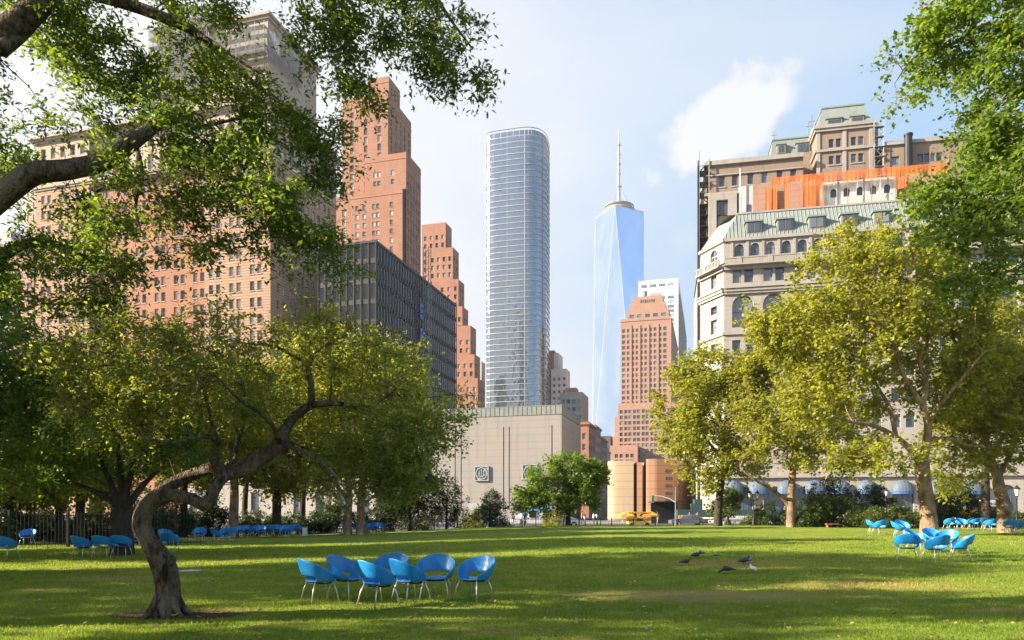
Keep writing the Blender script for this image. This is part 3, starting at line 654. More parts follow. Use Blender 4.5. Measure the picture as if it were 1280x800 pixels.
# --- tall red brick stepped tower
fr = Frame(503, 270)
b = Building('stepped_red_tower', 'tallest red brick tower with stepped upper setbacks and vertical window strips', 'building', fr, (-12, 12))
def strips(b, wh, box, cs, zlo, zhi, w=1.3, m=1, step=3.5):
    P, A, D, a0, a1 = b.side(wh, *box)
    for c in cs:
        s = -c if wh == 'left' else c
        b.trim.box((s - w / 2 - .55, -.12, zlo - .3), (s - w / 2 - .06, .05, zhi + .6), 0, fr=lambda x, y, z: P(x, z, y))
        b.trim.box((s + w / 2 + .06, -.12, zlo - .3), (s + w / 2 + .55, .05, zhi + .6), 0, fr=lambda x, y, z: P(x, z, y))
def fill(a, bb, zlo, zhi, step, h): return [(z, z + h) for z in np.arange(zlo, zhi - h, step)]
# tier 1
z1 = fr.z(238, 0, 0); uL = fr.u(419, 0)
vs = 16
fc = [fr.u(x, 0) for x in (446, 455, 467, 472, 489)]; st = [fr.u(x, 0) for x in (430,)]
rws = [(z - .9, z + .9) for z in [fr.z(253.5 + 11.2 * k, 0, 0) for k in range(34)] if z > 2]
b.block(uL, 0, 0, vs, -.2, z1, 0, parapet=.8,
        front=[dict(a0=st[0] + 2.2, a1=0, cols=[(c - .65, c + .65) for c in fc], rows=rws, dn='h', sill=1),
               dict(a0=uL, a1=st[0] + 2.2, cols=[(st[0] - .8, st[0] + .8)], rows=[(z - 1.25, z + 1.25) for z in [fr.z(258 + 11.2 * k, 0, 0) for k in range(33)] if z > 2], reveal=0, depth=.45)])
b2 = (fr.u(455, .4), 1.2, .7, fr.v(526, 1.2))   # mid tier + right-hand mass
z2 = fr.z(193, 0, .7)
cs = [b2[2] + (b2[3] - b2[2]) * t for t in (.12, .31, .5, .69, .88)]
b.block(b2[0], b2[1], b2[2], b2[3], -.2, z2, 0, parapet=.8,
        front=[dict(a0=b2[0], a1=b2[1], z0=z1 + .81, cols=[(c - .65, c + .65) for c in [fr.u(x, .7) for x in (468.5, 473.5, 490.5)]], rows=[(z - .95, z + .95) for z in [fr.z(214 + 11 * k, 0, .7) for k in range(3)]])] ,
        right=[dict(cols=[(c - .7, c + .7) for c in cs], rows=[(z, z + 2.5) for z in np.arange(5, z2 - 6, 3.4)], depth=.45)])
v3 = 4.0; b3 = (fr.u(428, v3), fr.u(485, v3), v3, fr.v(514, fr.u(485, v3))); z3 = fr.z(119, b3[1], v3)
b.block(*b3, z1, z3, 0, parapet=.9,
        front=[dict(z0=z1 + .0, cols=[(c - .75, c + .75) for c in [fr.u(x, v3) for x in (440, 457, 474)]], rows=[(z, z + 2.6) for z in np.arange(z1 + 1.5, z3 - 9, 3.4)] + [(z3 - 6.5, z3 - 4.4)], depth=.5)],
        right=[dict(z0=z2, cols=[(c - .7, c + .7) for c in np.linspace(v3 + 3, b3[3] - 2.5, 5)], rows=[(z, z + 2.6) for z in np.arange(z2 + 1.5, z3 - 9, 3.4)] + [(z3 - 6.5, z3 - 4.4)], depth=.5), dict(z0=z1, z1=z2)])
v4 = 8.0; b4 = (fr.u(460, v4), fr.u(486, v4), v4, fr.v(500, fr.u(486, v4))); z4 = fr.z(97.5, b4[1], v4)
b.block(*b4, z3, z4, 0, parapet=.8, front=[dict(cols=rng_cols(b4[0] + 2, b4[1] - 2, 3, 1.2), rows=[(z3 + 2, z3 + 4)])], right=[dict(cols=rng_cols(v4 + 2.2, b4[3] - 2, 3, 1.0), rows=[(z3 + 1.5, z4 - 2)])])
b.cornice(b4[0], b4[1], b4[2], b4[3], z4 - 1.6, .4, .15, 1); b.cornice(*b3, z3 - 2.8, .4, .15, 1); b.cornice(*b2, z2 - 1.5, .4, .15, 1); b.cornice(uL, 0, 0, vs, z1 - 1.0, .4, .15, 1)
b.finish(['red_tower'], 'glass', frames=('frame_lt',), trim='red_tower2', trimname='string_course')

# --- terraced red building behind
fr = Frame(545, 330)
b = Building('terraced_red_tower', 'rust red brick apartment tower stepping down to the right behind the black glass office', 'building', fr, (0, 12))
steps = [(527, 563, 281, 0, 28), (536, 572, 312, -1.5, 34), (540, 579, 352, -3, 40), (545, 584, 386, -4.5, 46), (548, 594, 410, -6, 52), (553, 599, 446, -7.5, 58), (556, 606, 476, -9, 66)]
for k, (xa, xb, yt, v0, v1) in enumerate(steps):
    ua, ub = fr.u(xa, v0), fr.u(xb - (6 if k < 6 else 9), v0); zt = fr.z(yt, ub, v0)
    # right side reaches px xb
    vv = min(v1, max(v0 + 8, fr.v(xb, ub)))
    b.block(ua, ub, v0, vv, -.2, zt, 0, parapet=1.2,
            front=[dict(cols=rng_cols(ua + 1.8, ub - 1.5, max(3, int((ub - ua) / 2.7)), 1.25), rows=fill(0, 0, 4, zt - 2, 3.6, 2.0), depth=.4)],
            right=[dict(cols=[(c - .75, c + .75) for c in np.arange(v0 + 2.2, vv - 1.6, 3.1)], rows=fill(0, 0, 4, zt - 1.5, 3.6, 2.2), depth=.4)])
b.finish(['red_tower2'], 'glass', frames=('frame_lt',))
fr = Frame(598, 420)
b = Building('grey_slab', 'small grey slab peeking out between the rust brick tower and the glass skyscraper', 'building', fr, (2, 6))
b.block(-6, fr.u(602, 0), 0, fr.v(606.5, fr.u(602, 0)), -.2, fr.z(452, 0), 0, right=[dict(cols=rng_cols(1.5, 9, 3, 1.8), rows=rows_(60, 3.6, 7, 2))])
b.finish(['grey_conc'], 'glass')

# --- black glass office
fr = Frame(470, 158)
vL = fr.v(570, 0); zt = fr.z(303, 0, 0)
b = Building('black_glass_office', 'black steel and glass office block with closely spaced mullions in front of the red tower', 'building', fr, (-12, 20))
gl = b.part('glass_wall', 'black_glass'); ml = b.part('mullions', 'black_steel')
uL = fr.u(398, 0)
b.block(uL + .3, -.3, .3, vL - .3, -.2, zt, 0)
nfl = 13; fh = (zt - 3) / nfl
for wh, a0, a1, step in (('right', 0, vL, 1.5), ('front', uL, 0, 1.6)):
    P, A, D, _, _ = b.side(wh, uL, 0, 0, vL)
    n = int((a1 - a0) / step)
    for k in range(nfl):
        z0 = 3 + k * fh
        for i in range(n):
            x0 = a0 + (a1 - a0) * i / n; x1 = a0 + (a1 - a0) * (i + 1) / n; t = random.uniform(-.012, .012)
            gl.face([P(x0, z0 + 1.1, .12 + t), P(x1, z0 + 1.1, .12 - t), P(x1, z0 + fh, .12 - t), P(x0, z0 + fh, .12 + t)])
        ml.box((a0, -.02, z0), (a1, .2, z0 + 1.1), 0, fr=lambda x, y, z: P(x, z, y))
    for i in range(n + 1):
        x = a0 + (a1 - a0) * i / n
        ml.box((x - .09, -.22, 1), (x + .09, -.03, zt), 0, fr=lambda x, y, z: P(x, z, y))
ml.box((uL - .1, -.25, zt), (.25, vL + .1, zt + .5), 0, fr=fr); ml.box((uL, 0, -.2), (0, vL, 3), 0, fr=fr)
lt = b.part('plant_screen', 'grey_conc'); lt.box((uL + 4, 6, zt + .5), (-5, vL - 12, zt + 2.8), 0, fr=fr)
b.finish(['black_steel'], 'black_glass')
s_ = thing('lattice_hoist', 'thin grey lattice hoist mast with blue gates climbing the black glass office', 'hoist', fr(1.5, fr.v(536, 0) , -.1))
mb = MB(); vh = fr.v(534, 1.2); zh = fr.z(310, 1.2, vh)
for (u, v) in ((.5, vh - .8), (1.9, vh - .8), (.5, vh + .8), (1.9, vh + .8)): mb.tube([fr(u, v, 0), fr(u, v, zh)], .09, 4)
for z in np.arange(1, zh - 1.6, 1.6):
    mb.tube([fr(1.9, vh - .8, z), fr(1.9, vh + .8, z + 1.6)], .06, 4); mb.tube([fr(.5, vh - .8, z), fr(1.9, vh - .8, z + 1.6)], .06, 4); mb.tube([fr(1.9, vh - .8, z), fr(1.9, vh + .8, z)], .06, 4)
mb.build('mast', M['steel_tube'], s_)
M['gate_blue'] = pmat('blue_gate', (.02, .16, .55), (.02, .12, .45), 2, rough=.5)
for py in (380, 387, 394, 411, 418): 
    g = MB(); vg = fr.v(527, .5); z = fr.z(py, .5, vg); g.box((.3, vg - .5, z - .9), (.45, vg + .9, z + .2), 0, fr=fr); g.build('gate', M['gate_blue'], s_)

# --- curved glass skyscraper
M['band_metal'] = pmat('satin_band_metal', (.42, .43, .44), (.33, .34, .36), .4, rough=.4, metal=.3)
fr = Frame(640, 440, 0)
b = Building('glass_skyscraper', 'slender curved blue glass residential tower with white floor bands, left of centre', 'skyscraper', fr, (0, 18))
def arcp(pts, n):      # Catmull-Rom through points
    out = []
    for i in range(len(pts) - 1):
        p0, p1, p2, p3 = [Vector(pts[max(0, min(len(pts) - 1, i + k))]) for k in (-1, 0, 1, 2)]
        for k in range(n):
            t = k / n; out.append(.5 * ((2 * p1) + (-p0 + p2) * t + (2 * p0 - 5 * p1 + 4 * p2 - p3) * t * t + (-p0 + 3 * p1 - 3 * p2 + p3) * t ** 3))
    out.append(Vector(pts[-1])); return out
def XY(px, Y): return ((px - HX) / FPX * Y, Y)
foot = arcp([XY(609, 462), XY(608.2, 452), XY(612, 448), XY(634, 444.5), XY(656, 442), XY(668, 442.5), XY(678, 446), XY(684, 453), XY(687, 466)], 3)
gl = b.part('glass_wall', 'tower_glass'); fb = b.part('floor_bands', 'band_metal'); mu = b.part('mullions', 'steel_tube')
FH = 3.55; NF = 66
def off(p, q, d):
    t = (q - p).normalized(); n_ = Vector((t.y, -t.x)); return p + n_ * d, q + n_ * d
def ztop_at(i): return 236
for k in range(NF):
    z0 = 2 + k * FH
    for i in range(len(foot) - 1):
        p, q = foot[i], foot[i + 1]
        if z0 > ztop_at(i) - 1: continue
        nsub = 2
        for sb in range(nsub):
            a = p.lerp(q, sb / nsub); c = p.lerp(q, (sb + 1) / nsub); tw = random.uniform(-.05, .05); tt = random.uniform(-.05, .05)
            a2, _ = off(a, q, tw); _, c2 = off(p, c, -tw); a3, _ = off(a, q, tt); _, c3 = off(p, c, tt)
            gl.face([(a2.x, a2.y, z0 + .45), (c2.x, c2.y, z0 + .45), (c3.x, c3.y, z0 + FH), (a3.x, a3.y, z0 + FH)])
        a, c = off(p, q, .3); a_, c_ = p, q
        fb.face([(a.x, a.y, z0 + .08), (c.x, c.y, z0 + .08), (c.x, c.y, z0 + .48), (a.x, a.y, z0 + .48)])
        fb.face([(a.x, a.y, z0 + .48), (c.x, c.y, z0 + .48), (c_.x, c_.y, z0 + .48), (a_.x, a_.y, z0 + .48)])
        fb.face([(a.x, a.y, z0 + .08), (a_.x, a_.y, z0 + .08), (c_.x, c_.y, z0 + .08), (c.x, c.y, z0 + .08)])
for i in range(0, len(foot) - 1):
    p, q = foot[i], foot[i + 1]; a, c = off(p, q, .12)
    if i % 3 == 0: mu.tube([(a.x, a.y, 1), (a.x, a.y, float(ztop_at(i)))], .07 if i % 6 else .14, 4)
# back walls, roof deck, crown
bk = [foot[-1], Vector(XY(672, 492)), Vector(XY(618, 488)), foot[0]]
for p, q in zip(bk[:-1], bk[1:]): b.wall.face([(p.x, p.y, -.2), (q.x, q.y, -.2), (q.x, q.y, 230), (p.x, p.y, 230)])
b.roof.face([(p.x, p.y, 221) for p in foot] + [(p.x, p.y, 221) for p in bk[1:-1]])
cr = b.part('crown_frame', 'steel_tube')
for i in range(0, len(foot) - 1):
    p, q = foot[i], foot[i + 1]; zt1 = float(ztop_at(i)) + 1.8; zt2 = float(ztop_at(i + 1)) + 1.8
    cr.tube([(p.x, p.y, zt1), (q.x, q.y, zt2)], .25, 4); cr.tube([(p.x, p.y, 232), (p.x, p.y, zt1)], .12, 4)
pn = b.part('penthouse', 'grey_conc')
pa, pb_ = XY(632, 452), XY(668, 452); pn.box((pa[0], 452, 221), (pb_[0], 470, 232.5)); pn.box((XY(640, 455)[0], 455, 232.5), (XY(652, 455)[0], 460, 236.5))
b.finish(['grey_conc'], 'tower_glass')

# --- small ones right of the glass tower
fr = Frame(699, 470)
b = Building('white_stepped_block', 'narrow off-white block with dark windows just right of the glass skyscraper', 'building', fr, (0, 8))
u0, u1 = fr.u(686, 0), fr.u(698, 0); z = fr.z(437, 0)
b.block(u0 - 3, u0 + 3.4, 1, 14, -.2, z, 1); b.block(u0 + 3.4, u1, 0, 14, -.2, fr.z(441, 0), 0)
u2 = fr.u(708, -2); b.block(u0 + 2, u2, -2, 10, -.2, fr.z(462, 0), 0, front=[dict(cols=rng_cols(u0 + 4, u2 - 1.5, 3, 1.6), rows=rows_(20, 4.2, 17, 1.9), frame=0)])
b.finish(['white_clad', 'brown_brick'], 'glass_dk', limit=60)
fr = Frame(728, 330)
b = Building('grey_and_orange_block', 'grey block with a sunlit orange brick side above the stone vent block', 'building', fr, (-4, 8))
u0 = fr.u(700, 0); vr = fr.v(735.5, 0)
b.block(u0, 0, 0, vr, -.2, fr.z(492, 0), 0, parapet=.8, front=[dict(cols=rng_cols(u0 + 1.5, -1.5, 4, 1.5), rows=rows_(30, 3.6, 7, 1.8), m=0)], right=[dict(m=1)])
b.block(u0 + 2, u0 + 7, 3, 9, 54, fr.z(484, 0, 3), 1)
b.finish(['grey_conc', 'curve_brick'], 'glass_dk', limit=60)
canyon = [(736, 742, 237, 530, 'red_tower2', 'rust brick row building with pale window trims beside the stone vent block'),
          (744, 749, 262, 533, 'brown_brick', 'salmon brick row building, second along the street canyon'),
          (752, 757, 300, 548, 'tanbrick', 'tan brick row building deeper in the street canyon'),
          (757, 761, 360, 563, 'grey_conc', 'grey row building at the far end of the street canyon')]
for (xc, xe, Y, yt, mt, lb) in canyon:
    fr = Frame(xc, Y)
    b = Building('row_building', lb, 'building', fr, (-4, 5), group='row buildings along the street canyon')
    vr = fr.v(xe + 2, 0); zt = fr.z(yt, 0)
    b.block(-16, 0, 0, vr, -.2, zt, 0, parapet=.8, front=[dict(cols=rng_cols(-14, -1.6, 6, 1.2), rows=fill(0, 0, 4, zt - 1, 3.6, 2.0), frame=0)], right=[dict(cols=[(c - .7, c + .7) for c in np.arange(2, vr - 1, 3.2)], rows=fill(0, 0, 4, zt - 1, 3.6, 2.0))])
    b.cornice(-16, 0, 0, vr, zt - .5, .7, .5)
    b.finish([mt], 'glass', frames=('frame_lt',), limit=30)
fr = Frame(750, 420)
b = Building('banded_office', 'dim grey office with horizontal bands closing the street between brick rows and brown tower', 'building', fr, (8, 5))
u1 = fr.u(768, 0)
b.block(0, u1, 0, 14, -.2, fr.z(572, 0), 0, front=[dict(cols=rng_cols(2, u1 - 2, 3, u1 / 3 - 1.2), rows=rows_(4, 3.6, 7, 2.0), dn='m')])
b.block(-6, 4, 16, 30, -.2, fr.z(545, 0, 16), 1); b.block(2, 8, 16, 30, -.2, fr.z(558, 0, 16), 1)
b.finish(['white_clad', 'grey_conc'], 'glass_dk', limit=40)

# --- the tall faceted tower with mast
Y0 = 935.0; fr = Frame(640, Y0, 0)
b = Building('faceted_skyscraper', 'tallest tapering mirror glass skyscraper with ring and spire in the distance', 'skyscraper', fr, (143.8, 30.8))
Ct = Vector((143.8, Y0 + 30.8)); top = [Ct + Vector(p) for p in ((-10.2, -30.8), (30.7, -10.2), (10.2, 30.8), (-30.7, 10.2))]
top = [Vector((133.6, Y0)), Vector((174.5, Y0 + 20.6)), Vector((153.9, Y0 + 61.5)), Vector((113.0, Y0 + 40.9))]
base = []
for p in top:
    d = (p - Ct) * (43.1 / 32.4); base.append(Ct + Vector((d.x * math.cos(R(45)) - d.y * math.sin(R(45)), d.x * math.sin(R(45)) + d.y * math.cos(R(45)))))
zb, zt = 56.0, 400.0
gl = b.part('glass_wall', 'wtc_glass')
def tri(a, c, d):    # subdivide into floor bands with slightly different panels
    n = 40
    for k in range(n):
        for j in range(k + 1):
            p = a + (c - a) * (k / n) + (d - c) * (j / n); q = a + (c - a) * ((k + 1) / n) + (d - c) * (j / n); r = a + (c - a) * ((k + 1) / n) + (d - c) * ((j + 1) / n)
            gl.face([p, q, r])
            if j < k: s2 = a + (c - a) * (k / n) + (d - c) * ((j + 1) / n); gl.face([p, r, s2])
T3 = [Vector((p.x, p.y, zt)) for p in top]; B3 = [Vector((p.x, p.y, zb)) for p in base]
for k in range(4):
    tri(T3[k], B3[k], B3[(k - 1) % 4]) ; tri(B3[k], T3[k], T3[(k + 1) % 4])
b.roof.face(T3)
for k in range(4):
    p, q = B3[k], B3[(k + 1) % 4]; b.wall.face([(p.x, p.y, -.2), (q.x, q.y, -.2), (q.x, q.y, zb), (p.x, p.y, zb)])
ed = b.part('corner_edges', 'white_clad')
for k in range(4):
    ed.tube([T3[k], B3[k]], .16, 4); ed.tube([T3[k], B3[(k - 1) % 4]], .16, 4); ed.tube([T3[k], T3[(k + 1) % 4]], .5, 4)
sp = b.part('spire', 'grey_conc'); ring = b.part('antenna_ring', 'roof'); cc_ = (Ct.x - 0.5, Ct.y, 0)
ring.lathe([(20.5, 402), (21.5, 403), (21.5, 405), (20.5, 406), (19.5, 404), (20.5, 402)], cc_, 40); ring.lathe([(17, 400), (18.5, 401), (18.5, 409), (17, 410), (16, 405), (17, 400)], cc_, 40)
ring.lathe([(19.5, 408.5), (20.2, 409), (20.2, 410.5), (19.5, 411), (19.5, 408.5)], cc_, 40)
sp.lathe([(9, 400), (9, 405), (3.2, 407), (2.2, 425), (2.4, 438), (1.7, 441), (1.5, 470), (1.3, 495), (.9, 500), (.6, 512), (.15, 517), (0, 518)], cc_, 10)
for z in (438, 455, 468, 481, 494): sp.lathe([(0, z - .8), (3.4 if z == 438 else 2.4, z - .8), (3.6 if z == 438 else 2.6, z + .8), (0, z + .8)], cc_, 12)
for a in np.linspace(0, 2 * math.pi, 7)[:-1]: sp.tube([(cc_[0] + 17 * math.cos(a), cc_[1] + 17 * math.sin(a), 409), (cc_[0] + 2 * math.cos(a), cc_[1] + 2 * math.sin(a), 435)], .18, 3)
b.finish(['grey_conc'], 'wtc_glass')

# --- brown brick tower
fr = Frame(839, 420)
b = Building('salmon_brick_tower', 'salmon brick tower with stepped crown and paired windows in front of the mirror glass skyscraper', 'building', fr, (-12, 10))
f = lambda x, v=0: fr.u(x, v)
pit = 7.1 * 420 / 900
zs = fr.z(397, 0, 0); vr = fr.v(847.5, 0)
rr = [(z, z + 2.0) for z in np.arange(zs - 7, 60, -pit)]
colx = [(c - 1.0, c + 1.0) for c in [f(x) for x in (781.5, 784.2)]] 
colc = []
for x in (782.7, 793.7, 804.5, 816, 828): colc += [(f(x) - 2.4, f(x) - .5), (f(x) + .5, f(x) + 2.4)]
b.block(f(776), 0, 0, vr, 50, zs, 0, parapet=1.0, front=[dict(cols=colc, rows=rr, depth=.35)], right=[dict(cols=rng_cols(3, vr - 3, 4, 1.4), rows=rr, depth=.35)])
for x in (788.2, 799, 810.2, 822): b.trim.box((f(x) - .7, -.35, 62), (f(x) + .7, -.003, zs - 3), 0, fr=fr)
ua, ub = f(783.5, 2), f(836, 2); z2 = fr.z(386, ub, 2)
b.block(ua, ub, 2, vr - 2, zs, z2, 0, parapet=.8, front=[dict(cols=rng_cols(ua + 3, ub - 3, 5, 2.8), rows=[(zs + 1.8, zs + 3.8)], dn='v')])
ua, ub = f(787, 4), f(832, 4); z3 = fr.z(378, ub, 4); b.block(ua, ub, 4, vr - 3, z2, z3, 0, parapet=.6)
ua, ub = f(791, 6), f(828.5, 6); z4 = fr.z(370.5, ub, 6)
b.block(ua, ub, 6, vr - 4, z3, z4, 0, parapet=.8, front=[dict(cols=rng_cols(ua + 5, ub - 5, 7, .9), rows=[(z3 + .6, z4 - 1.2)])])
pl = b.part('water_tanks', 'grey_conc'); pl.lathe([(0, 0), (2, 0), (2, 4), (0, 5)], fr(f(805, 9), 9, z4 + .5), 12); pl.box((f(812, 8), 8, z4), (f(826, 8), 12, z4 + 3), 0, fr=fr)
# base tiers
zb2 = fr.z(504, 0, -4); r2 = [(z, z + 2.1) for z in np.arange(zb2 - 5, 3, -pit)]
def cp(x0, x1, n): return [q for x in np.linspace(x0, x1, n) for q in ((f(x, -4) - 2.3, f(x, -4) - .45), (f(x, -4) + .45, f(x, -4) + 2.3))]
b.block(f(772.5, -4), f(872, -4), -4, vr + 6, -.2, zb2, 1, parapet=.9, front=[dict(cols=cp(779.5, 866, 9), rows=r2, depth=.35)])
b.block(f(768.5, -3), f(772.5, -3), -3, vr, -.2, fr.z(520, 0, -3), 1, parapet=.8); b.block(f(766, -2.4), f(768.5, -2.4), -2.4, vr, -.2, fr.z(545, 0, -3), 1, parapet=.8)
zb3 = fr.z(557, 0, -12); b.block(f(762, -12), f(797, -12), -12, -4, -.2, zb3, 1, parapet=.8, front=[dict(cols=[q for x in (773.5, 787) for q in ((f(x, -12) - 2.3, f(x, -12) - .45), (f(x, -12) + .45, f(x, -12) + 2.3))], rows=[r for r in r2 if r[1] < zb3 - 2], depth=.35)])
b.cornice(f(776), 0, 0, vr, zs - .6, .5, .3, 1)
b.finish(['brown_brick', 'brown_brick'], 'glass_dk', trim='brown_brick', trimname='piers')

fr = Frame(848, 600)
b = Building('white_residential_tower', 'white framed residential tower with blue balcony side behind the salmon brick tower', 'building', fr, (-15, 10))
u0 = fr.u(798, 0); zt = fr.z(349, 0); vr = fr.v(857, 0)
b.block(u0, 0, 0, vr, -.2, zt, 0, parapet=1, front=[dict(cols=rng_cols(u0 + 5, -6, 4, 5.2), rows=[(zt - 5, zt - 2.5)] + fill(0, 0, 100, zt - 10, 3.8, 2.6), dn='m')],
        right=[dict(cols=rng_cols(3, vr - 3, 4, 4), rows=fill(0, 0, 40, zt - 8, 3.6, 2.4), depth=1.2)])
bc = b.part('balconies', 'white_clad')
for z in np.arange(40, zt - 8, 3.6): bc.box((.01, 2, z - .5), (1.3, vr - 1, z - .2), 0, fr=fr)
b.finish(['white_clad'], 'tower_glass', frames=('frame_lt',), limit=60)
fr = Frame(876, 480)
b = Building('pale_striped_office', 'pale office with thin horizontal stripes just above the trees left of the ornate stone building', 'building', fr, (-8, 5))
b.block(fr.u(854, 0), 0, 0, 16, -.2, fr.z(450, 0), 0)
sb = b.part('glass_wall', 'tower_glass'); u0 = fr.u(854, 0)
for z in np.arange(60, fr.z(450, 0) - 2.5, 4.0): sb.box((u0 - .1, -.12, z), (.1, -.02, z + 2.6), 0, fr=fr)
b.finish(['white_clad'], 'glass')

# --- windowless stone ventilation block
fr = Frame(702, 150)
uL = fr.u(470, 0); vr = fr.v(726, 0); zt = fr.z(506, 0)
b = Building('stone_vent_block', 'windowless pale limestone block with vertical joints and two round crests, centre', 'building', fr, (-15, 10))
P, A, D, _, _ = b.side('front', uL, 0, 0, vr)
joints = [fr.u(x, 0) for x in (569, 576.5, 629.5, 636.5, 690)]
cols = [(c - .12, c + .12) for c in joints]
b.block(uL, 0, 0, vr, -.2, zt - 2.2, 0, roof=False, front=None, right=[dict()])
cuts = sorted([uL] + [x for c in cols for x in c] + [0])
z0, z1 = 2.0, zt - 4.2
b.wall.face([P(uL, -.2, 0), P(0, -.2, 0), P(0, z0, 0), P(uL, z0, 0)]); b.wall.face([P(uL, z1, 0), P(0, z1, 0), P(0, zt - 2.2, 0), P(uL, zt - 2.2, 0)])
for i in range(0, len(cuts) - 1, 2): b.wall.face([P(cuts[i], z0, 0), P(cuts[i + 1], z0, 0), P(cuts[i + 1], z1, 0), P(cuts[i], z1, 0)])
for (a, c) in cols:
    b.wall.face([P(a, z0, .5), P(c, z0, .5), P(c, z1, .5), P(a, z1, .5)], 1)
    for x in (a, c): b.wall.face([P(x, z0, 0), P(x, z1, 0), P(x, z1, .5), P(x, z0, .5)], 1)
# crenellated top band made of narrow fins
b.block(uL + .1, -.1, .1, vr - .1, zt - 2.2, zt - .2, 0)
fn = b.part('fluted_parapet', 'fin_stone')
M['fin_stone'] = pmat('weathered_fin_stone', (.205, .21, .195), (.15, .17, .16), 1.2)
for u in np.arange(uL + .4, -.3, 1.02): fn.box((u, -.02, zt - 1.9), (u + .86, .3, zt - .1), 0, fr=fr)
for v in np.arange(.8, vr - .4, 1.02): fn.box((-.3, v, zt - 1.9), (.02, v + .86, zt - .1), 0, fr=fr)
for (lo, hi) in (((uL, -.06, zt - .098), (.06, .34, zt + .05)), ((-.34, .345, zt - .098), (.06, vr, zt + .05))): fn.box(lo, hi, 0, fr=fr)
fn.box((-.32, -.03, zt - 1.9), (.03, .32, zt - .1), 0, fr=fr)
sp = b.part('flagstaff', 'steel_tube')
# faint window-less access lines & stains stay in the material; crests:
M['crest_metal'] = pmat('weathered_crest_metal', (.27, .30, .30), (.18, .21, .22), 3, rough=.6, metal=.2, bump=.4)
b.finish(['vent_stone', 'grey_conc'], 'glass')
for ci, (px, py) in enumerate(((602.5, 592), (662.5, 590))):
    u = fr.u(px, 0); z = fr.z(py, u, 0); q = lambda x, y, zz: fr(u + x, -y, z + zz)
    t_ = thing('wall_crest', ('round metal crest on the stone block, left of the bright green tree', 'round metal crest on the stone block, partly behind the bright green tree')[ci], 'crest', fr(u, 0, z - 1.6), group='crests on the stone block')
    mb = MB(); h = 1.6
    mb.box((-h, .004, -h), (h, .22, h), 0, fr=q)
    for (a0, c0, a1, c1_) in ((-h, -h, h, -h + .2), (-h, h - .2, h, h), (-h, -h + .2, -h + .2, h - .2), (h - .2, -h + .2, h, h - .2)): mb.box((a0, .222, c0), (a1, .42, c1_), 0, fr=q)
    mb.build('frame', M['crest_metal'], t_)
    mb = MB()
    K = 28
    for k in range(K):      # round rim
        a, c = 2 * math.pi * k / K, 2 * math.pi * (k + 1) / K
        for r0, r1, y in ((1.12, 1.32, .45),):
            pts = [(r0 * math.cos(a), r0 * math.sin(a)), (r1 * math.cos(a), r1 * math.sin(a)), (r1 * math.cos(c), r1 * math.sin(c)), (r0 * math.cos(c), r0 * math.sin(c))]
            mb.face([q(x, y, zz) for x, zz in pts]); mb.face([q(pts[1][0], .22, pts[1][1]), q(pts[2][0], .22, pts[2][1]), q(pts[2][0], y, pts[2][1]), q(pts[1][0], y, pts[1][1])]); mb.face([q(pts[0][0], .22, pts[0][1]), q(pts[3][0], .22, pts[3][1]), q(pts[3][0], y, pts[3][1]), q(pts[0][0], y, pts[0][1])])
    # relief: hull-like swag, mast, two uprights, three bosses
    mb.box((-.07, .222, -.5), (.07, .40, .95), 0, fr=q)
    for s1 in (-1, 1):
        mb.box((s1 * .5 - .1, .222, -.35), (s1 * .5 + .1, .38, .6), 0, fr=q)
        mb.tube([q(s1 * .1, .3, .85), q(s1 * .55, .3, .35), q(s1 * .75, .3, -.1)], .06, 5)
        mb.lathe([(0, .0), (.14, 0), (.14, .01)], q(s1 * .3, .4, -.85), 8)
        mb.tube([q(s1 * .3, .222, -.85), q(s1 * .3, .45, -.85)], .15, 8)
    mb.tube([q(-.85, .3, -.3), q(-.5, .32, -.55), q(0, .33, -.62), q(.5, .32, -.55), q(.85, .3, -.3)], .11, 6)
    mb.build('relief', M['crest_metal'], t_)

# --- curved brick building
fr = Frame(762, 149)
b = Building('curved_brick_building', 'low rounded brick building in sunlit yellow and orange with two dark slots, behind the food cart', 'building', fr, (10, 12))
def X2(px, Y): Y -= 21; return Vector(((px - HX) / FPX * Y, Y))
def zz_(py, Y): return CAMZ + (HY - py) / FPX * Y
H1 = zz_(577, 151)
M['lit_brick'] = stripemat('lit_yellow_brick', (.37, .285, .19), (.29, .22, .145), 1.6, .12, vary=.12)  # the left wall's sunlit yellow is put into this brick's colour
pathA = arcp([X2(759, 173.5), X2(761, 171), X2(766, 169.8), X2(778, 169.2), X2(792, 168.8)], 5)
pathB = arcp([X2(796, 168.7), X2(803, 168.6)], 3)
pathC = arcp([X2(807.5, 168.6), X2(813, 168.4), X2(824, 168.4), X2(838, 169.8), X2(846, 172.2)], 5)
pathD = [X2(846, 172.2), X2(868, 185)]
def wallpath(path, m, H, wins=(), step=None):
    for i in range(len(path) - 1):
        p, q = path[i], path[i + 1]
        b.wall.face([(p.x, p.y, -.2), (q.x, q.y, -.2), (q.x, q.y, H), (p.x, p.y, H)], m)
wallpath(pathA, 1, H1); wallpath(pathB, 0, H1 - .4); wallpath(pathC, 0, H1 + .3); wallpath(pathD, 0, H1 + .3)
dk = b.part('dark_slot', 'black_glass')
for (a, c) in ((X2(792, 171), X2(796, 171.2)), (X2(803, 171.4), X2(807.5, 171.6))):
    dk.face([(a.x, a.y, 0), (c.x, c.y, 0), (c.x, c.y, H1 - .2), (a.x, a.y, H1 - .2)])
    for p in (a, c): b.wall.face([(p.x, p.y, 0), (p.x, p.y - 1.6, 0), (p.x, p.y - 1.6, H1 - .3), (p.x, p.y, H1 - .3)], 0)
b.wall.face([(x.x, x.y, H1 - .35) for x in pathA] + [(X2(792, 200).x, 200, H1 - .35), (X2(758, 200).x, 200, H1 - .35)], 1)
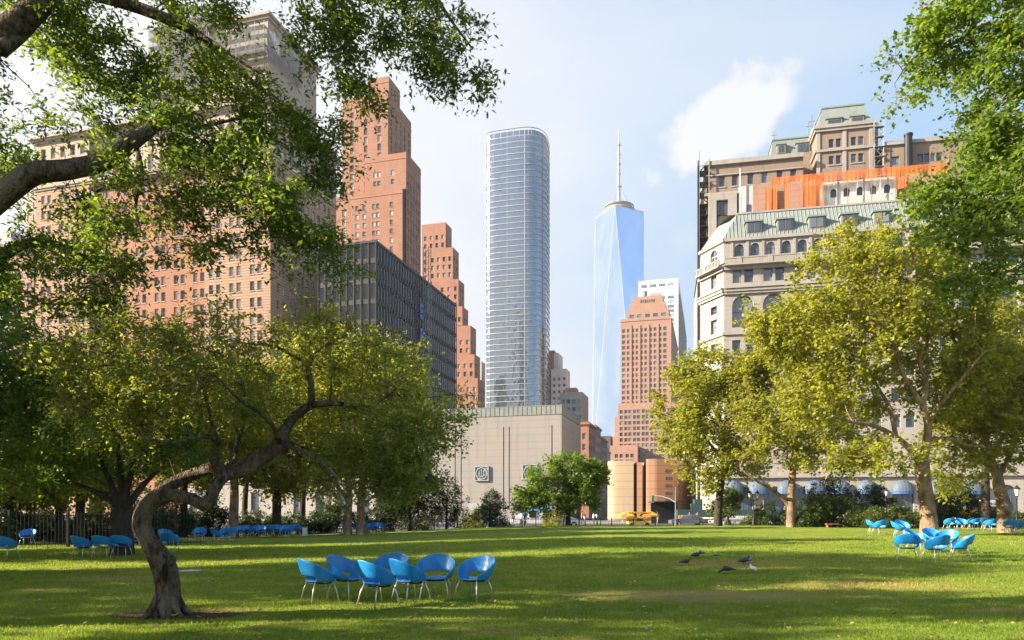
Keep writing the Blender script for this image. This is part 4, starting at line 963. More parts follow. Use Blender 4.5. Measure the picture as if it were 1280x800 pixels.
b.wall.face([(x.x, x.y, H1 - .1) for x in pathC + [X2(868, 197)]] + [(X2(850, 215).x, 215, H1 - .1), (X2(796, 215).x, 215, H1 - .1)], 0)
sl = b.part('window_slot', 'frame')
org_ = ORG[b.root.name]
for k in range(5):     # small dark slots
    z = zz_(593.5 + 9.2 * k, 150)
    p, q = X2(764, 173.7), X2(772, 170.3)
    g = MB()
    g.box((p.x, -.05, z - .28), (p.x + 1.75, .3, z + .28), 0, fr=lambda x, y, zz: (x, 149.2 + (x - p.x) * -.22 + 1.2 + y, zz)); g.build('window_slot', M['frame'], b.root)
    g = MB(); g.box((X2(833, 169).x, 0, z + .4), (X2(842, 169).x, .3, z + 1.0), 0, fr=lambda x, y, zz: (x, 147.6 + (x - X2(833, 169).x) * .6 + .25 + y, zz)); g.build('window_slot', M['frame'], b.root)
    for j, px in enumerate((848.5, 854, 859.5, 864.5)):
        P0 = pathD[0].lerp(pathD[1], (px - 846) / 22); g = MB()
        g.box((-.45, -.04, z + .3), (.45, .2, z + 1.1), 0, fr=lambda x, y, zz: (P0.x + x * .29, P0.y + x * 1.0 * .82 + y - .02, zz)); g.build('window_slot', M['frame'], b.root)
b.finish(['curve_brick', 'lit_brick'], 'glass_dk')
# small modern annex by the stone block: grey wall strip with canopy
fr = Frame(757, 162)
b = Building('entrance_annex', 'narrow grey annex with white slanted canopy between green tree and curved brick building', 'building', fr, (-5, 3))
b.block(fr.u(737, 0), fr.u(757, 0), 0, 10, -.2, fr.z(616, 0), 0)
cp_ = b.part('canopy', 'white_clad'); cp_.box((fr.u(737, -2), -2.5, fr.z(628, 0)), (fr.u(752, -2), 0, fr.z(627, 0) + .2), 0, fr=fr)
b.finish(['grey_conc'], 'glass')

# --- ornate stone building on the right
fr = Frame(905, 122, 12)
uR = 64.0
u_ = lambda x, v=0: fr.u(x, v)
b = Building('ornate_stone_building', 'ornate pale limestone building with green copper mansard roof on the right', 'building', fr, (25, 20))
zm0 = fr.z(299, u_(921)); zm1 = fr.z(268, 3.0, 3.0)
pit = 2.50
c0 = u_(924.5)
arch_c = [c0 + pit * k for k in range(24)]
ug = [c0 + 4.95 * k for k in range(13)]      # big bays, two arches each
z_ar = (fr.z(320.5, c0), fr.z(305, c0))
zbalT, zbalB = fr.z(326, c0), fr.z(338, c0)
zpr = (fr.z(353.5, c0), fr.z(336.5, c0)); zcor = fr.z(361, c0)
zA = (fr.z(409, c0), fr.z(369, c0)); zs = (fr.z(444, c0), fr.z(425, c0))
bc = [c + .55 for c in ug]
# chamfered corner: front starts at u=0, chamfer goes back-left
lower = []
def fac(**k): b.facade(P, A, D, 0, uR, m=0, **k)
P, A, D, _, _ = b.side('front', 0, uR, 0, 40)
def full(z0, z1, cols, rows, **k): b.facade(P, A, D, 0, uR, z0, z1, cols, rows, m=0, **k)
full(fr.z(323, c0), zm0, [(c - .75, c + .75) for c in arch_c], [z_ar], kind='arch', depth=.35, dn='hv', frame=0)
full(zcor, fr.z(323, c0), pairs(bc, 1.45, .42), [zpr], depth=.4, dn='h', frame=0)
full(fr.z(415, c0), zcor, [(c - 1.75, c + 1.75) for c in bc], [zA], kind='arch', depth=.7, dn='hv', frame=0)
full(7.6, fr.z(415, c0), pairs(bc, 1.35, .8), [zs, (zs[0] - 4.4, zs[1] - 4.6), (zs[0] - 8.6, zs[1] - 9.0), (zs[0] - 12.8, zs[1] - 13.2)], depth=.4, dn='h', frame=0)
full(-.2, 7.6, [(c - 1.6, c + 1.6) for c in bc], [(.4, 5.9)], kind='arch', depth=.5, dn='m', frame=0)
# chamfer + left side
cx, cv = u_(876.5, 5.2), 5.2
Cp = [fr(0, 0, 0), fr(cx, cv, 0)]
along = (Cp[0] - Cp[1]).normalized(); inward = Vector((along.y * -1, along.x, 0)); 
if inward.y < 0: inward = -inward
Wc = (Cp[0] - Cp[1]).length
Pc = lambda a, z, d: Cp[1] + along * a + inward * d + Vector((0, 0, z))
def ch(z0, z1, cols, rows, **k): b.facade(Pc, along, inward, 0, Wc, z0, z1, cols, rows, m=0, **k)
mid = Wc * .56
ch(fr.z(323, c0), zm0, [(mid - .9, mid + .9)], [z_ar], kind='arch', depth=.3, dn='hv', frame=1)
ch(zcor, fr.z(323, c0), [(mid - .75, mid + .75)], [zpr], depth=.4, frame=2)
ch(fr.z(415, c0), zcor, [(mid - .85, mid + .85)], [(fr.z(412, c0), fr.z(394, c0)), (fr.z(387, c0), fr.z(377, c0))], depth=.5, frame=2)
ch(-.2, fr.z(415, c0), [(mid - .75, mid + .75)], [(zs[0] - 13, zs[1] - 13), (zs[0] - 8.8, zs[1] - 8.8), (zs[0] - 4.5, zs[1] - 4.5), zs], depth=.4, frame=2)
Lw = lambda a, z, d: fr(cx + d, cv + 34 - a, z)
b.facade(Lw, -fr.V, fr.U, 0, 34, -.2, zm0, [(c - .8, c + .8) for c in np.arange(2, 33, 4)], [zs, zpr], m=0)
b.wall.face([fr(uR, 0, -.2), fr(uR, 40, -.2), fr(uR, 40, zm0), fr(uR, 0, zm0)]); b.wall.face([fr(cx, 40, -.2), fr(uR, 40, -.2), fr(uR, 40, zm0), fr(cx, 40, zm0)])
# string courses following front + chamfer
def course(z, h, out, inn=.0):
    b.trim.box((0, -out, z), (uR, -inn - .003, z + h), 0, fr=fr)
    b.trim.box((-out, -out, z), (Wc + .15, -.003, z + h), 0, fr=lambda x, y, zz: Pc(x, zz, y))
course(zcor - .5, .45, .55); course(zcor - .9, .35, .35); course(zcor, .25, .75)
course(fr.z(416, c0) - .3, .5, .3); course(zs[0] - 5.6, .3, .2); course(7.3, .6, .5); course(zm0 - .35, .5, .35); course(zbalB + .1, .5, .45); course(z_ar[1] + .35, .2, .12)
# balustrade
bal = b.part('balustrade', 'lime')
for (T, a0, a1) in ((lambda x, y, z: P(x, z, y), 0, uR), (lambda x, y, z: Pc(x, z, y), 0, Wc)):
    bal.box((a0, -1.25, zbalB + .62), (a1, -.05, zbalB + .85), 0, fr=T); bal.box((a0, -1.2, zbalT + .1), (a1, -.95, zbalT + .3), 0, fr=T)
    for x in np.arange(a0 + .15, a1, .38): bal.box((x, -1.14, zbalB + .85), (x + .17, -1.0, zbalT + .1), 0, fr=T)
    for x in np.arange(a0 + 2, a1, 4.95): bal.box((x, -1.24, zbalB + .85), (x + .7, -.92, zbalT + .36), 0, fr=T)
# pilasters between arches
for c in arch_c: b.trim.box((c - pit / 2 - .22, -.14, fr.z(321.5, c0)), (c - pit / 2 + .22, -.003, zm0 - .36), 0, fr=fr)
# mansard roof
mf = b.part('mansard_roof', 'copper')
top_l = (u_(921, 3), 3.0)
quad = [fr(-.2, -.2, zm0 + .16), fr(uR, -.2, zm0 + .16), fr(uR, 3.0, zm1), fr(top_l[0], 3.0, zm1)]
mf.face(quad); q2 = [fr(cx - .2, cv, zm0 + .16), fr(-.2, -.2, zm0 + .16), fr(top_l[0], 3.0, zm1)]; mf.face([q2[0], q2[1], q2[2], fr(cx + 3, cv + 2.5, zm1)])
mf.face([fr(cx - .2, cv, zm0 + .16), fr(cx + 3, cv + 2.5, zm1), fr(cx + 3, 34, zm1), fr(cx - .2, 34, zm0 + .16)])
for u in np.arange(.3, uR, .62):     # standing seams
    zz = [fr(u, -.22, zm0 + .2), fr(max(u, top_l[0] + (0 if u > top_l[0] else 0)), 2.98, zm1 + .02)]
    if u < top_l[0]: t = (u + .2) / (top_l[0] + .2); zz = [fr(u, -.22, zm0 + .2), fr(u, -.2 + 3.2 * t, zm0 + .2 + (zm1 - zm0) * t)]
    mf.tube(zz, .055, 4)
b.roof.face([fr(cx + 3, 2.9, zm1 - .02), fr(uR, 2.9, zm1 - .02), fr(uR, 38, zm1 - .02), fr(cx + 3, 38, zm1 - .02)])
b.trim.box((top_l[0], 2.8, zm1 - .05), (uR, 3.15, zm1 + .25), 0, fr=fr)
# dormers
for k in range(11):
    uc = u_(942.5) + k * 4.98 ; zd0, zd1 = fr.z(290, uc), fr.z(277.5, uc)
    if k > 0: zd0, zd1 = zm0 + (fr.z(290, u_(942.5)) - zm0), zm0 + (fr.z(277.5, u_(942.5)) - zm0)
    d = MB(); d.box((uc - 1.25, .15, zd0 - .2), (uc + 1.25, 2.6, zd1 + .1), 0, fr=fr); d.box((uc - 1.5, -.1, zd1 + .1), (uc + 1.5, 2.9, zd1 + .38), 0, fr=fr)
    do = d.build('dormer', M['copper'], b.root)
    w = MB()
    w.box((uc - 1.05, .08, zd0), (uc + 1.05, .145, zd1), 0, fr=fr); w.box((uc - .95, .05, zd0 + .1), (uc - .1, .078, zd1 - .1), 1, fr=fr); w.box((uc + .1, .05, zd0 + .1), (uc + .95, .078, zd1 - .1), 1, fr=fr)
    wo = w.build('window', [M['frame_br'], M['glass_dk']], do, org=ORG[b.root.name])
    ORG[wo.name] = ORG[b.root.name]
# ground floor awnings
aw = (917, 949, 985, 1020, 1052, 1085, 1130, 1175, 1218)
M['awning'] = pmat('pale_blue_awning', (.095, .125, .16), (.07, .10, .14), 1.2, rough=.6)
M['awning_b'] = pmat('blue_awning_valance', (.04, .09, .22), (.06, .12, .27), 1.5, rough=.6)
for px in aw:
    u = u_(px, -1); z = fr.z(613.5, u); a = MB(); K = 10; r = 1.6
    for i in range(K):
        for j in range(5):
            pts = []
            for (ii, jj) in ((i, j), (i + 1, j), (i + 1, j + 1), (i, j + 1)):
                th = math.pi * ii / K; ph = math.pi / 2 * jj / 5
                pts.append(fr(u + r * math.cos(th) , -.1 - 1.5 * math.sin(th) * math.sin(ph) if False else -.05 - 1.6 * math.sin(ph) * math.sin(th) ** .5, z + r * 1.15 * math.sin(th) * math.cos(ph)))
            a.face(pts)
    for i in range(K):
        t0, t1 = math.pi * i / K, math.pi * (i + 1) / K
        a.face([fr(u + r * math.cos(t0), -.05 - 1.6 * math.sin(t0) ** .5, z), fr(u + r * math.cos(t1), -.05 - 1.6 * math.sin(t1) ** .5, z), fr(u + r * math.cos(t1), -.05 - 1.6 * math.sin(t1) ** .5, z - .55), fr(u + r * math.cos(t0), -.05 - 1.6 * math.sin(t0) ** .5, z - .55)], 1)
    a.build('awning', [M['awning'], M['awning_b']], b.root)
# ---- upper setback blocks
M['render_white'] = pmat('white_render', (.46, .46, .44), (.40, .40, .38), .8, rough=.9)
v1 = 9.0    # left tan block
ua, ub = u_(884, v1), u_(1004, v1); zt = fr.z(203, u_(905, v1), v1)
cA = [u_(x, v1) for x in (902.5, 918.5, 938, 955.5, 974.5, 991.5)]; zw = (fr.z(233.5, cA[0], v1), fr.z(218.5, cA[0], v1))
b.block(ua, ub, v1, 30, zm0, zt, 1, parapet=.5, front=[dict(z0=zm0, cols=[(c - .5, c + .5) for c in cA], rows=[zw], depth=.3, dn='h', frame=0, sill=1)], left=[dict(cols=[(c - .5, c + .5) for c in (12, 16, 20)], rows=[zw])])
b.trim.box((ua - .5, v1 - .5, zt - .5), (ub, 30, zt + .25), 0, fr=fr); b.trim.box((ua - .2, v1 - .25, zt - 2.4), (ub, 30, zt - 2.2), 0, fr=fr)
b.trim.box((ua - .5, v1 - .9, zw[0] - 1.8), (u_(926, v1), v1 - .003, zw[0] - 1.3), 0, fr=fr)
# projecting stone bay with tall dark glazing
by = b.part('stone_bay', 'lime'); uA, uB = u_(886, 7.4), u_(921, 7.4); zb_ = zw[0] - 1.8
by.box((uA, 7.2, zm0), (u_(895.5, 7.4), v1, zb_), 0, fr=fr); by.box((u_(910, 7.4), 7.2, zm0), (uB, v1, zb_), 0, fr=fr); by.box((u_(895.5, 7.4), 7.2, zb_ - 1.3), (u_(910, 7.4), v1, zb_), 0, fr=fr)
b.extra.setdefault('bay_window', (MB(), ['frame_br', 'glass_dk']))
bw = b.extra['bay_window'][0]; wx0, wx1 = u_(896, 7.8), u_(909.5, 7.8)
for (za, zb_2) in ((fr.z(290, wx0, 7.8), fr.z(272, wx0, 7.8)), (fr.z(268, wx0, 7.8), fr.z(252, wx0, 7.8))):
    bw.box((wx0, 7.8, za - .2), (wx1, 7.9, zb_2 + .2), 0, fr=fr)
    for k in range(3): w_ = (wx1 - wx0) / 3; bw.box((wx0 + w_ * k + .08, 7.74, za), (wx0 + w_ * (k + 1) - .08, 7.79, zb_2), 1, fr=fr)
# white hoarding next to it
wh = b.part('white_hoarding', 'render_white'); wh.box((u_(923, 7.6), 7.5, zm1 - 1), (u_(958, 7.6), 7.7, zw[0] - .9), 0, fr=fr)
wn_ = b.part('hoarding_window', 'glass_dk'); wn_.box((u_(933, 7.4), 7.42, zm1 + .4), (u_(938.5, 7.4), 7.48, zm1 + 3.4), 0, fr=fr)
# pink brick panel behind the orange netting
pk = b.part('brick_infill', 'brown_brick'); pk.box((u_(941, 7.2), 7.1, zm1 - .5), (u_(962, 7.2), 7.3, zw[0] - .9), 0, fr=fr); pk.box((u_(984, 7.2), 7.1, zm1 - .5), (u_(1004, 7.2), 7.3, zw[0] - .4), 0, fr=fr); pk.box((u_(962, 7.2), 8.2, zm1 - .5), (u_(1028, 7.2), 8.4, zw[0] - .2), 0, fr=fr)
dkp = b.part('boarded_opening', 'frame_br'); dkp.box((u_(970, 7), 8.1, zm1 + .5), (u_(975, 7), 8.19, zm1 + 3.6), 0, fr=fr)
# white rendered attic with five arches
v2 = 5.6; ua, ub = u_(1029, v2), u_(1121, v2); cs = [u_(x, v2) for x in (1042, 1058.5, 1075, 1092, 1109)]
zA0, zA1 = fr.z(247, cs[0], v2), fr.z(236, cs[0], v2); zt2 = fr.z(226, ua, v2)
b.block(ua, ub, v2, 9.5, zm1 - .5, zt2, 2, front=[dict(cols=[(c - .52, c + .52) for c in cs], rows=[(zA0, zA1)], kind='arch', depth=.4, dn='hv')], left=[dict()])
b.trim.box((ua - .1, v2 - .12, zt2 - .12), (ub + .1, 9.5, zt2 + .12), 0, fr=fr)
# tower
v3 = 10.0; ua, ub = u_(1020.5, v3), u_(1091, v3); zt3 = fr.z(160, ua, v3)
tc_ = [u_(x, v3) for x in (1043.5, 1071.5)]
zr = [(fr.z(205.5, tc_[0], v3), fr.z(194.5, tc_[0], v3)), (fr.z(184.5, tc_[0], v3), fr.z(173.5, tc_[0], v3))]
b.block(ua, ub, v3, 22, zm1, zt3, 1, front=[dict(cols=pairs(tc_, .85, .35), rows=zr, depth=.3, dn='h', sill=1)], left=[dict(cols=[(c - .6, c + .6) for c in (14, 18)], rows=zr, depth=.3)])
b.trim.box((ua - .55, v3 - .55, zt3 - .4), (ub + .55, 22.5, zt3 + .2), 0, fr=fr); b.trim.box((ua - .35, v3 - .35, zt3 - .9), (ub + .35, 22.3, zt3 - .4 - .004), 0, fr=fr)
b.trim.box((ua - .3, v3 - .3, zr[0][1] + .75), (ub + .3, 22.3, zr[0][1] + 1.15), 0, fr=fr)
for c in (ua, (ua + ub) / 2 - .3, ub - .6): b.trim.box((c, v3 - .15, zm1), (c + .6, v3 - .003, zt3 - .95), 0, fr=fr)
def mans(ua, ub, va, vb, z0, z1, ins, wins):
    mf.face([fr(ua, va, z0), fr(ub, va, z0), fr(ub - ins, va + ins, z1), fr(ua + ins, va + ins, z1)])
    mf.face([fr(ua, vb, z0), fr(ua, va, z0), fr(ua + ins, va + ins, z1), fr(ua + ins, vb - ins, z1)])
    mf.face([fr(ub, va, z0), fr(ub, vb, z0), fr(ub - ins, vb - ins, z1), fr(ub - ins, va + ins, z1)])
    mf.face([fr(ub, vb, z0), fr(ua, vb, z0), fr(ua + ins, vb - ins, z1), fr(ub - ins, vb - ins, z1)])
    mf.box((ua + ins - .15, va + ins - .15, z1), (ub - ins + .15, vb - ins + .15, z1 + .25), 0, fr=fr)
    for (uc, w, za, zb) in wins:
        d = MB(); d.box((uc - w / 2 - .25, va + .02, za - .15), (uc + w / 2 + .25, va + 1.4, zb + .15), 0, fr=fr); d.box((uc - w / 2 - .45, va - .15, zb + .15), (uc + w / 2 + .45, va + 1.5, zb + .35), 0, fr=fr)
        do = d.build('dormer', M['copper'], b.root)
        g = MB(); g.box((uc - w / 2, va - .02, za), (uc + w / 2, va + .015, zb), 0, fr=fr); g.box((uc - w / 2 + .1, va - .05, za + .1), (uc - .06, va - .022, zb - .1), 1, fr=fr); g.box((uc + .06, va - .05, za + .1), (uc + w / 2 - .1, va - .022, zb - .1), 1, fr=fr)
        g.build('window', [M['frame_br'], M['glass_dk']], do, org=ORG[b.root.name])
za = fr.z(141.5, ub, v3)
mans(ua + .1, ub - .1, v3 + .05, 21.5, zt3 + .2, fr.z(137, ua, v3 + 1), 1.1, [(u_(1043, v3), 2.1, fr.z(159, u_(1043, v3), v3), fr.z(149, u_(1043, v3), v3)), (u_(1071.5, v3), 1.7, fr.z(155.5, u_(1071, v3), v3), fr.z(146, u_(1071, v3), v3))])
# small mansard behind, left of the tower
v4 = 14; ua, ub = u_(961, v4), u_(1024, v4); z0 = fr.z(194, ua, v4); z1 = fr.z(174, ua, v4)
mans(ua, ub, v4, 24, min(z0, zt), z1, .8, [(u_(976.5, v4), 1.0, fr.z(192, ua, v4), fr.z(183, ua, v4)), (u_(1004, v4), 1.9, fr.z(190.5, u_(1004, v4), v4), fr.z(179.5, u_(1004, v4), v4))])
b.wall.face([fr(ua, v4, zt - 2), fr(ub, v4, zt - 2), fr(ub, v4, z0), fr(ua, v4, z0)], 1)
# right-hand tan block
v5 = 9.5; ua, ub = u_(1105, v5), uR - 1; zt5 = fr.z(180.5, ua, v5)
zwa, zwb = fr.z(206, u_(1119, v5), v5), fr.z(195.5, u_(1119, v5), v5)
c1_ = u_(1119, v5); big = [u_(x, v5) for x in (1151, 1158.5, 1166, 1173.5)]
b.block(ua, ub, v5, 30, zm1, zt5, 1, parapet=.4, front=[dict(cols=[(c1_ - .65, c1_ + .65)] + [(c - .56, c + .56) for c in big] + [(c - .7, c + .7) for c in [u_(x, v5) for x in (1204, 1224, 1244, 1262)]], rows=[(zwa, zwb)], depth=.3, dn='')])
b.trim.box((ua - .3, v5 - .35, zt5 - .35), (ub, 30.2, zt5 + .15), 0, fr=fr)
b.block(u_(1176, 6.5), uR, 6.5, 9.4, zm1, fr.z(226, u_(1200, 6.5), 6.5), 0, front=[dict(cols=[(c - .9, c + .9) for c in [u_(x, 6.5) for x in (1223, 1245, 1262)]], rows=[(zm1 + 2, zm1 + 4.6)])])
b.block(u_(1092, 13), ua, 13, 20, zm1, fr.z(160, ua, 13), 3)
st = b.part('fire_stair', 'steel_tube')
s0, s1 = u_(1092, 9.3), u_(1104, 9.3); zq = fr.z(222, s0, 9.3); zq1 = fr.z(160, s0, 9.3)
n = 5
for k in range(n):
    za, zb = zq + (zq1 - zq) * k / n, zq + (zq1 - zq) * (k + 1) / n
    x0, x1 = (s0, s1) if k % 2 else (s1, s0)
    for dz in (0, .9): st.tube([fr(x0, 9.2, za + dz), fr(x1, 9.2, zb + dz)], .06, 4)
    st.box((s0, 8.8, zb - .05), (s1, 9.6, zb + .03), 0, fr=fr)
for x in (s0, s1): st.tube([fr(x, 9.0, zq), fr(x, 9.0, zq1 + 1)], .06, 4)
pp = b.part('flue_pipe', 'black_steel'); up = u_(1135.5, 8.8); pp.tube([fr(up, 8.8, zm1), fr(up, 8.8, fr.z(168, up, 8.8))], .62, 14); pp.tube([fr(up, 8.8, fr.z(170, up, 8.8)), fr(up, 8.8, fr.z(168, up, 8.8) + .05)], .72, 14)
vp = b.part('vent_pipe', 'white_paint'); up = u_(925.5, 7); vp.tube([fr(up, 7, zm1 - .3), fr(up, 7, fr.z(211, up, 7))], .09, 6)
for (px, py) in ((896, 200), (913, 199)): vp.tube([fr(u_(px, 12), 12, zt), fr(u_(px, 12), 12, zt + 1.6)], .05, 4)
for (px, h) in ((1011, 3.0), (1015, 4.2), (1019, 2.6), (967.5, 1.6)):
    u = u_(px, 15); an = MB(); an.tube([fr(u, 15, z1), fr(u, 15, z1 + h)], .05, 4); an.tube([fr(u - .5, 15, z1 + h * .7), fr(u + .5, 15, z1 + h * .7)], .04, 4); an.build('antenna', M['black_iron'], b.root)
b.finish(['lime', 'tanbrick', 'render_white', 'copper'], 'glass_dk', frames=('frame', 'frame_lt', 'frame_br'), trim='lime')
# orange safety netting round the roof works
s_ = thing('safety_netting', 'bright orange safety netting strung round the roof works of the ornate stone building', 'netting', fr(u_(1080, 5), 5, zm1))
nb = MB(); pb2 = MB(); vN = 4.4
def nz_band(xa, ya, xb, yb, ha, hb, v, seg=14):
    for k in range(seg):
        t0, t1 = k / seg, (k + 1) / seg
        for_pts = []
        for t in (t0, t1):
            x = xa + (xb - xa) * t; u = u_(x, v); zt_ = fr.z(ya + (yb - ya) * t, u, v); zb_ = fr.z(ya + ha + (yb + hb - ya - ha) * t, u, v)
            sag = .12 * math.sin(t * 3.1 * 6); for_pts.append((u, zt_, zb_, sag))
        (u0, t_0, b0, s0_), (u1, t_1, b1, s1_) = for_pts
        for q_ in range(4):
            e0, e1 = q_ / 4, (q_ + 1) / 4; w0, w1 = (.07 * math.sin(k * 1.7 + q_) for _ in (0,)).__next__(), .07 * math.sin(k * 1.7 + q_ + 1); lp = lambda a_, c_, e_: a_ + (c_ - a_) * e_
            nb.face([fr(lp(u0, u1, e0), v + w0 * 1.4, lp(b0, b1, e0) + s0_ + w0 * .3), fr(lp(u0, u1, e1), v + w1 * 1.4, lp(b0, b1, e1) + s1_ + w1 * .3), fr(lp(u0, u1, e1), v + w1 * .3, lp(t_0, t_1, e1)), fr(lp(u0, u1, e0), v + w0 * .3, lp(t_0, t_1, e0))])
nz_band(966, 222, 1028, 216, 8, 7, vN, 8); nz_band(1028, 216, 1185, 203, 12, 13, vN, 22)
nz_band(957, 236, 965, 235, 30, 29, vN, 2); nz_band(965, 223, 972, 222, 43, 42, vN, 2); nz_band(980, 227, 986, 226, 37, 36, vN, 2); nz_band(1004, 221, 1029, 218, 41, 42, vN, 4); nz_band(1176, 204, 1185, 203, 22, 22, vN, 2); nz_band(1120, 215, 1136, 213, 22, 20, vN, 3)
for px, yt in ((957, 234), (966, 221), (981, 220), (1004, 218), (1028, 215), (1060, 212), (1090, 210), (1120, 207), (1150, 205), (1170, 203), (1185, 202)):
    u = u_(px, vN); pb2 = MB(); pb2.tube([fr(u, vN + .12, zm1 - .1), fr(u, vN + .12, fr.z(yt, u, vN))], .06, 5); pb2.build('post', M['frame_br'], s_)
for k in range(6):
    u = u_(1136 + k * 9, vN + 2); pb2 = MB(); pb2.tube([fr(u, vN + 2, zm1), fr(u, vN + 2, fr.z(222, u, vN))], .07, 5); pb2.build('post', M['frame_br'], s_)
pb2 = MB(); pb2.tube([fr(u_(1125, 6), 6, zm1 + 2), fr(u_(1185, 6), 6, zm1 + 2.3)], .08, 5)
nb.build('netting', M['net_orange'], s_); pb2.build('rail', M['frame_br'], s_)
bb = MB(); bb.box((u_(1121, 7), 7, zm1 - .1), (u_(1180, 7), 7.2, fr.z(216, u_(1150, 7), 7)), 0, fr=fr); bb.build('brick_backing', M['brown_brick'], s_)
# dark scaffold tower at the left edge of the ornate building
fs = Frame(874, 131, 12)
s_ = thing('dark_scaffold_tower', 'tall dark stair scaffold tower against the left edge of the ornate stone building', 'scaffolding', fs(.8, 1, -.1))
mb = MB(); sh = MB(); w = fs.u(886.5, 0); zt = fs.z(203, 0)
for u in (0, w):
    for v in (0, 2.2): mb.tube([fs(u, v, 0), fs(u, v, zt + (2.0 if u == 0 else .5))], .09, 4)
k = 0
for z in np.arange(1.5, zt, 2.0):
    mb.box((0, 0, z), (w, 2.2, z + .12), 0, fr=fs)
    a, c = (0, w) if k % 2 else (w, 0); mb.tube([fs(a, .3, z), fs(c, .3, z + 2)], .09, 4); mb.tube([fs(a, -.05, z + 1), fs(c, -.05, z + 1)], .05, 4); k += 1
sh.box((-.25, -.1, 0), (-.12, 2.3, zt + .4), 0, fr=fs); sh.box((.1, 1.9, 0), (w - .4, 2.0, zt - 7), 0, fr=fs)
mb.build('tube_frame', M['black_steel'], s_); sh.build('cladding', M['black_steel'], s_)
# neighbour behind at the far right
fr = Frame(1245, 150, 12)
b = Building('grey_side_building', 'grey stone building at the right edge seen between the leaves', 'building', fr, (12, 10))
b.block(0, 40, 0, 25, -.2, fr.z(310, 0), 0, front=[dict(cols=rng_cols(3, 37, 9, 2.2), rows=rows_(6, 4.2, 11, 2.6), dn='h')], left=[dict()])
b.finish(['grey_conc'], 'glass_dk', limit=40)
# pale stone houses half hidden behind the left trees
fr = Frame(470, 118)
b = Building('white_stone_pavilion', 'low pale stone building glimpsed under the left trees behind the chairs', 'building', fr, (-20, 6))
uL = fr.u(230, 0)
b.block(uL, 0, 0, 12, -.2, 7.0, 0, front=[dict(cols=rng_cols(uL + 2, -2, 9, 1.6), rows=[(1.2, 5.0)], depth=.35)]); b.cornice(uL, 0, 0, 12, 6.5, .6, .4)
b.finish(['lime'], 'glass_dk', trim='lime')

# --- sidewalk shed
fr = Frame(848, 96, 4)
s_ = thing('sidewalk_shed', 'dark green sidewalk shed on posts along the street, left of the shaded plane tree', 'construction shed', fr(8, 1.2, -.1))
M['shed_green'] = pmat('dark_green_plywood', (.035, .075, .075), (.03, .06, .06), .8, rough=.6)
mb = MB(); w = fr.u(1012, 0); z0, z1 = fr.z(646.5, 0), fr.z(637, 0)
mb.box((0, 0, z0), (w, .12, z1), 0, fr=fr); mb.box((0, 2.6, z0), (w, 2.72, z1), 0, fr=fr); mb.box((0, .12, z0), (w, 2.6, z0 + .15), 0, fr=fr); mb.box((-.1, 0, z0), (-.001, 2.7, z1), 0, fr=fr)
mb.build('parapet_panel', M['shed_green'], s_)
for u in np.arange(.2, w, 2.9):
    for v in (.2, 2.5): p = MB(); p.box((u - .07, v - .07, -.15), (u + .07, v + .07, z0 - .003), 0, fr=fr); p.build('post', M['grey_conc'], s_)
p = MB(); p.box((0, .3, z0 - .35), (w, .42, z0 - .2), 0, fr=fr); p.box((0, .3, 1.0), (w, .36, 1.1), 0, fr=fr); p.build('beam', M['grey_conc'], s_)
p = MB(); p.box((fr.u(870, 0), 1.0, z1 + .01), (fr.u(880, 0), 2.2, z1 + 1.4), 0, fr=fr); p.box((fr.u(866, 0), 1.1, z1 + .01), (fr.u(870, 0), 2.0, z1 + .8), 0, fr=fr); p.build('site_box', M['shed_green'], s_)
t_ = thing('low_dark_canopy', 'dark glazed canopy with vine screen between the food cart and the sidewalk shed', 'canopy', (PX(830, 650, 100).x, 100, -.1))
p = MB(); a, c = PX(812, 650, 100).x, PX(845, 650, 100).x; p.box((a, 99, 0), (c, 99.15, 3.0)); p.box((a, 97, 2.9), (c, 101, 3.05)); p.build('screen', M['black_steel'], t_)

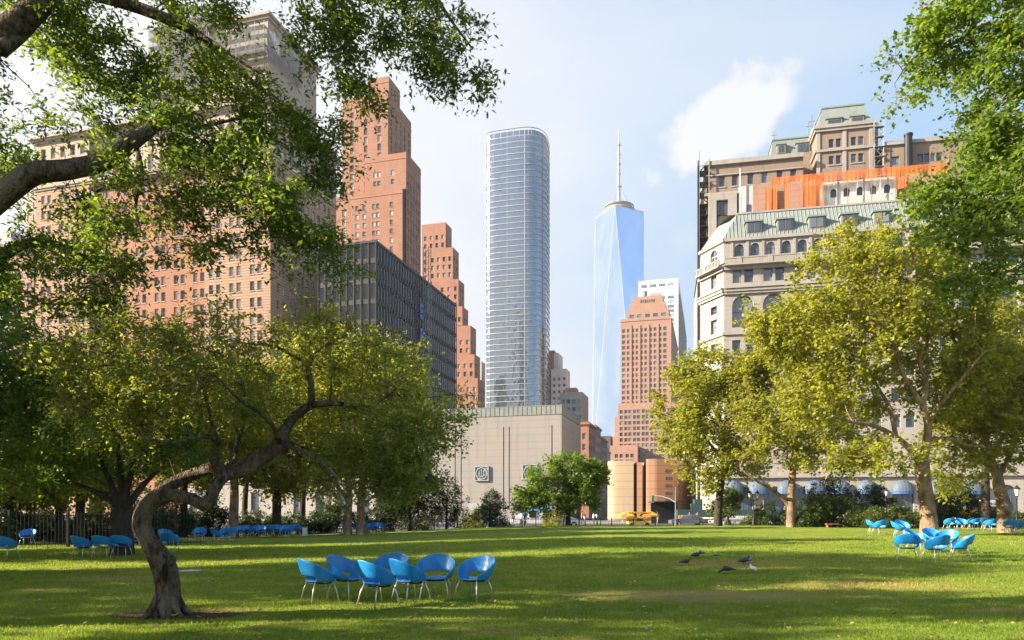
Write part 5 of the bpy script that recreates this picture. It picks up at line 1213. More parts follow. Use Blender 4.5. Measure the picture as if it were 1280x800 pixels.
# ------------------------------------------------------------------ trees
def branch_path(a, b, k, wob, r, sag=0.0):
    pts = []
    d = b - a; Ln = np.linalg.norm(d)
    n1 = r.standard_normal(3) * wob * Ln; n2 = r.standard_normal(3) * wob * Ln
    for i in range(k + 1):
        t = i / k
        p = a + d * t + n1 * math.sin(math.pi * t) * .5 + n2 * math.sin(2 * math.pi * t) * .3
        p = p + np.array([0, 0, sag * Ln * math.sin(math.pi * t)])
        pts.append(p)
    return pts
def tree(name, label, cat, base, limbs, clusters, leaf, bark, nclump=160, nleaf=20000, lsize=.12, rclump=.8, seed=1, sides=8, twigs=False, droop=0.15, group=None,
         bump=.0, upbias=.35, shell=.5, flat=1.0, aspect=.55, children=None, crown_name='crown', leafjit=.5, minr=.012, brk=.017):
    """limbs: list of (points, radii) in world coords (first is the trunk); clusters: list of (centre, radii(3), weight)"""
    r = np.random.default_rng(seed)
    root = thing(name, label, cat, base, group=group)
    tb = MB(); nodes = []; rads = []
    for (pts, rr) in limbs:
        P_ = [Vector(p) for p in pts]
        # densify by Catmull-Rom
        dn, dr = [], []
        for i in range(len(P_) - 1):
            p0, p1, p2, p3 = [P_[max(0, min(len(P_) - 1, i + k))] for k in (-1, 0, 1, 2)]
            for k in range(4):
                t = k / 4; dn.append(.5 * ((2 * p1) + (-p0 + p2) * t + (2 * p0 - 5 * p1 + 4 * p2 - p3) * t * t + (-p0 + 3 * p1 - 3 * p2 + p3) * t ** 3)); dr.append(rr[i] + (rr[i + 1] - rr[i]) * t)
        dn.append(P_[-1]); dr.append(rr[-1])
        if bump: dr = [x * (1 + bump * mnoise.noise(p * 2.3)) for x, p in zip(dr, dn)]
        tb.tube(dn, dr, 14 if rr[0] > .12 else 7)
        for p, x in zip(dn, dr): nodes.append(tuple(p)); rads.append(x)
    # clump centres
    W = np.array([c[2] for c in clusters], float); W /= W.sum()
    cen = []
    for (c, rd, w), cnt in zip(clusters, np.maximum(1, np.round(W * nclump)).astype(int)):
        for _ in range(cnt):
            v = r.standard_normal(3); v /= np.linalg.norm(v); q = r.random() ** (1 / 3 * (1 - shell) + .12)
            cen.append(np.array(c) + v * q * np.array(rd))
    cen = np.array(cen)
    # grow branches to the clumps, nearest first
    start = 2 if len(nodes) > 6 else 0
    nd = np.array(nodes); rd_ = np.array(rads)
    # never sprout from the lower part of the trunk
    low_ok = np.ones(len(nd), bool); lp = len(limbs[0][0]); cut = int(4 * (lp - 1) * .55); low_ok[:cut] = False
    dist0 = np.array([np.min(np.linalg.norm(nd[low_ok] - c, axis=1)) for c in cen]); order = np.argsort(dist0)
    N_ = list(nd); RR_ = list(rd_); OK = list(low_ok); end_dir = []
    for ci in order:
        c = cen[ci]; A_ = np.array(N_); okk = np.array(OK)
        dd = np.linalg.norm(A_ - c, axis=1); up = A_[:, 2] > c[2] + .6
        cost = dd + up * .5 * dd - np.minimum(np.array(RR_), .12) * 2.0; cost[~okk] = 1e9
        j = int(np.argmin(cost)); a = A_[j]; Ln = dd[j]
        if Ln < rclump * .25: end_dir.append((ci, (c - a) / (Ln + 1e-6))); continue
        r0 = min(RR_[j] * .8, minr + brk * Ln); k = max(2, min(7, int(Ln / (rclump * .7)) + 1))
        pp = branch_path(a, c, k, .13, r, .05)
        rs = [r0 + (minr * .55 - r0) * (i / k) for i in range(k + 1)]
        tb.tube(pp, rs, sides if r0 > .03 else 4, cap=False)
        for p, x in zip(pp[1:], rs[1:]): N_.append(p); RR_.append(x); OK.append(True)
        end_dir.append((ci, (pp[-1] - pp[-2]) / np.linalg.norm(pp[-1] - pp[-2])))
    # leaves on twigs round each clump
    ncl = len(cen); dirs = np.zeros((ncl, 3))
    for ci, d in end_dir: dirs[ci] = d
    size = rclump * (.65 + .7 * r.random(ncl)); wt = size ** 2 * (.4 + 1.2 * r.random(ncl)); wt /= wt.sum()
    tw_per = max(4, int(nleaf / ncl / 9))
    L_c = []; L_d = []; 
    TV = []; TF = []; tn = 0
    for ci in range(ncl):
        nl = max(6, int(nleaf * wt[ci])); nt = max(3, int(nl / 10)); s = size[ci]
        td = r.standard_normal((nt, 3)); td += dirs[ci] * .9; td[:, 2] = td[:, 2] * flat + upbias - droop * 2; td /= np.linalg.norm(td, axis=1)[:, None]
        tl = s * (.5 + .8 * r.random(nt))
        ti = r.integers(0, nt, nl); tt = .15 + .85 * r.random(nl) ** .8
        curve = np.stack([np.zeros(nl), np.zeros(nl), -droop * tt ** 2 * tl[ti] * 1.6], 1)
        p = cen[ci] + td[ti] * (tl[ti] * tt)[:, None] + curve + r.standard_normal((nl, 3)) * lsize * leafjit
        L_c.append(p); L_d.append(td[ti])
        if twigs:
            for q in range(min(nt, 14)):
                a = cen[ci]; m_ = a + td[q] * tl[q] * .55 + np.array([0, 0, -droop * .45 * tl[q]]); e = a + td[q] * tl[q] + np.array([0, 0, -droop * 1.6 * tl[q]])
                wv = np.cross(td[q], [0, 0, 1.0]); wv = wv / (np.linalg.norm(wv) + 1e-6) * minr * .35
                wz = np.array([0, 0, minr * .35])
                TV += [a - wv, a + wv, m_ - wv * .8, m_ + wv * .8, e, a - wz, a + wz, m_ - wz * .8, m_ + wz * .8, e]
                for o_ in (0, 5): TF += [(tn + o_, tn + o_ + 1, tn + o_ + 3, tn + o_ + 2), (tn + o_ + 2, tn + o_ + 3, tn + o_ + 4, tn + o_ + 4)]
                tn += 10
    if TF:
        i0 = len(tb.v); tb.v += [tuple(v) for v in TV]
        for f in TF:
            g = tuple(dict.fromkeys(i0 + x for x in f)); tb.f.append(g); tb.m.append(0)
    tb.build('trunk', M[bark], root, smooth=True)
    C = np.concatenate(L_c); Dr = np.concatenate(L_d); n = len(C)
    up = np.array([0, 0, 1.0]) * .9 + r.standard_normal((n, 3)) * .65; up /= np.linalg.norm(up, axis=1)[:, None]
    ax = Dr * .6 + r.standard_normal((n, 3)) * .8; ax[:, 2] -= droop; ax -= up * (ax * up).sum(1)[:, None]; ax /= np.linalg.norm(ax, axis=1)[:, None]
    sd_ = np.cross(up, ax); ls = lsize * (.45 + 1.05 * r.random(n)); w = ls * aspect
    base_ = C; tip = C + ax * ls[:, None] - up * (ls * .12)[:, None]; l_ = C + ax * (ls * .45)[:, None] + sd_ * (w / 2)[:, None] + up * (ls * .06)[:, None]; r_ = C + ax * (ls * .45)[:, None] - sd_ * (w / 2)[:, None] + up * (ls * .06)[:, None]
    Vv = np.stack([base_, r_, tip, l_], 1).reshape(-1, 3); Ff = np.arange(n * 4).reshape(-1, 4)
    np_mesh(crown_name, Vv, Ff, M[leaf], root, rnd=r.random(n))
    return root
def CL(px, py, Y, rx, ry, rd, w=None):
    """cluster given where it stands: centre, half sizes in photo pixels at that distance and depth in metres"""
    c = PX(px, py, Y); k = Y / FPX; return (tuple(c), (rx * k, rd, ry * k), (rx * ry) if w is None else w)
def LB(pts, Y, r0, r1):
    """limb: list of (px, py[, Y]) and end radii"""
    P_ = [PX(p[0], p[1], p[2] if len(p) > 2 else Y) for p in pts]; n = len(P_)
    return (P_, [r0 + (r1 - r0) * (i / (n - 1)) ** .8 for i in range(n)])
# ---- the leaning crooked tree, near left
Yh = 11.1
b0 = PX(209, 771, Yh)
limbs = [
    ([PX(209, 778, Yh), PX(209, 762, Yh), PX(210, 735, Yh), PX(206, 712, Yh), PX(197, 694, Yh), PX(186, 676, Yh), PX(177, 657, Yh), PX(181, 638, Yh), PX(194, 624, Yh - .05), PX(216, 619, Yh - .2), PX(240, 624, Yh - .35), PX(258, 631, Yh - .4), PX(268, 612, Yh - .35), PX(280, 595, Yh - .2), PX(304, 586, Yh), PX(328, 572, Yh + .1), PX(348, 556, Yh + .2), PX(355, 540, Yh + .25), PX(369, 520, Yh + .3), PX(390, 506, Yh + .3)],
     [.26, .205, .18, .19, .16, .148, .142, .135, .12, .092, .095, .105, .092, .095, .12, .125, .125, .09, .07, .055]),
    ([PX(185, 640, Yh + .1), PX(198, 617, Yh + .3), PX(222, 601, Yh + .45), PX(248, 590, Yh + .4), PX(268, 584, Yh + .1), PX(284, 591, Yh)], [.09, .105, .10, .095, .10, .09]),
    LB([(390, 506, Yh + .3), (389, 480, Yh + .4), (385, 458, Yh + .6), (396, 440, Yh + .8), (414, 428, Yh + 1), (434, 418, Yh + 1.2)], Yh, .06, .02),
    LB([(385, 458, Yh + .6), (366, 445, Yh + .6), (340, 432, Yh + .4), (312, 430, Yh + .2), (285, 424, Yh)], Yh, .035, .012),
    LB([(390, 506, Yh + .3), (420, 504, Yh + .4), (457, 510, Yh + .6), (482, 496, Yh + .8), (500, 480, Yh + 1)], Yh, .055, .02),
    LB([(457, 510, Yh + .6), (482, 530, Yh + .5), (520, 545, Yh + .4), (556, 560, Yh + .2)], Yh, .03, .01),
    LB([(279, 592, Yh - .2), (266, 572, Yh - .4), (271, 550, Yh - .6), (246, 546, Yh - .8), (214, 553, Yh - 1), (180, 548, Yh - 1.2)], Yh, .07, .018),
    LB([(271, 550, Yh - .6), (262, 515, Yh - .8), (250, 480, Yh - 1.0), (232, 455, Yh - 1)], Yh, .03, .012),
    LB([(280, 588, Yh), (294, 575, Yh + .3), (296, 555, Yh + .5), (305, 532, Yh + .8), (318, 515, Yh + 1.1)], Yh, .06, .018),
    LB([(350, 556, Yh + .2), (372, 562, Yh - .3), (394, 574, Yh - .7), (418, 592, Yh - 1.1), (436, 620, Yh - 1.3)], Yh, .04, .012),
    LB([(350, 556, Yh + .2), (345, 540, Yh - .5), (330, 520, Yh - 1), (300, 500, Yh - 1.4), (270, 470, Yh - 1.6)], Yh, .05, .015),
]
cls = [CL(400, 440, 11.6, 75, 30, 1.6), CL(300, 440, 11.2, 80, 28, 1.8), CL(200, 450, 10.8, 80, 35, 1.6), CL(130, 480, 10.8, 50, 40, 1.4), CL(250, 500, 10.6, 90, 35, 1.6), CL(160, 530, 10.6, 60, 35, 1.3),
       CL(470, 470, 12, 60, 38, 1.5), CL(500, 530, 11.8, 60, 45, 1.3), CL(430, 540, 12.2, 50, 35, 1.4), CL(545, 540, 11.4, 32, 40, .8), CL(450, 590, 11.6, 70, 34, .9), CL(520, 585, 11.4, 40, 25, .7), CL(372, 490, 12.4, 60, 30, 1.2), CL(560, 500, 11.5, 15, 12, .4, 150)]
hero = tree('crooked_tree', 'leaning twisted tree with a forked crooked trunk, nearest on the lawn at left', 'tree', (b0.x, b0.y, G(b0.x, b0.y)), limbs, cls, 'leaf_hero', 'bark', nclump=430, nleaf=58000, lsize=.062, rclump=.40, seed=11, sides=8, twigs=True, droop=.06, bump=.16, aspect=.5, minr=.009, brk=.014)
# root flare at the foot of the trunk
g = MB()
for k in range(7):
    a = k * .9 + .3; rr_ = .20 + .10 * math.sin(k * 2.1); x0, y0 = b0.x, Yh
    g.tube([(x0 + .10 * math.cos(a), y0 + .10 * math.sin(a), .38), (x0 + .19 * math.cos(a), y0 + .19 * math.sin(a), .16), (x0 + (.19 + rr_ * .4) * math.cos(a + .1), y0 + (.19 + rr_ * .4) * math.sin(a + .1), .045), (x0 + (.2 + rr_) * math.cos(a + .2), y0 + (.2 + rr_) * math.sin(a + .2), -.04)], [.06, .07, .04, .015], 8)
g.build('roots', M['bark'], hero, smooth=True)
# burls and hollows on the trunk
def burl(px, py, Y, r_, name, mat, flat=.6):
    c = PX(px, py, Y); g = MB(); g.lathe([(0, -r_), (r_ * .5, -r_ * .87), (r_ * .87, -r_ * .5), (r_, 0), (r_ * .87, r_ * .5), (r_ * .5, r_ * .87), (0, r_)], c, 12, sy=flat)
    return g.build(name, M[mat], hero, smooth=True)
burl(214, 700, Yh - .10, .085, 'burl', 'bark'); burl(188, 688, Yh - .1, .09, 'burl', 'bark'); burl(284, 589, Yh - .1, .10, 'burl', 'bark'); burl(354, 557, Yh + .1, .11, 'burl', 'bark'); burl(271, 572, Yh - .35, .06, 'burl', 'bark')
M['hollow'] = pmat('shade_dark_hollow', (.018, .013, .010), (.008, .006, .005), 20, rough=1)  # near-black bulges: the shade inside the holes is put into the colour
c = PX(206, 716, Yh - .20); g = MB(); g.lathe([(0, -.14), (.035, -.10), (.055, 0), (.04, .11), (0, .15)], c, 12, sy=.35); g.build('hollow', M['hollow'], hero, smooth=True)
c = PX(199, 763, Yh - .20); g = MB(); g.lathe([(0, -.17), (.03, -.14), (.035, 0), (.02, .13), (0, .17)], c, 10, sy=.4); g.build('hollow', M['hollow'], hero, smooth=True)

# ---- big oak overhanging from the left edge (trunk outside the frame)
bx, by = -12.2, 9.6
tr = [Vector((bx, by, -.2)), Vector((bx + .05, by, 1.5)), Vector((bx + .2, by, 3.2)), Vector((bx + .5, by, 4.6)), Vector((bx + 1.0, by + .1, 6.0)), Vector((bx + 1.4, by + .2, 7.6)), Vector((bx + 1.6, by + .2, 9.5))]
Yo = 9.6
limbs = [(tr, [.62, .5, .46, .44, .36, .3, .22]),
    ([tr[3], PX(-150, 330, Yo - .45), PX(-60, 290, Yo - .45), PX(0, 246, Yo - .45), PX(40, 218, Yo - .45), (PX(85, 212, Yo - .45)), PX(135, 200, Yo - .4), PX(165, 178, Yo - .3), PX(190, 160, Yo - .2), PX(212, 146, Yo - .1)], [.25, .19, .165, .15, .14, .125, .11, .095, .08, .06]),
    LB([(195, 160, Yo + .3), (225, 180, Yo + .2), (262, 190, Yo), (300, 208, Yo - .2), (340, 236, Yo - .4), (375, 262, Yo - .5)], Yo, .055, .015),
    LB([(212, 146, Yo + .4), (235, 160, Yo + .8), (290, 150, Yo + 1.2), (345, 140, Yo + 1.6)], Yo, .045, .012),
    ([tr[5], PX(-150, 60, Yo + .2), PX(-60, 0, Yo + .3), PX(30, -30, Yo + .4), PX(110, -10, Yo + .5), PX(160, 5, Yo + .6), PX(205, 22, Yo + .6), PX(240, 38, Yo + .7), PX(275, 66, Yo + .8), PX(310, 98, Yo + .8), PX(345, 124, Yo + .8), PX(385, 150, Yo + .8), PX(412, 168, Yo + .8)], [.2, .16, .14, .12, .095, .085, .075, .065, .05, .04, .03, .022, .012]),
    LB([(245, 42, Yo + .7), (262, 50, Yo + .4), (290, 70, Yo + .2), (325, 92, Yo)], Yo, .035, .012),
    LB([(240, 38, Yo + .7), (256, 70, Yo + .4), (270, 100, Yo + .2)], Yo, .02, .008),
    ([tr[4], PX(-140, 170, Yo - .6), PX(-60, 100, Yo - .7), PX(0, 44, Yo - .8), PX(30, 22, Yo - .8), PX(62, -6, Yo - .8), PX(110, -60, Yo - .7), PX(200, -120, Yo - .4), PX(330, -130, Yo), PX(440, -95, Yo + .2), PX(520, -40, Yo + .3), PX(560, 20, Yo + .3), PX(590, 60, Yo + .3)], [.24, .2, .17, .15, .14, .13, .12, .1, .075, .05, .035, .02, .01]),
    LB([(0, 62, Yo - .9), (28, 40, Yo - .7), (72, -6, Yo - .4)], Yo, .1, .07),
    ([tr[3], PX(-110, 400, Yo + .8), PX(-50, 360, Yo + .9), PX(0, 322, Yo + 1), PX(28, 306, Yo + 1), PX(55, 304, Yo + 1), PX(85, 310, Yo + .9), PX(120, 330, Yo + .8), PX(150, 360, Yo + .7)], [.15, .13, .11, .09, .08, .065, .05, .03, .012]),
    LB([(170, 182, Yo + .2), (178, 220, Yo - .2), (170, 255, Yo - .4), (176, 290, Yo - .5)], Yo, .035, .010),
    LB([(158, 190, Yo + .2), (150, 222, Yo + .2), (120, 240, Yo), (90, 250, Yo)], Yo, .035, .010),
]
cls = [CL(60, 20, 9.4, 60, 30, 1.0), CL(120, 60, 9.6, 40, 35, .9), CL(150, 110, 9.8, 45, 28, .8), CL(220, 90, 10.2, 50, 28, .9), CL(250, 30, 10, 45, 30, .9), CL(300, 110, 10.3, 40, 28, .8),
       CL(330, 150, 10.3, 45, 22, .8), CL(385, 150, 10.3, 38, 28, .7), CL(415, 205, 10.2, 28, 35, .6), CL(400, 60, 9.9, 45, 28, .7), CL(440, 110, 10, 22, 30, .5), CL(130, 140, 9.9, 50, 14, .8),
       CL(60, 150, 9.7, 22, 12, .5, 350), CL(210, 150, 9.8, 50, 22, .9), CL(250, 190, 9.6, 60, 22, .9), CL(190, 225, 9.3, 60, 26, .8), CL(300, 230, 9.2, 60, 32, .9), CL(350, 270, 9.1, 52, 38, .8),
       CL(110, 262, 9.8, 50, 24, .6), CL(70, 300, 10.3, 45, 22, .7), CL(110, 340, 10.4, 45, 34, .7), CL(60, 370, 10.4, 30, 18, .6), CL(160, 300, 9.2, 40, 32, .6), CL(240, 290, 9.2, 40, 26, .5), CL(150, 400, 10.3, 25, 24, .5, 600),
       CL(20, 215, 9.4, 25, 25, .6, 400), CL(20, 330, 10.4, 30, 25, .6, 700), CL(390, 310, 9.2, 30, 28, .5, 700), CL(0, 190, 9.6, 16, 24, .5, 300),
       CL(480, 20, 9.9, 60, 24, .6), CL(555, 30, 9.9, 45, 26, .6), CL(560, 90, 9.9, 30, 22, .4), CL(600, 92, 9.9, 18, 14, .3, 250), CL(530, 70, 9.9, 35, 18, .4, 500), CL(390, 10, 9.9, 50, 22, .6),
       CL(-120, 100, 9.6, 100, 100, 2, 6000), CL(-100, 320, 9.8, 80, 60, 1.4, 3000), CL(150, -120, 9.6, 200, 80, 2, 9000), CL(-60, -100, 9.6, 150, 90, 2.5, 7000), CL(420, -110, 9.9, 130, 60, 1.2, 4000)]
oak = tree('overhanging_oak', 'large oak whose limbs and leafy sprays reach in from the top left corner', 'tree', (bx, by, G(bx, by)), limbs, cls, 'leaf_oak', 'bark', nclump=520, nleaf=100000, lsize=.070, rclump=.34, seed=5, sides=7, twigs=True, droop=.14, bump=.08, aspect=.42, flat=.7, minr=.007, brk=.010, leafjit=.6)

# ---- bright tree overhanging from the right edge
bx, by = 11.9, 12.6
tr = [Vector((bx, by, .1)), Vector((bx, by, 2.5)), Vector((bx - .1, by, 4.5)), Vector((bx - .3, by, 6.5)), Vector((bx - .4, by, 8.5)), Vector((bx - .4, by, 10.5))]
Yr = 12.2
limbs = [(tr, [.5, .4, .36, .3, .24, .14]),
    ([tr[2], PX(1400, 330, Yr), PX(1330, 310, Yr - .3), PX(1270, 290, Yr - .5), PX(1220, 300, Yr - .6)], [.2, .13, .09, .05, .02]),
    ([tr[3], PX(1370, 210, Yr), PX(1300, 190, Yr), PX(1265, 172, Yr + .1), PX(1235, 140, Yr + .2), PX(1218, 120, Yr + .3)], [.2, .12, .09, .06, .035, .015]),
    ([tr[4], PX(1370, 90, Yr + .2), PX(1290, 60, Yr + .3), PX(1240, 30, Yr + .4), PX(1190, 55, Yr + .4), PX(1145, 70, Yr + .4), PX(1118, 105, Yr + .4)], [.18, .1, .07, .05, .03, .015, .007]),
    ([tr[4], PX(1360, 20, Yr), PX(1280, -30, Yr), PX(1200, -20, Yr), PX(1150, 15, Yr)], [.15, .08, .06, .03, .01])]
cls = [CL(1225, 40, 12.4, 60, 40, 1.1), CL(1150, 75, 12.6, 34, 26, .5), CL(1128, 125, 12.6, 16, 18, .3, 300), CL(1175, 20, 12.4, 30, 20, .5), CL(1250, 110, 12.2, 45, 40, 1.0), CL(1215, 175, 12.2, 40, 32, .8), CL(1262, 200, 12, 35, 40, .9),
       CL(1180, 240, 12, 30, 16, .5, 600), CL(1240, 265, 11.6, 50, 32, .9), CL(1190, 300, 11.6, 45, 22, .7), CL(1255, 330, 11.5, 40, 28, .8), CL(1150, 265, 12, 25, 12, .4, 300), CL(1215, 345, 11.6, 40, 14, .5, 500),
       CL(1360, 150, 12.4, 100, 130, 2, 9000), CL(1390, 0, 12.6, 120, 100, 2.2, 8000), CL(1290, -80, 12.6, 110, 60, 1.5, 4000)]
tree('bright_overhanging_tree', 'bright green tree reaching in from the upper right edge', 'tree', (bx, by, G(bx, by)), limbs, cls, 'leaf_bright', 'bark_plane', nclump=260, nleaf=54000, lsize=.078, rclump=.42, seed=21, twigs=True, droop=.10, aspect=.7, minr=.009, brk=.012)

# ---- plane trees on the right
GP = 'yellow-green plane trees along the right side of the lawn'
def bs(px, Y): 
    x = (px - HX) / FPX * Y; return (x, Y, G(x, Y))
Y1 = 37.0
b1 = bs(1161, Y1); z = lambda px, py, Y=Y1: PX(px, py, Y)
limbs = [([Vector((b1[0], b1[1], b1[2] - .2)), z(1161, 650), z(1158, 625), z(1154, 600), z(1152, 578)], [.50, .40, .37, .36, .36]),
    LB([(1152, 580), (1158, 556), (1160, 530), (1154, 508), (1158, 480), (1150, 452), (1152, 420)], Y1, .27, .06),
    LB([(1151, 580), (1138, 562, Y1 - .5), (1118, 545, Y1 - 1), (1092, 532, Y1 - 2), (1066, 528, Y1 - 2.4), (1040, 520, Y1 - 3)], Y1, .2, .05),
    LB([(1120, 547, Y1 - 1), (1112, 510, Y1), (1098, 485, Y1 + 1), (1086, 460, Y1 + 1.5)], Y1, .13, .05),
    LB([(1160, 552), (1185, 548, Y1 + 1), (1208, 556, Y1 + 1.5), (1240, 560, Y1 + 2)], Y1, .15, .05),
    LB([(1160, 528), (1180, 500, Y1 - 1), (1205, 470, Y1 - 1.5), (1230, 440, Y1 - 2)], Y1, .13, .04),
    LB([(1154, 505), (1135, 480, Y1 - .5), (1120, 440), (1125, 400), (1130, 370)], Y1, .14, .04),
    LB([(1122, 445), (1095, 420), (1076, 395), (1070, 370)], Y1, .10, .03),
    LB([(1152, 450), (1170, 410), (1178, 370)], Y1, .08, .03)]
cls = [CL(1090, 310, Y1, 45, 25, 3), CL(1050, 350, Y1, 60, 32, 3.5), CL(1120, 350, Y1, 60, 35, 4), CL(1180, 390, Y1, 50, 45, 3.5), CL(1020, 395, Y1, 55, 32, 3), CL(1090, 410, Y1, 75, 35, 3.5),
       CL(1170, 450, Y1 + 1, 55, 32, 3), CL(1045, 455, Y1, 55, 30, 3), CL(1095, 490, Y1 + 2, 65, 26, 2.5), CL(1030, 500, Y1, 45, 28, 2.5), CL(1190, 500, Y1 + 2, 45, 28, 2.5), CL(1225, 440, Y1, 40, 40, 3), CL(1075, 560, Y1 - 1, 55, 16, 2, 900), CL(1120, 580, Y1 - 1, 30, 12, 1.5, 400), CL(990, 420, Y1, 35, 20, 2, 700), CL(960, 410, Y1, 25, 14, 2, 400)]
tree('plane_tree', 'tallest plane tree at right, thick forked orange trunk rising behind the blue chairs', 'tree', b1, limbs, cls, 'leaf_plane', 'bark_plane', nclump=310, nleaf=54000, lsize=.185, rclump=1.0, seed=31, droop=.03, group=GP, aspect=.75, brk=.014, minr=.02, twigs=True)
Y2 = 55.0; b2_ = bs(988, Y2)
limbs = [([Vector((b2_[0], b2_[1], b2_[2] - .3)), PX(988, 655, Y2), PX(989, 628, Y2), PX(990, 600, Y2), PX(994, 560, Y2), PX(998, 520, Y2)], [.38, .32, .29, .27, .2, .1]),
    LB([(988, 634), (978, 622, Y2), (962, 610, Y2 - 1), (944, 600, Y2 - 2), (925, 585, Y2 - 2)], Y2, .2, .05), LB([(992, 575), (1020, 555), (1045, 540)], Y2, .14, .05), LB([(994, 560), (975, 525), (960, 495)], Y2, .15, .05)]
cls = [CL(985, 430, Y2, 50, 30, 4), CL(965, 475, Y2, 45, 32, 4), CL(1015, 480, Y2, 45, 34, 4), CL(945, 520, Y2, 32, 30, 3), CL(990, 525, Y2 - 2, 55, 30, 3.5), CL(1040, 530, Y2, 38, 30, 3), CL(975, 565, Y2 - 1, 50, 18, 3), CL(1040, 575, Y2, 45, 14, 3, 500), CL(925, 575, Y2, 22, 12, 2, 200)]
tree('plane_tree', 'slim plane tree with a low left fork, standing in front of the awnings', 'tree', b2_, limbs, cls, 'leaf_plane', 'bark_plane', nclump=190, nleaf=36000, lsize=.22, rclump=1.15, seed=32, droop=.03, group=GP, aspect=.75, brk=.014, minr=.025, twigs=True)
Y3 = 60.0; b3_ = bs(897, Y3)
limbs = [([Vector((b3_[0], b3_[1], b3_[2] - .3)), PX(897, 655, Y3), PX(899, 625, Y3), PX(902, 595, Y3), PX(904, 560, Y3), PX(900, 520, Y3)], [.40, .34, .31, .28, .2, .1]),
    LB([(902, 600), (915, 580), (930, 560)], Y3, .13, .05), LB([(903, 575), (880, 545), (860, 520)], Y3, .14, .05), LB([(903, 590), (885, 575), (868, 565)], Y3, .1, .04)]
cls = [CL(893, 470, Y3, 40, 28, 4), CL(860, 495, Y3, 45, 28, 3.5), CL(915, 505, Y3, 38, 34, 4), CL(845, 530, Y3, 32, 24, 3), CL(888, 540, Y3 - 2, 48, 32, 4), CL(868, 575, Y3, 36, 20, 3), CL(915, 575, Y3, 30, 24, 3), CL(925, 470, Y3, 25, 25, 3), CL(880, 600, Y3, 20, 12, 2, 150)]
tree('plane_tree', 'plane tree with a dark straight trunk beside the sidewalk shed, leftmost of the right-hand row', 'tree', b3_, limbs, cls, 'leaf_plane', 'bark_dk', nclump=160, nleaf=32000, lsize=.24, rclump=1.2, seed=33, droop=.03, group=GP, aspect=.75, brk=.014, minr=.025, twigs=True)
Y4 = 41.0; b4_ = bs(1256, Y4)
limbs = [([Vector((b4_[0], b4_[1], b4_[2] - .3)), PX(1256, 655, Y4), PX(1254, 630, Y4), PX(1248, 605, Y4), PX(1244, 588, Y4), PX(1228, 574, Y4), PX(1208, 562, Y4), PX(1190, 545, Y4)], [.44, .38, .35, .3, .26, .22, .15, .07]),
    LB([(1244, 588), (1236, 560), (1230, 530), (1225, 500)], Y4, .2, .05), LB([(1246, 600), (1262, 570), (1275, 540)], Y4, .18, .05)]
cls = [CL(1250, 470, Y4, 50, 40, 3.5), CL(1215, 520, Y4, 45, 30, 3), CL(1265, 530, Y4, 40, 35, 3), CL(1220, 560, Y4, 40, 20, 2.5, 700), CL(1185, 565, Y4, 28, 22, 2, 400), CL(1200, 600, Y4 + 1, 28, 16, 1.6, 300), CL(1250, 410, Y4, 45, 35, 3.5), CL(1300, 480, Y4, 40, 60, 4), CL(1270, 575, Y4, 20, 14, 2, 200)]
tree('plane_tree', 'leaning plane tree at the right edge next to the street lamp', 'tree', b4_, limbs, cls, 'leaf_plane', 'bark_plane', nclump=190, nleaf=34000, lsize=.19, rclump=1.0, seed=34, droop=.03, group=GP, aspect=.75, brk=.014, minr=.02, twigs=True)
Y5 = 46.0
b5 = bs(1216, 52); cls = [CL(1235, 505, 52, 35, 30, 3), CL(1262, 480, 52, 30, 40, 3), CL(1215, 455, 52, 35, 30, 3)]
tree('green_tree', 'deeper green tree tucked behind the leaning plane tree at the right edge', 'tree', bs(1232, 52), [([Vector(bs(1232, 52)), PX(1232, 600, 52), PX(1230, 540, 52), PX(1235, 500, 52)], [.3, .26, .2, .1])], cls, 'leaf_bright', 'bark_dk', nclump=110, nleaf=15000, lsize=.26, rclump=1.2, seed=35, aspect=.75)

# ---- dark multi-stem tree, left, in front of the iron fence
Y6 = 26.5; b6 = bs(153, Y6)
limbs = [([Vector((b6[0], b6[1], b6[2] - .2)), PX(153, 690, Y6), PX(153, 665, Y6), PX(152, 648, Y6), PX(152, 636, Y6)], [.5, .42, .36, .38, .36]),
    LB([(152, 640), (138, 625), (120, 615), (98, 606), (70, 600)], Y6, .15, .05), LB([(150, 640), (140, 608), (128, 580), (118, 550)], Y6, .17, .05), LB([(152, 640), (160, 605), (168, 575), (176, 545)], Y6, .18, .05),
    LB([(155, 640), (172, 615), (190, 595), (210, 580)], Y6, .16, .05), LB([(153, 638), (152, 600), (148, 560), (150, 520)], Y6, .15, .05)]
cls = [CL(150, 480, Y6, 70, 35, 3.2), CL(90, 520, Y6, 50, 38, 3), CL(210, 510, Y6, 50, 38, 3), CL(150, 540, Y6 - 1.5, 75, 28, 3), CL(60, 570, Y6, 45, 25, 2.5), CL(225, 570, Y6, 38, 22, 2.4), CL(110, 585, Y6 + 2, 60, 12, 2.5, 600), CL(190, 450, Y6, 40, 22, 2.5), CL(20, 540, Y6, 30, 30, 2.4)]
tree('dark_tree', 'dark low-branching tree with fanning stems behind the three blue chairs at left', 'tree', b6, limbs, cls, 'leaf_oak', 'bark_dk', nclump=260, nleaf=42000, lsize=.14, rclump=.8, seed=41, aspect=.55, brk=.014, minr=.015, twigs=True)
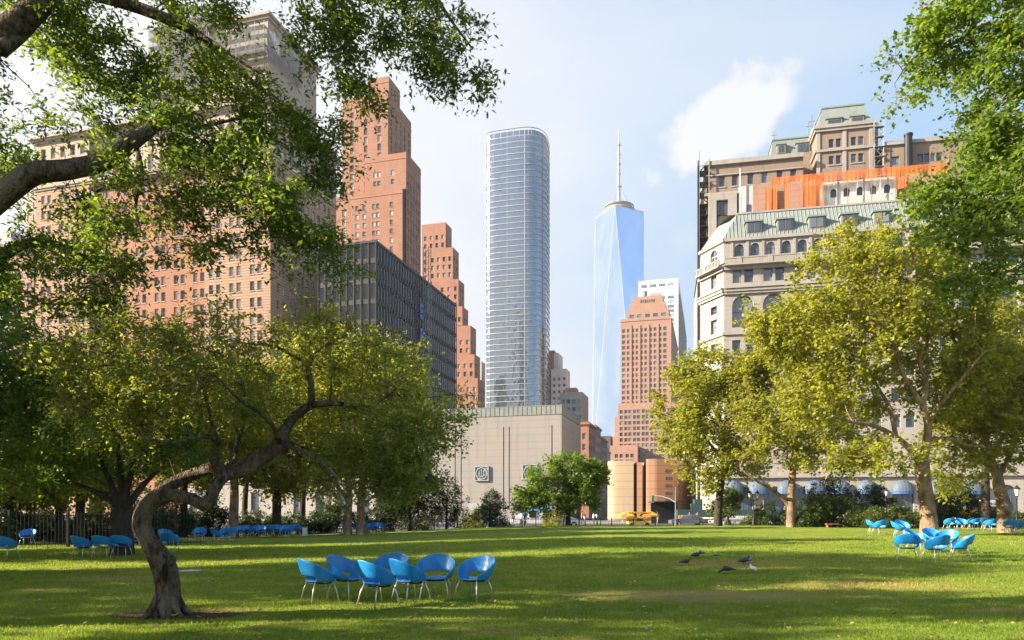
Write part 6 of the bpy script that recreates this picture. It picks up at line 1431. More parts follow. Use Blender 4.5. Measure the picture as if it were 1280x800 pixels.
# ---- dark foliage at the left edge
cls = [CL(20, 440, 19, 35, 35, 1.8), CL(60, 470, 19, 40, 34, 1.8), CL(0, 520, 19, 38, 45, 1.8), CL(55, 535, 19, 32, 30, 1.6), CL(10, 590, 19, 30, 22, 1.5), CL(-50, 480, 19, 40, 80, 2.5), CL(80, 440, 19, 20, 14, 1, 200)]
tree('dark_edge_tree', 'dense dark green tree at the left edge below the oak branches', 'tree', bs(-24, 19), [([Vector(bs(-24, 19)), PX(-24, 650, 19), PX(-18, 590, 19), PX(-8, 540, 19), PX(5, 490, 19)], [.3, .26, .22, .15, .08])], cls, 'leaf_oak', 'bark_dk', nclump=170, nleaf=30000, lsize=.11, rclump=.55, seed=42, droop=.1, aspect=.5, twigs=True)

# ---- background trees behind the left half of the lawn
GB = 'background trees behind the left half of the lawn'
bg = [ # px, Y, trunk radius, leaf, clusters, seed, label
    (292, 46, .30, 'leaf_bgy', [(290, 520, 40, 30), (260, 560, 35, 26), (315, 570, 36, 26), (290, 470, 35, 24)], 'pale trunked background tree directly right of the crooked trunk'),
    (306, 55, .22, 'leaf_bgy', [(320, 500, 35, 30), (300, 545, 30, 20)], 'thin background tree standing close behind the pale trunked one'),
    (346, 50, .30, 'leaf_bgy', [(350, 500, 40, 34), (330, 545, 34, 24), (372, 560, 38, 26), (350, 600, 35, 14)], 'background tree with a thick dark trunk above the row of chairs'),
    (378, 58, .24, 'leaf_bgy', [(385, 470, 40, 30), (400, 520, 34, 28)], 'background tree with slim dark trunk right of the thick dark one'),
    (435, 49, .24, 'leaf_bgy', [(420, 440, 45, 26), (440, 490, 40, 34), (415, 560, 38, 28), (405, 600, 34, 14)], 'left one of the two close plane trunks behind the chairs'),
    (451, 49, .27, 'leaf_bgy', [(470, 460, 42, 30), (490, 510, 40, 34), (470, 570, 42, 26), (500, 590, 32, 18)], 'right one of the two close plane trunks behind the chairs'),
    (100, 36, .22, 'leaf_bgy', [(100, 560, 45, 30), (60, 600, 40, 20), (130, 610, 36, 12)], 'background tree with thin dark trunk behind the iron fence'),
    (74, 38, .20, 'leaf_oak', [(40, 600, 40, 20), (70, 560, 40, 26)], 'background tree further left behind the iron fence'),
    (230, 48, .22, 'leaf_bgy', [(230, 590, 42, 20), (215, 545, 36, 26)], 'background tree mostly hidden by the crooked trunk'),
    (512, 62, .18, 'leaf_dk', [(510, 590, 30, 28), (520, 615, 28, 20), (495, 620, 22, 16)], 'small dark tree left of the blue-green one'),
]
for i, (px, Y, tr_, lf, cl_, lb) in enumerate(bg):
    top_y = min(c[1] for c in cl_)
    lim = [([Vector(bs(px, Y)) - Vector((0, 0, .3)), PX(px, 645, Y), PX(px + 1, 615, Y), PX((px + cl_[0][0]) / 2, (615 + top_y) / 2, Y), PX(cl_[0][0], top_y + 12, Y)], [tr_ * 1.25, tr_, tr_ * .9, tr_ * .6, tr_ * .25])]
    if px in (435, 451): lim.append(LB([(px, 628), (px - 14 if px == 435 else px - 12, 605), (px - 30, 590)], Y, .12, .05))
    tree('background_tree', lb, 'tree', bs(px, Y), lim, [CL(c[0], c[1], Y, c[2], c[3], c[2] * Y / FPX * .9) for c in cl_], lf, 'bark_plane' if px in (292, 435, 451) else 'bark_dk', nclump=40 * len(cl_), nleaf=int(5200 * len(cl_)), lsize=.21, rclump=1.0, seed=100 + i, group=GB, aspect=.7, minr=.02)
# small trees along the far edge
sm = [
    (558, 64, .10, 'leaf_fir', [(560, 610, 16, 18), (562, 630, 24, 18), (545, 640, 20, 14), (572, 645, 18, 10)], 'conifer_like_tree', 'small blue-green tree beside the black street lamp at far lawn edge', .14, 8000),
    (612, 66, .10, 'leaf_fir', [(612, 622, 10, 10), (618, 635, 17, 14), (604, 645, 14, 10), (625, 650, 12, 9)], 'young_tree', 'young blue-green tree below the left stone crest', .16, 6500),
    (710, 66, .24, 'leaf_lime', [(715, 582, 30, 14), (690, 598, 30, 14), (735, 600, 24, 18), (665, 620, 20, 14), (690, 628, 28, 12), (720, 620, 28, 16), (745, 590, 16, 14), (655, 630, 12, 8)], 'round_green_tree', 'rounded bright green tree in front of the right stone crest', .22, 26000),
    (704, 69, .06, 'leaf_bgy', [(688, 652, 10, 8), (696, 645, 8, 8)], 'sapling', 'small sapling under the rounded bright green tree', .16, 1500),
    (598, 68, .05, 'leaf_bgy', [(592, 648, 8, 9), (600, 640, 6, 8)], 'golden_shrub', 'golden yellow upright shrub left of the young blue-green tree', .13, 2200),
    (910, 64, .08, 'leaf_bush', [(908, 632, 16, 12), (915, 620, 10, 8)], 'young_tree', 'small young tree just right of the dark plane trunk', .2, 4000)]
for i, (px, Y, tr_, lf, cl_, nm, lb, ls, nl) in enumerate(sm):
    top_y = min(c[1] for c in cl_)
    tree(nm if nm != 'conifer_like_tree' else 'small_tree', lb, 'shrub' if 'shrub' in nm else 'tree', bs(px, Y), [([Vector(bs(px, Y)) - Vector((0, 0, .3)), PX(px, 652, Y), PX(px + 1, (640 + top_y) / 2, Y), PX(cl_[0][0], top_y + 3, Y)], [tr_ * 1.3, tr_, tr_ * .7, tr_ * .3])],
         [CL(c[0], c[1], Y, c[2], c[3], c[2] * Y / FPX * .9) for c in cl_], lf, 'bark_dk', nclump=26 * len(cl_), nleaf=nl, lsize=ls, rclump=.55 if ls < .2 else .7, seed=200 + i, aspect=.6, minr=.012)
# shrubs behind the right-hand lawn edge and the left
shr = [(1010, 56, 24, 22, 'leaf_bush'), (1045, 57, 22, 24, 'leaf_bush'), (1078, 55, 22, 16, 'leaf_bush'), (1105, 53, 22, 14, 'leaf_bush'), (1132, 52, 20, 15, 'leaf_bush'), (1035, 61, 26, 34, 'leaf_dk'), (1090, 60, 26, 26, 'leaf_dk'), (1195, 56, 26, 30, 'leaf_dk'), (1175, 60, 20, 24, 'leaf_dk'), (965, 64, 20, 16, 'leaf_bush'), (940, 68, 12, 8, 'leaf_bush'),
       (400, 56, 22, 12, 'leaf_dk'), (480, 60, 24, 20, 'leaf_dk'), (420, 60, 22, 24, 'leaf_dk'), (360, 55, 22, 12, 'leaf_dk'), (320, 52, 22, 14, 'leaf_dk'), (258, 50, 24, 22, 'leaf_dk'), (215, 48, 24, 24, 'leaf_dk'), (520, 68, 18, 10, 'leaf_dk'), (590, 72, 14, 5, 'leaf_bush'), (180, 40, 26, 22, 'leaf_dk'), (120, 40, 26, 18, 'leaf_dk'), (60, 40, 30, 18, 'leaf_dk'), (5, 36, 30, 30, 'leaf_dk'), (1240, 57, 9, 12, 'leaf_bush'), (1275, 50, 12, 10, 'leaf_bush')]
wherel = ['directly left of the tall plane trunk row, broad and sunlit', 'in the middle of the right-hand shrubbery, tallest sunlit one', 'low and sunlit, below the pale blue awning', 'low and sunlit, left of the far pair of blue chairs', 'sunlit, touching the thick plane trunk on its left', 'dark and tall, behind the middle of the right-hand shrubbery', 'dark and tall, behind the thick plane trunk on its left', 'dark, between thick plane trunk and orange kiosk', 'dark, directly behind the thick plane trunk', 'sunlit, left of the slim forked plane tree', 'tiny, at the foot of the double street lamp',
          'dark and low, right of the row of nine chairs', 'dark and round, behind the right plane trunk', 'dark and tall, behind the two close plane trunks', 'dark and low, behind the long row of chairs at its right end', 'dark, behind the long row of chairs at its left end', 'dark, just right of the crooked trunk', 'dark, straight behind the crooked trunk', 'dark and low, at the foot of the small dark tree', 'flat and bright, at the foot of the golden shrub', 'dark, behind the low-branching tree on its right', 'dark, behind the three blue chairs', 'dark, behind the iron fence near the left edge', 'dark, at the very left edge behind the iron fence', 'small, at the base of the leaning plane tree', 'small, below the street lamp at the right edge']
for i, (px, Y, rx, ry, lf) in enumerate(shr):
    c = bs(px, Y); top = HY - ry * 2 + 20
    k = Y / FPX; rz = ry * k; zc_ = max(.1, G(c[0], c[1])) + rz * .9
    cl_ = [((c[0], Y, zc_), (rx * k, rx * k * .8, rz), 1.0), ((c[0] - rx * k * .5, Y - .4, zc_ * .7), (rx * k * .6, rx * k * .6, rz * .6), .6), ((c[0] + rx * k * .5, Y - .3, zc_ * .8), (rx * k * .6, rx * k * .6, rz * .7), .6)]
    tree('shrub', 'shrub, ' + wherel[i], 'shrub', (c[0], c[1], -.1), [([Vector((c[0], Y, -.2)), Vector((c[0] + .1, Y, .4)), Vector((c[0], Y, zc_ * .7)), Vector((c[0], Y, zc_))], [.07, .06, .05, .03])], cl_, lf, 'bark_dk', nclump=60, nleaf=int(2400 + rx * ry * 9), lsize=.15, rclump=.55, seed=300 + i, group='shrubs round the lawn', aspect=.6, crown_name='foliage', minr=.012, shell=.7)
# unseen trees added outside the frame on the left to shade the lawn
off_t = [(-24, 2.2, 10, 4.2, 6.5, 6), (-27, 14.6, 12, 4.4, 7.5, 6), (-28, 25.6, 12, 3.9, 7.5, 6), (-31, 35.5, 12, 4.6, 7, 6), (-40, 10.5, 13.5, 4.4, 6.5, 6), (-43, 22.4, 13.5, 4.2, 6.5, 6), (-26, -8, 7.5, 5, 4, 6), (-42, 34, 15, 4.8, 8, 6), (-46, 41, 16, 4.5, 8.5, 6)]
wl = ['nearest the camera, low and wide', 'tall, second in the front row', 'tall, third in the front row', 'tall, fourth in the front row', 'tall, first in the rear row', 'tall, second in the rear row', 'behind the viewer, low', 'very tall, third in the rear row', 'very tall, fourth in the rear row']
for i, (x, y, zc_, rr, hh, rx) in enumerate(off_t):
    tree('added_shade_tree', 'unseen shade tree added beyond the left edge, ' + wl[i], 'tree', (x, y, 0), [([Vector((x, y, -.3)), Vector((x + .2, y, 2)), Vector((x, y + .2, 4)), Vector((x, y, zc_)), Vector((x + .3, y, zc_ + hh * .5))], [.4, .32, .28, .2, .1])],
         [((x, y, zc_), (rx, rr, hh), 1.0), ((x + 2, y - 1, zc_ + 1), (rx * .6, rr * .7, hh * .8), .4), ((x - 2, y + 1, zc_ - .5), (rx * .6, rr * .7, hh * .8), .4)], 'leaf_oak', 'bark_dk', nclump=150, nleaf=19000, lsize=.30, rclump=1.15, seed=400 + i, group='unseen shade trees added beyond the left edge', aspect=.7, minr=.02)

# ------------------------------------------------------------------ chairs
def make_chair():
    root = thing('tub_chair', 'x', 'chair')
    bm = bmesh.new(); NT = 40; th = [2 * math.pi * k / NT for k in range(NT)]   # angle 0 = back (+y)
    rows = []
    def rim(t):      # seat outline
        return .245 + .02 * math.cos(t) ** 2, .245
    def P_(t, r, z): return bm.verts.new((math.sin(t) * r[0], math.cos(t) * r[1], z))
    cen = bm.verts.new((0, 0, .385))
    for fr_ in (.35, .7, .93):
        rows.append([P_(t, (.27 * fr_, .25 * fr_), .385 + .012 * fr_ + (.0 if math.cos(t) > -.3 else -.010 * fr_)) for t in th])
    wrap = []
    def zu(t):
        a = abs(((t + math.pi) % (2 * math.pi)) - math.pi); q = a / R(142)
        return .405 + .415 * max(0.0, math.cos(min(1.0, q) * math.pi / 2)) ** .80 * (1 - .12 * q)
    levels = (0.0, .10, .22, .38, .54, .7, .85, 1.0)
    for lv in levels:
        row = []
        for t in th:
            top = zu(t); z = .40 + (top - .40) * lv; g = (z - .40)
            fl = 1 + .34 * (1 - math.exp(-g * 7)) ; lean = .20 * g
            row.append(bm.verts.new((math.sin(t) * .275 * fl, math.cos(t) * (.255 * (1 + (fl - 1) * .75)) + lean, z + (0 if math.cos(t) > -.75 else -.012))))
        wrap.append(row)
    for k in range(NT): bm.faces.new((cen, rows[0][(k + 1) % NT], rows[0][k]))
    allr = rows + wrap
    for ri in range(len(allr) - 1):
        for k in range(NT):
            a, c = allr[ri][k], allr[ri][(k + 1) % NT]; d, e = allr[ri + 1][(k + 1) % NT], allr[ri + 1][k]
            tm = (th[k] + math.pi / NT + math.pi) % (2 * math.pi) - math.pi
            if ri >= len(rows):
                if abs(tm) > R(132): continue
                if abs(tm) < R(54) and ri - len(rows) in (0, 1): continue      # opening in the lower back
            bm.faces.new((a, c, d, e))
    bmesh.ops.remove_doubles(bm, verts=bm.verts, dist=.0008)
    for v in [v for v in bm.verts if not v.link_faces]: bm.verts.remove(v)
    bmesh.ops.recalc_face_normals(bm, faces=bm.faces)
    bmesh.ops.smooth_vert(bm, verts=[v for v in bm.verts if v.is_boundary], factor=.5, use_axis_x=True, use_axis_y=True, use_axis_z=True)
    bmesh.ops.solidify(bm, geom=bm.faces[:], thickness=.014)
    me = bpy.data.meshes.new('seat_shell'); bm.to_mesh(me); bm.free(); me.materials.append(M['blue'])
    me.polygons.foreach_set('use_smooth', [True] * len(me.polygons))
    sub = bpy.data.objects.new('seat_shell', me); COL.objects.link(sub); sub.parent = root
    md = sub.modifiers.new('s', 'SUBSURF'); md.levels = 1; md.render_levels = 1
    g = MB(); ring = [(.20 * math.cos(a), .19 * math.sin(a), .362) for a in np.linspace(0, 2 * math.pi, 21)]
    g.tube(ring, .012, 6, cap=False); g.box((-.19, -.012, .354), (.19, .012, .368)); g.build('under_frame', M['black_iron'], root, smooth=True)
    for sx in (-1, 1):
        for sy in (-1, 1):
            g = MB(); g.tube([(sx * .19, sy * .16, .378), (sx * .225, sy * .205, .25), (sx * .265, sy * .255, .004)], [.0135, .013, .0125], 8)
            g.build('leg', M['leg'], root, smooth=True)
    return root
chair0 = make_chair(); first = [True]
def chair(px, py, Y, fx, fy, label, group):
    x = (px - HX) / FPX * Y; rz = math.atan2(fx, -fy)
    if first[0]: c = chair0; first[0] = False
    else: c = copy_tree(chair0)
    c.location = (x, Y, G(x, Y) - .012); c.rotation_euler = (random.uniform(-.02, .02), random.uniform(-.02, .02), rz + random.uniform(-.08, .08)); c['label'] = label; c['group'] = group
GN = 'blue tub chairs gathered near the middle of the lawn'
chair(400, 0, 12.6, .85, .55, 'blue tub chair with its back to us, leftmost of the near group of seven', GN)
chair(434, 0, 13.0, .85, -.5, 'blue tub chair facing right, second from left in the near group, its bright inside showing', GN)
chair(473, 0, 12.1, .75, .75, 'nearest blue tub chair, dark back towards us, front middle of the near group', GN)
chair(485, 0, 13.6, -.25, -1, 'blue tub chair facing us, half hidden behind the nearest chair', GN)
chair(514, 0, 12.6, .8, .62, 'blue tub chair with dark back and pointed left tip, right of the nearest chair', GN)
chair(545, 0, 13.1, .05, -1, 'blue tub chair facing straight at us with an oval gap in its back', GN)
chair(592, 0, 12.9, -.55, -.9, 'blue tub chair turned slightly left, rightmost of the near group of seven', GN)
GR = 'blue tub chairs around the thick plane trunk at right'
chair(1134, 0, 21.0, .5, .9, 'blue tub chair with its back to us, front left of the right-hand cluster', GR)
chair(1169, 0, 20.4, -.2, 1, 'blue tub chair seen from behind, front middle of the right-hand cluster', GR)
chair(1200, 0, 20.8, -.8, .35, 'blue tub chair turned left with a white glint, front right of the right-hand cluster', GR)
chair(1146, 0, 24.0, .6, -.8, 'blue tub chair at the back left of the right-hand cluster, facing us', GR)
chair(1168, 0, 24.5, .1, -1, 'blue tub chair at the back middle of the right-hand cluster, facing us', GR)
chair(1183, 0, 23.4, -.7, -.7, 'blue tub chair at the back right of the right-hand cluster, facing left', GR)
chair(1125, 0, 33, .8, -.5, 'blue tub chair alone, just left of and beyond the right-hand cluster', GR)
chair(1130, 0, 35, .3, -1, 'blue tub chair behind the lone one beyond the right-hand cluster', GR)
GF = 'blue tub chairs in the pair by the right shrubs'
chair(1092, 0, 38, .9, -.3, 'blue tub chair by the right shrubs, left of the pair', GF); chair(1099, 0, 37, -.2, .9, 'blue tub chair by the right shrubs, right of the pair', GF)
GO = 'blue tub chairs in the far row by the path at right'
ords = ['first', 'second', 'third', 'fourth', 'fifth', 'sixth', 'seventh', 'eighth', 'ninth', 'tenth', 'eleventh']
for i, px in enumerate((1186, 1192, 1203, 1209, 1217, 1225, 1233, 1238)):
    chair(px, 0, (45.5, 47, 46, 48, 46.5, 48, 45.5, 42)[i], random.uniform(-1, 1), random.choice((-1, 1, 1)), '%s blue tub chair from the left in the far row behind the right-hand cluster' % ords[i], GO)
chair(1263, 0, 38, .5, 1, 'blue tub chair beside the leaning plane tree, left of the two at the right edge', GO); chair(1276, 0, 39, -.6, .8, 'blue tub chair cut by the right edge of the picture', GO)
GL = 'blue tub chairs on the left side of the lawn'
chair(9, 0, 24.4, .2, 1, 'blue tub chair cut by the left edge, by the iron fence', GL)
chair(104, 0, 25, .3, 1, 'blue tub chair, left one of three in front of the dark low-branching tree', GL)
chair(129, 0, 25.2, 0, 1, 'blue tub chair, middle one of three in front of the dark low-branching tree', GL)
chair(152, 0, 25.4, -.1, 1, 'blue tub chair, right one of three in front of the dark low-branching tree', GL)
chair(173, 0, 30, .4, -1, 'blue tub chair peeking out left of the crooked trunk', GL)
chair(213, 0, 28, -.1, 1, 'blue tub chair directly right of the crooked trunk', GL)
chair(208, 0, 34, .6, -.6, 'blue tub chair further back behind the one right of the crooked trunk', GL)
chair(249, 0, 38, .1, -1, 'blue tub chair facing us alone between crooked trunk and far row', GL)
chair(272, 0, 37, .8, .5, 'blue tub chair in the tilted trio, front one with its back to us', GL); chair(278, 0, 40, -.6, -.8, 'blue tub chair in the tilted trio, back one', GL); chair(286, 0, 39, -.9, .2, 'blue tub chair in the tilted trio, right one', GL)
chair(34, 0, 34, .3, -1, 'blue tub chair behind the iron fence at far left', GL)
GB2 = 'blue tub chairs in the far left row'
for i, px in enumerate((300, 309, 317, 326, 337, 346, 355, 362, 370)):
    chair(px, 0, 45 + (i % 3) * .8, random.uniform(-.8, .8), random.choice((-1, -1, 1)), '%s blue tub chair from the left in the long far left row' % ords[i], GB2)
for i, px in enumerate((433, 440, 446, 456, 463, 469, 475)):
    chair(px, 0, 50 + (i % 2) * .8, random.uniform(-.8, .8), random.choice((-1, -1, 1)), '%s blue tub chair from the left in the short far row by two plane trunks' % ords[i], GB2)

# fallen leaves scattered over the near lawn
n = 1500; y = 8.6 * (30 / 8.6) ** rng.random(n); x = (rng.random(n) * 2 - 1) * y * .74; z = hgt(x, y) + .045 + .015 * rng.random(n); a = rng.random(n) * 6.28; s = .022 + .03 * rng.random(n)
dx, dy = np.cos(a) * s, np.sin(a) * s; t1, t2 = (rng.random(n) - .5) * .03, (rng.random(n) - .5) * .03
Vv = np.stack([np.stack([x - dx, y - dy, z + t1], 1), np.stack([x + dy * .6, y - dx * .6, z + t2], 1), np.stack([x + dx, y + dy, z - t1], 1), np.stack([x - dy * .6, y + dx * .6, z - t2], 1)], 1).reshape(-1, 3)
M['dead_leaf'] = leafmat('fallen_leaf', (.20, .13, .05), (.42, .33, .10), .25, tb=1.2)
tag(np_mesh('fallen_leaves', Vv, np.arange(n * 4).reshape(-1, 4), M['dead_leaf'], rnd=rng.random(n)), 'small dry fallen leaves scattered on the near lawn', 'leaves', kind='stuff')

# ------------------------------------------------------------------ pigeons
def make_bird(name, px, Y, head, label, col, s=1.0, peck=False):
    x = (px - HX) / FPX * Y
    t = thing(name, label, 'bird', (x, Y, G(x, Y)), head, group='pigeons pecking on the lawn')
    g = MB(); hz = .05 if peck else .20; hx = .17 if peck else .13
    # body: tail -> breast -> neck -> head as one lofted skin along x
    prof = [(-.20, .085, .006, .012), (-.13, .10, .022, .018), (-.07, .115, .045, .042), (0, .12, .058, .058), (.06, .125, .052, .055), (.10, .13 if not peck else .10, .036, .038), (.125 if not peck else .14, .165 if not peck else .075, .024, .026), (hx + .01, hz, .026, .028), (hx + .03, hz - .005, .016, .018), (hx + .055, hz - .012, .004, .004)]
    n = 12; base = 0
    for (X_, Z_, ry, rz) in prof:
        for j in range(n): a = 2 * math.pi * j / n; g.v.append((X_, ry * math.cos(a), Z_ + rz * math.sin(a)))
    for k in range(len(prof) - 1):
        for j in range(n): g.f.append((k * n + j, k * n + (j + 1) % n, (k + 1) * n + (j + 1) % n, (k + 1) * n + j)); g.m.append(0)
    g.f.append(tuple(range(n))); g.m.append(0); g.f.append(tuple((len(prof) - 1) * n + j for j in reversed(range(n)))); g.m.append(0)
    o = g.build('body', M[col], t, org=(0, 0, 0), smooth=True)
    w = MB()
    for sy in (-1, 1):
        w.v += []; w.tube([(.07, sy * .05, .125), (0, sy * .060, .13), (-.09, sy * .042, .115), (-.17, sy * .018, .10)], [.02, .036, .026, .006], 7)
    w.build('wings', M[col + '_w'], t, org=(0, 0, 0), smooth=True)
    l = MB()
    for sy in (-.022, .022): l.tube([(.01, sy, .075), (.005, sy, .03), (.01, sy, .0)], [.008, .004, .004], 5); l.tube([(-.01, sy, .003), (.035, sy, .003)], .003, 4)
    l.build('legs', M['bird_leg'], t, org=(0, 0, 0))
    t.scale = (s, s, s)
M['bird_dark'] = pmat('dark_plumage', (.045, .045, .052), (.02, .02, .024), 30, rough=.6); M['bird_dark_w'] = pmat('dark_wing', (.03, .03, .035), (.06, .06, .065), 20, rough=.6)
M['bird_grey'] = pmat('grey_plumage', (.22, .23, .25), (.10, .10, .12), 20, rough=.6); M['bird_grey_w'] = pmat('grey_wing', (.30, .30, .32), (.08, .08, .09), 12, rough=.6)
M['bird_white'] = pmat('white_plumage', (.65, .66, .70), (.5, .5, .55), 20, rough=.6); M['bird_white_w'] = M['bird_white']; M['bird_leg'] = pmat('pink_leg', (.4, .15, .12), (.3, .1, .08), 20)
make_bird('pigeon', 870, 21.5, R(30), 'black pigeon standing at the back left of the flock', 'bird_dark', 1.15); make_bird('pigeon', 876, 22.6, R(200), 'grey pigeon touching the black one at the back left', 'bird_grey', 1.0, True)
make_bird('pigeon', 895, 22.0, R(170), 'small brownish pigeon alone at the back middle of the flock', 'bird_grey', .8, True); make_bird('pigeon', 857, 19.6, R(20), 'black pigeon leftmost of the flock', 'bird_dark', 1.0)
make_bird('pigeon', 909, 17.4, R(185), 'black pigeon lowest and nearest, pecking with a flat back', 'bird_dark', 1.1, True); make_bird('pigeon', 930, 19.6, R(25), 'black and grey pigeon at the right of the flock', 'bird_dark', 1.15)
make_bird('pigeon', 936, 20.0, R(40), 'pale grey pigeon just behind the black and grey one', 'bird_grey', 1.0); make_bird('pigeon', 941, 17.6, R(95), 'rounded white pigeon seen from behind at the lower right of the flock', 'bird_white', .95)

# ------------------------------------------------------------------ lamps, fence, street furniture
def lamp(px, Y, ytop, label, double=False, white=False):
    x = (px - HX) / FPX * Y; z0 = max(G(x, Y), -.1); zt = CAMZ + (HY - ytop) / FPX * Y; H = zt - z0; s = 1.0
    t = thing('street_lamp', label, 'street lamp', (x, Y, z0), group='black park lamps')
    g = MB(); g.lathe([(0, 0), (.17, 0), (.17, .12), (.12, .18), (.12, .45), (.075, .55), (.055, .8), (.045, H - .95), (.07, H - .92), (.04, H - .85), (0, H - .85)], (x, Y, z0), 12); g.build('pole', M['black_iron'], t, smooth=True)
    heads = [(-.32, -.05), (.32, -.05)] if double else [(0, 0)]
    if double:
        a = MB(); a.tube([(x - .32, Y, z0 + H - .78), (x - .2, Y, z0 + H - .95), (x, Y, z0 + H - .98), (x + .2, Y, z0 + H - .95), (x + .32, Y, z0 + H - .78)], .03, 6); a.build('arm', M['black_iron'], t)
    for (dx, dz) in heads:
        c = (x + dx, Y, z0 + H + dz); g = MB(); g.lathe([(.09, -.72), (.17, -.30), (.15, -.28)], c, 8); h = g.build('lamp_glass', M['lampglass'], t)
        g = MB(); g.lathe([(0, -.85), (.06, -.85), (.05, -.78), (.11, -.74), (.11, -.72), (.0, -.72)], c, 8); g.lathe([(0, -.28), (.22, -.28), (.20, -.24), (.08, -.10), (.05, -.06), (.02, 0), (0, .02)], c, 8)
        for a in range(4): g.tube([(c[0] + .1 * math.cos(a * math.pi / 2), c[1] + .1 * math.sin(a * math.pi / 2), c[2] - .72), (c[0] + .18 * math.cos(a * math.pi / 2), c[1] + .18 * math.sin(a * math.pi / 2), c[2] - .28)], .012, 4)
        g.build('lamp_cap', M['black_iron'], t)
lamp(571, 66, 625, 'black street lamp beside the small blue-green tree at the far lawn edge'); lamp(942, 62, 612, 'double-headed black street lamp in front of the sidewalk shed', True)
lamp(1271, 47, 606, 'black street lamp at the right edge beside the leaning plane tree'); lamp(1108, 70, 610, 'street lamp with dark banner behind the right shrubs'); lamp(731, 92, 642, 'small street lamp between the green tree and the food cart'); lamp(746, 95, 640, 'small street lamp nearest the food cart on its left')
lamp(720, 88, 634, 'street lamp right beside the trunk of the rounded green tree')
x = PX(1107, 620, 69.6).x; tb_ = thing('dark_banner', 'dark banner hanging on the lamp behind the right shrubs', 'banner', (x, 69.6, 2.2)); g = MB(); g.box((x - .05, 69.4, PX(0, 636, 69.6).z), (x + .6, 69.45, PX(0, 622, 69.6).z)); g.build('cloth', M['black_iron'], tb_)
# iron fence on the left
def fence(pts, h, step, label, post_every=2.2, pr=.011, kind='iron_fence'):
    """one run of fence; pts = corner points on plan"""
    p0 = Vector(pts[0]); t = thing(kind, label, 'fence', (p0.x, p0.y, -.1)); g = MB(); ps = MB()
    for a, c in zip(pts[:-1], pts[1:]):
        a, c = Vector(a), Vector(c); Ln = (c - a).length; n = int(Ln / step)
        z = lambda p: max(G(p.x, p.y), -.1)
        for k in range(n):
            p = a.lerp(c, k / n); g.tube([(p.x, p.y, z(p)), (p.x, p.y, z(p) + h + .06)], pr, 4, cap=False)
        for zz in (.15, h - .1): g.tube([(a.x, a.y, z(a) + zz), (c.x, c.y, z(c) + zz)], .022, 4)
        for k in range(int(Ln / post_every) + 1):
            p = a.lerp(c, min(1, k * post_every / Ln)); ps = MB(); ps.box((p.x - .045, p.y - .045, z(p) - .1), (p.x + .045, p.y + .045, z(p) + h + .12)); ps.build('post', M['black_iron'], t)
    g.build('railing', M['black_iron'], t)
fence([(-30, 29.5), (-22, 31.5), (-15, 35)], 1.55, .14, 'black iron picket fence behind the chairs at the left edge')
fence([(-14.5, 62), (-2, 70.5), (10, 72.3), (34, 71.5)], 1.0, .16, 'low black fence running along the far edge of the lawn')
# food cart
def umbrella(x, Y, z, r_, label):
    t = thing('cart_umbrella', label, 'umbrella', (x, Y, 0), group='yellow and red umbrellas of the food cart'); g = MB(); K = 8
    for k in range(K):
        a, c = 2 * math.pi * k / K, 2 * math.pi * (k + 1) / K
        for (r0, z0, r1, z1) in ((.02, 0, r_ * .55, -.16), (r_ * .55, -.16, r_, -.42), (r_, -.42, r_ * .99, -.58)):
            g.face([(x + r0 * math.cos(a), Y + r0 * math.sin(a), z + z0), (x + r0 * math.cos(c), Y + r0 * math.sin(c), z + z0), (x + r1 * math.cos(c), Y + r1 * math.sin(c), z + z1), (x + r1 * math.cos(a), Y + r1 * math.sin(a), z + z1)], k % 2)
    g.build('canopy', [M['um_y'], M['um_r']], t); g = MB(); g.tube([(x, Y, .9), (x, Y, z + .05)], .025, 6); g.build('pole', M['leg'], t)
M['um_y'] = pmat('yellow_cloth', (.85, .55, .06), (.78, .5, .05), 3, rough=.8); M['um_r'] = pmat('orange_red_cloth', (.75, .16, .05), (.65, .12, .04), 3, rough=.8)
Yc = 76; k_ = Yc / FPX
xc = PX(798.5, 650, Yc).x
t_ = thing('food_cart', 'yellow and red street food cart beyond the lawn crest', 'food cart', (xc, Yc, -.02))
M['cart_y'] = pmat('yellow_panel', (.70, .55, .05), (.62, .48, .05), 2, rough=.5); M['cart_r'] = pmat('red_panel', (.55, .06, .03), (.48, .05, .03), 2, rough=.5)
zt = CAMZ - 3 * k_ * 0 + (HY - 648) / FPX * Yc
g = MB(); w = 1.2; g.box((xc - w, Yc - .5, .35), (xc + w, Yc + .5, .95)); g.box((xc - w - .05, Yc - .55, .95), (xc + w + .05, Yc + .55, 1.02)); g.build('body', M['cart_y'], t_)
g = MB(); 
for dx in (-w, w): 
    for dy in (-.45, .45): g.tube([(xc + dx * .96, Yc + dy, 1.02), (xc + dx * .96, Yc + dy, 1.5)], .03, 6)
g.build('roof_post', M['leg'], t_)
g = MB(); g.box((xc - w - .1, Yc - .6, 1.45), (xc + w + .1, Yc + .6, 1.62)); g.build('roof', M['cart_y'], t_)
g = MB()
for i in range(9): g.box((xc - w + .08 + i * .26, Yc - .523, .62 + (i % 3) * .05), (xc - w + .24 + i * .26, Yc - .503, .80 + (i % 2) * .08), 0)
for i in range(8): g.box((xc - w + .05 + i * .3, Yc - .62, 1.48), (xc - w + .2 + i * .3, Yc - .602, 1.58), 0)
g.box((xc - .35, Yc - .53, .66), (xc + .35, Yc - .524, .94), 1); g.build('menu_panel', [M['cart_r'], M['black_iron']], t_)
for dx in (-.8, .8): g = MB(); g.tube([(xc + dx, Yc - .56, .22), (xc + dx, Yc - .48, .22)], .26, 16); g.build('wheel', M['black_iron'], t_)
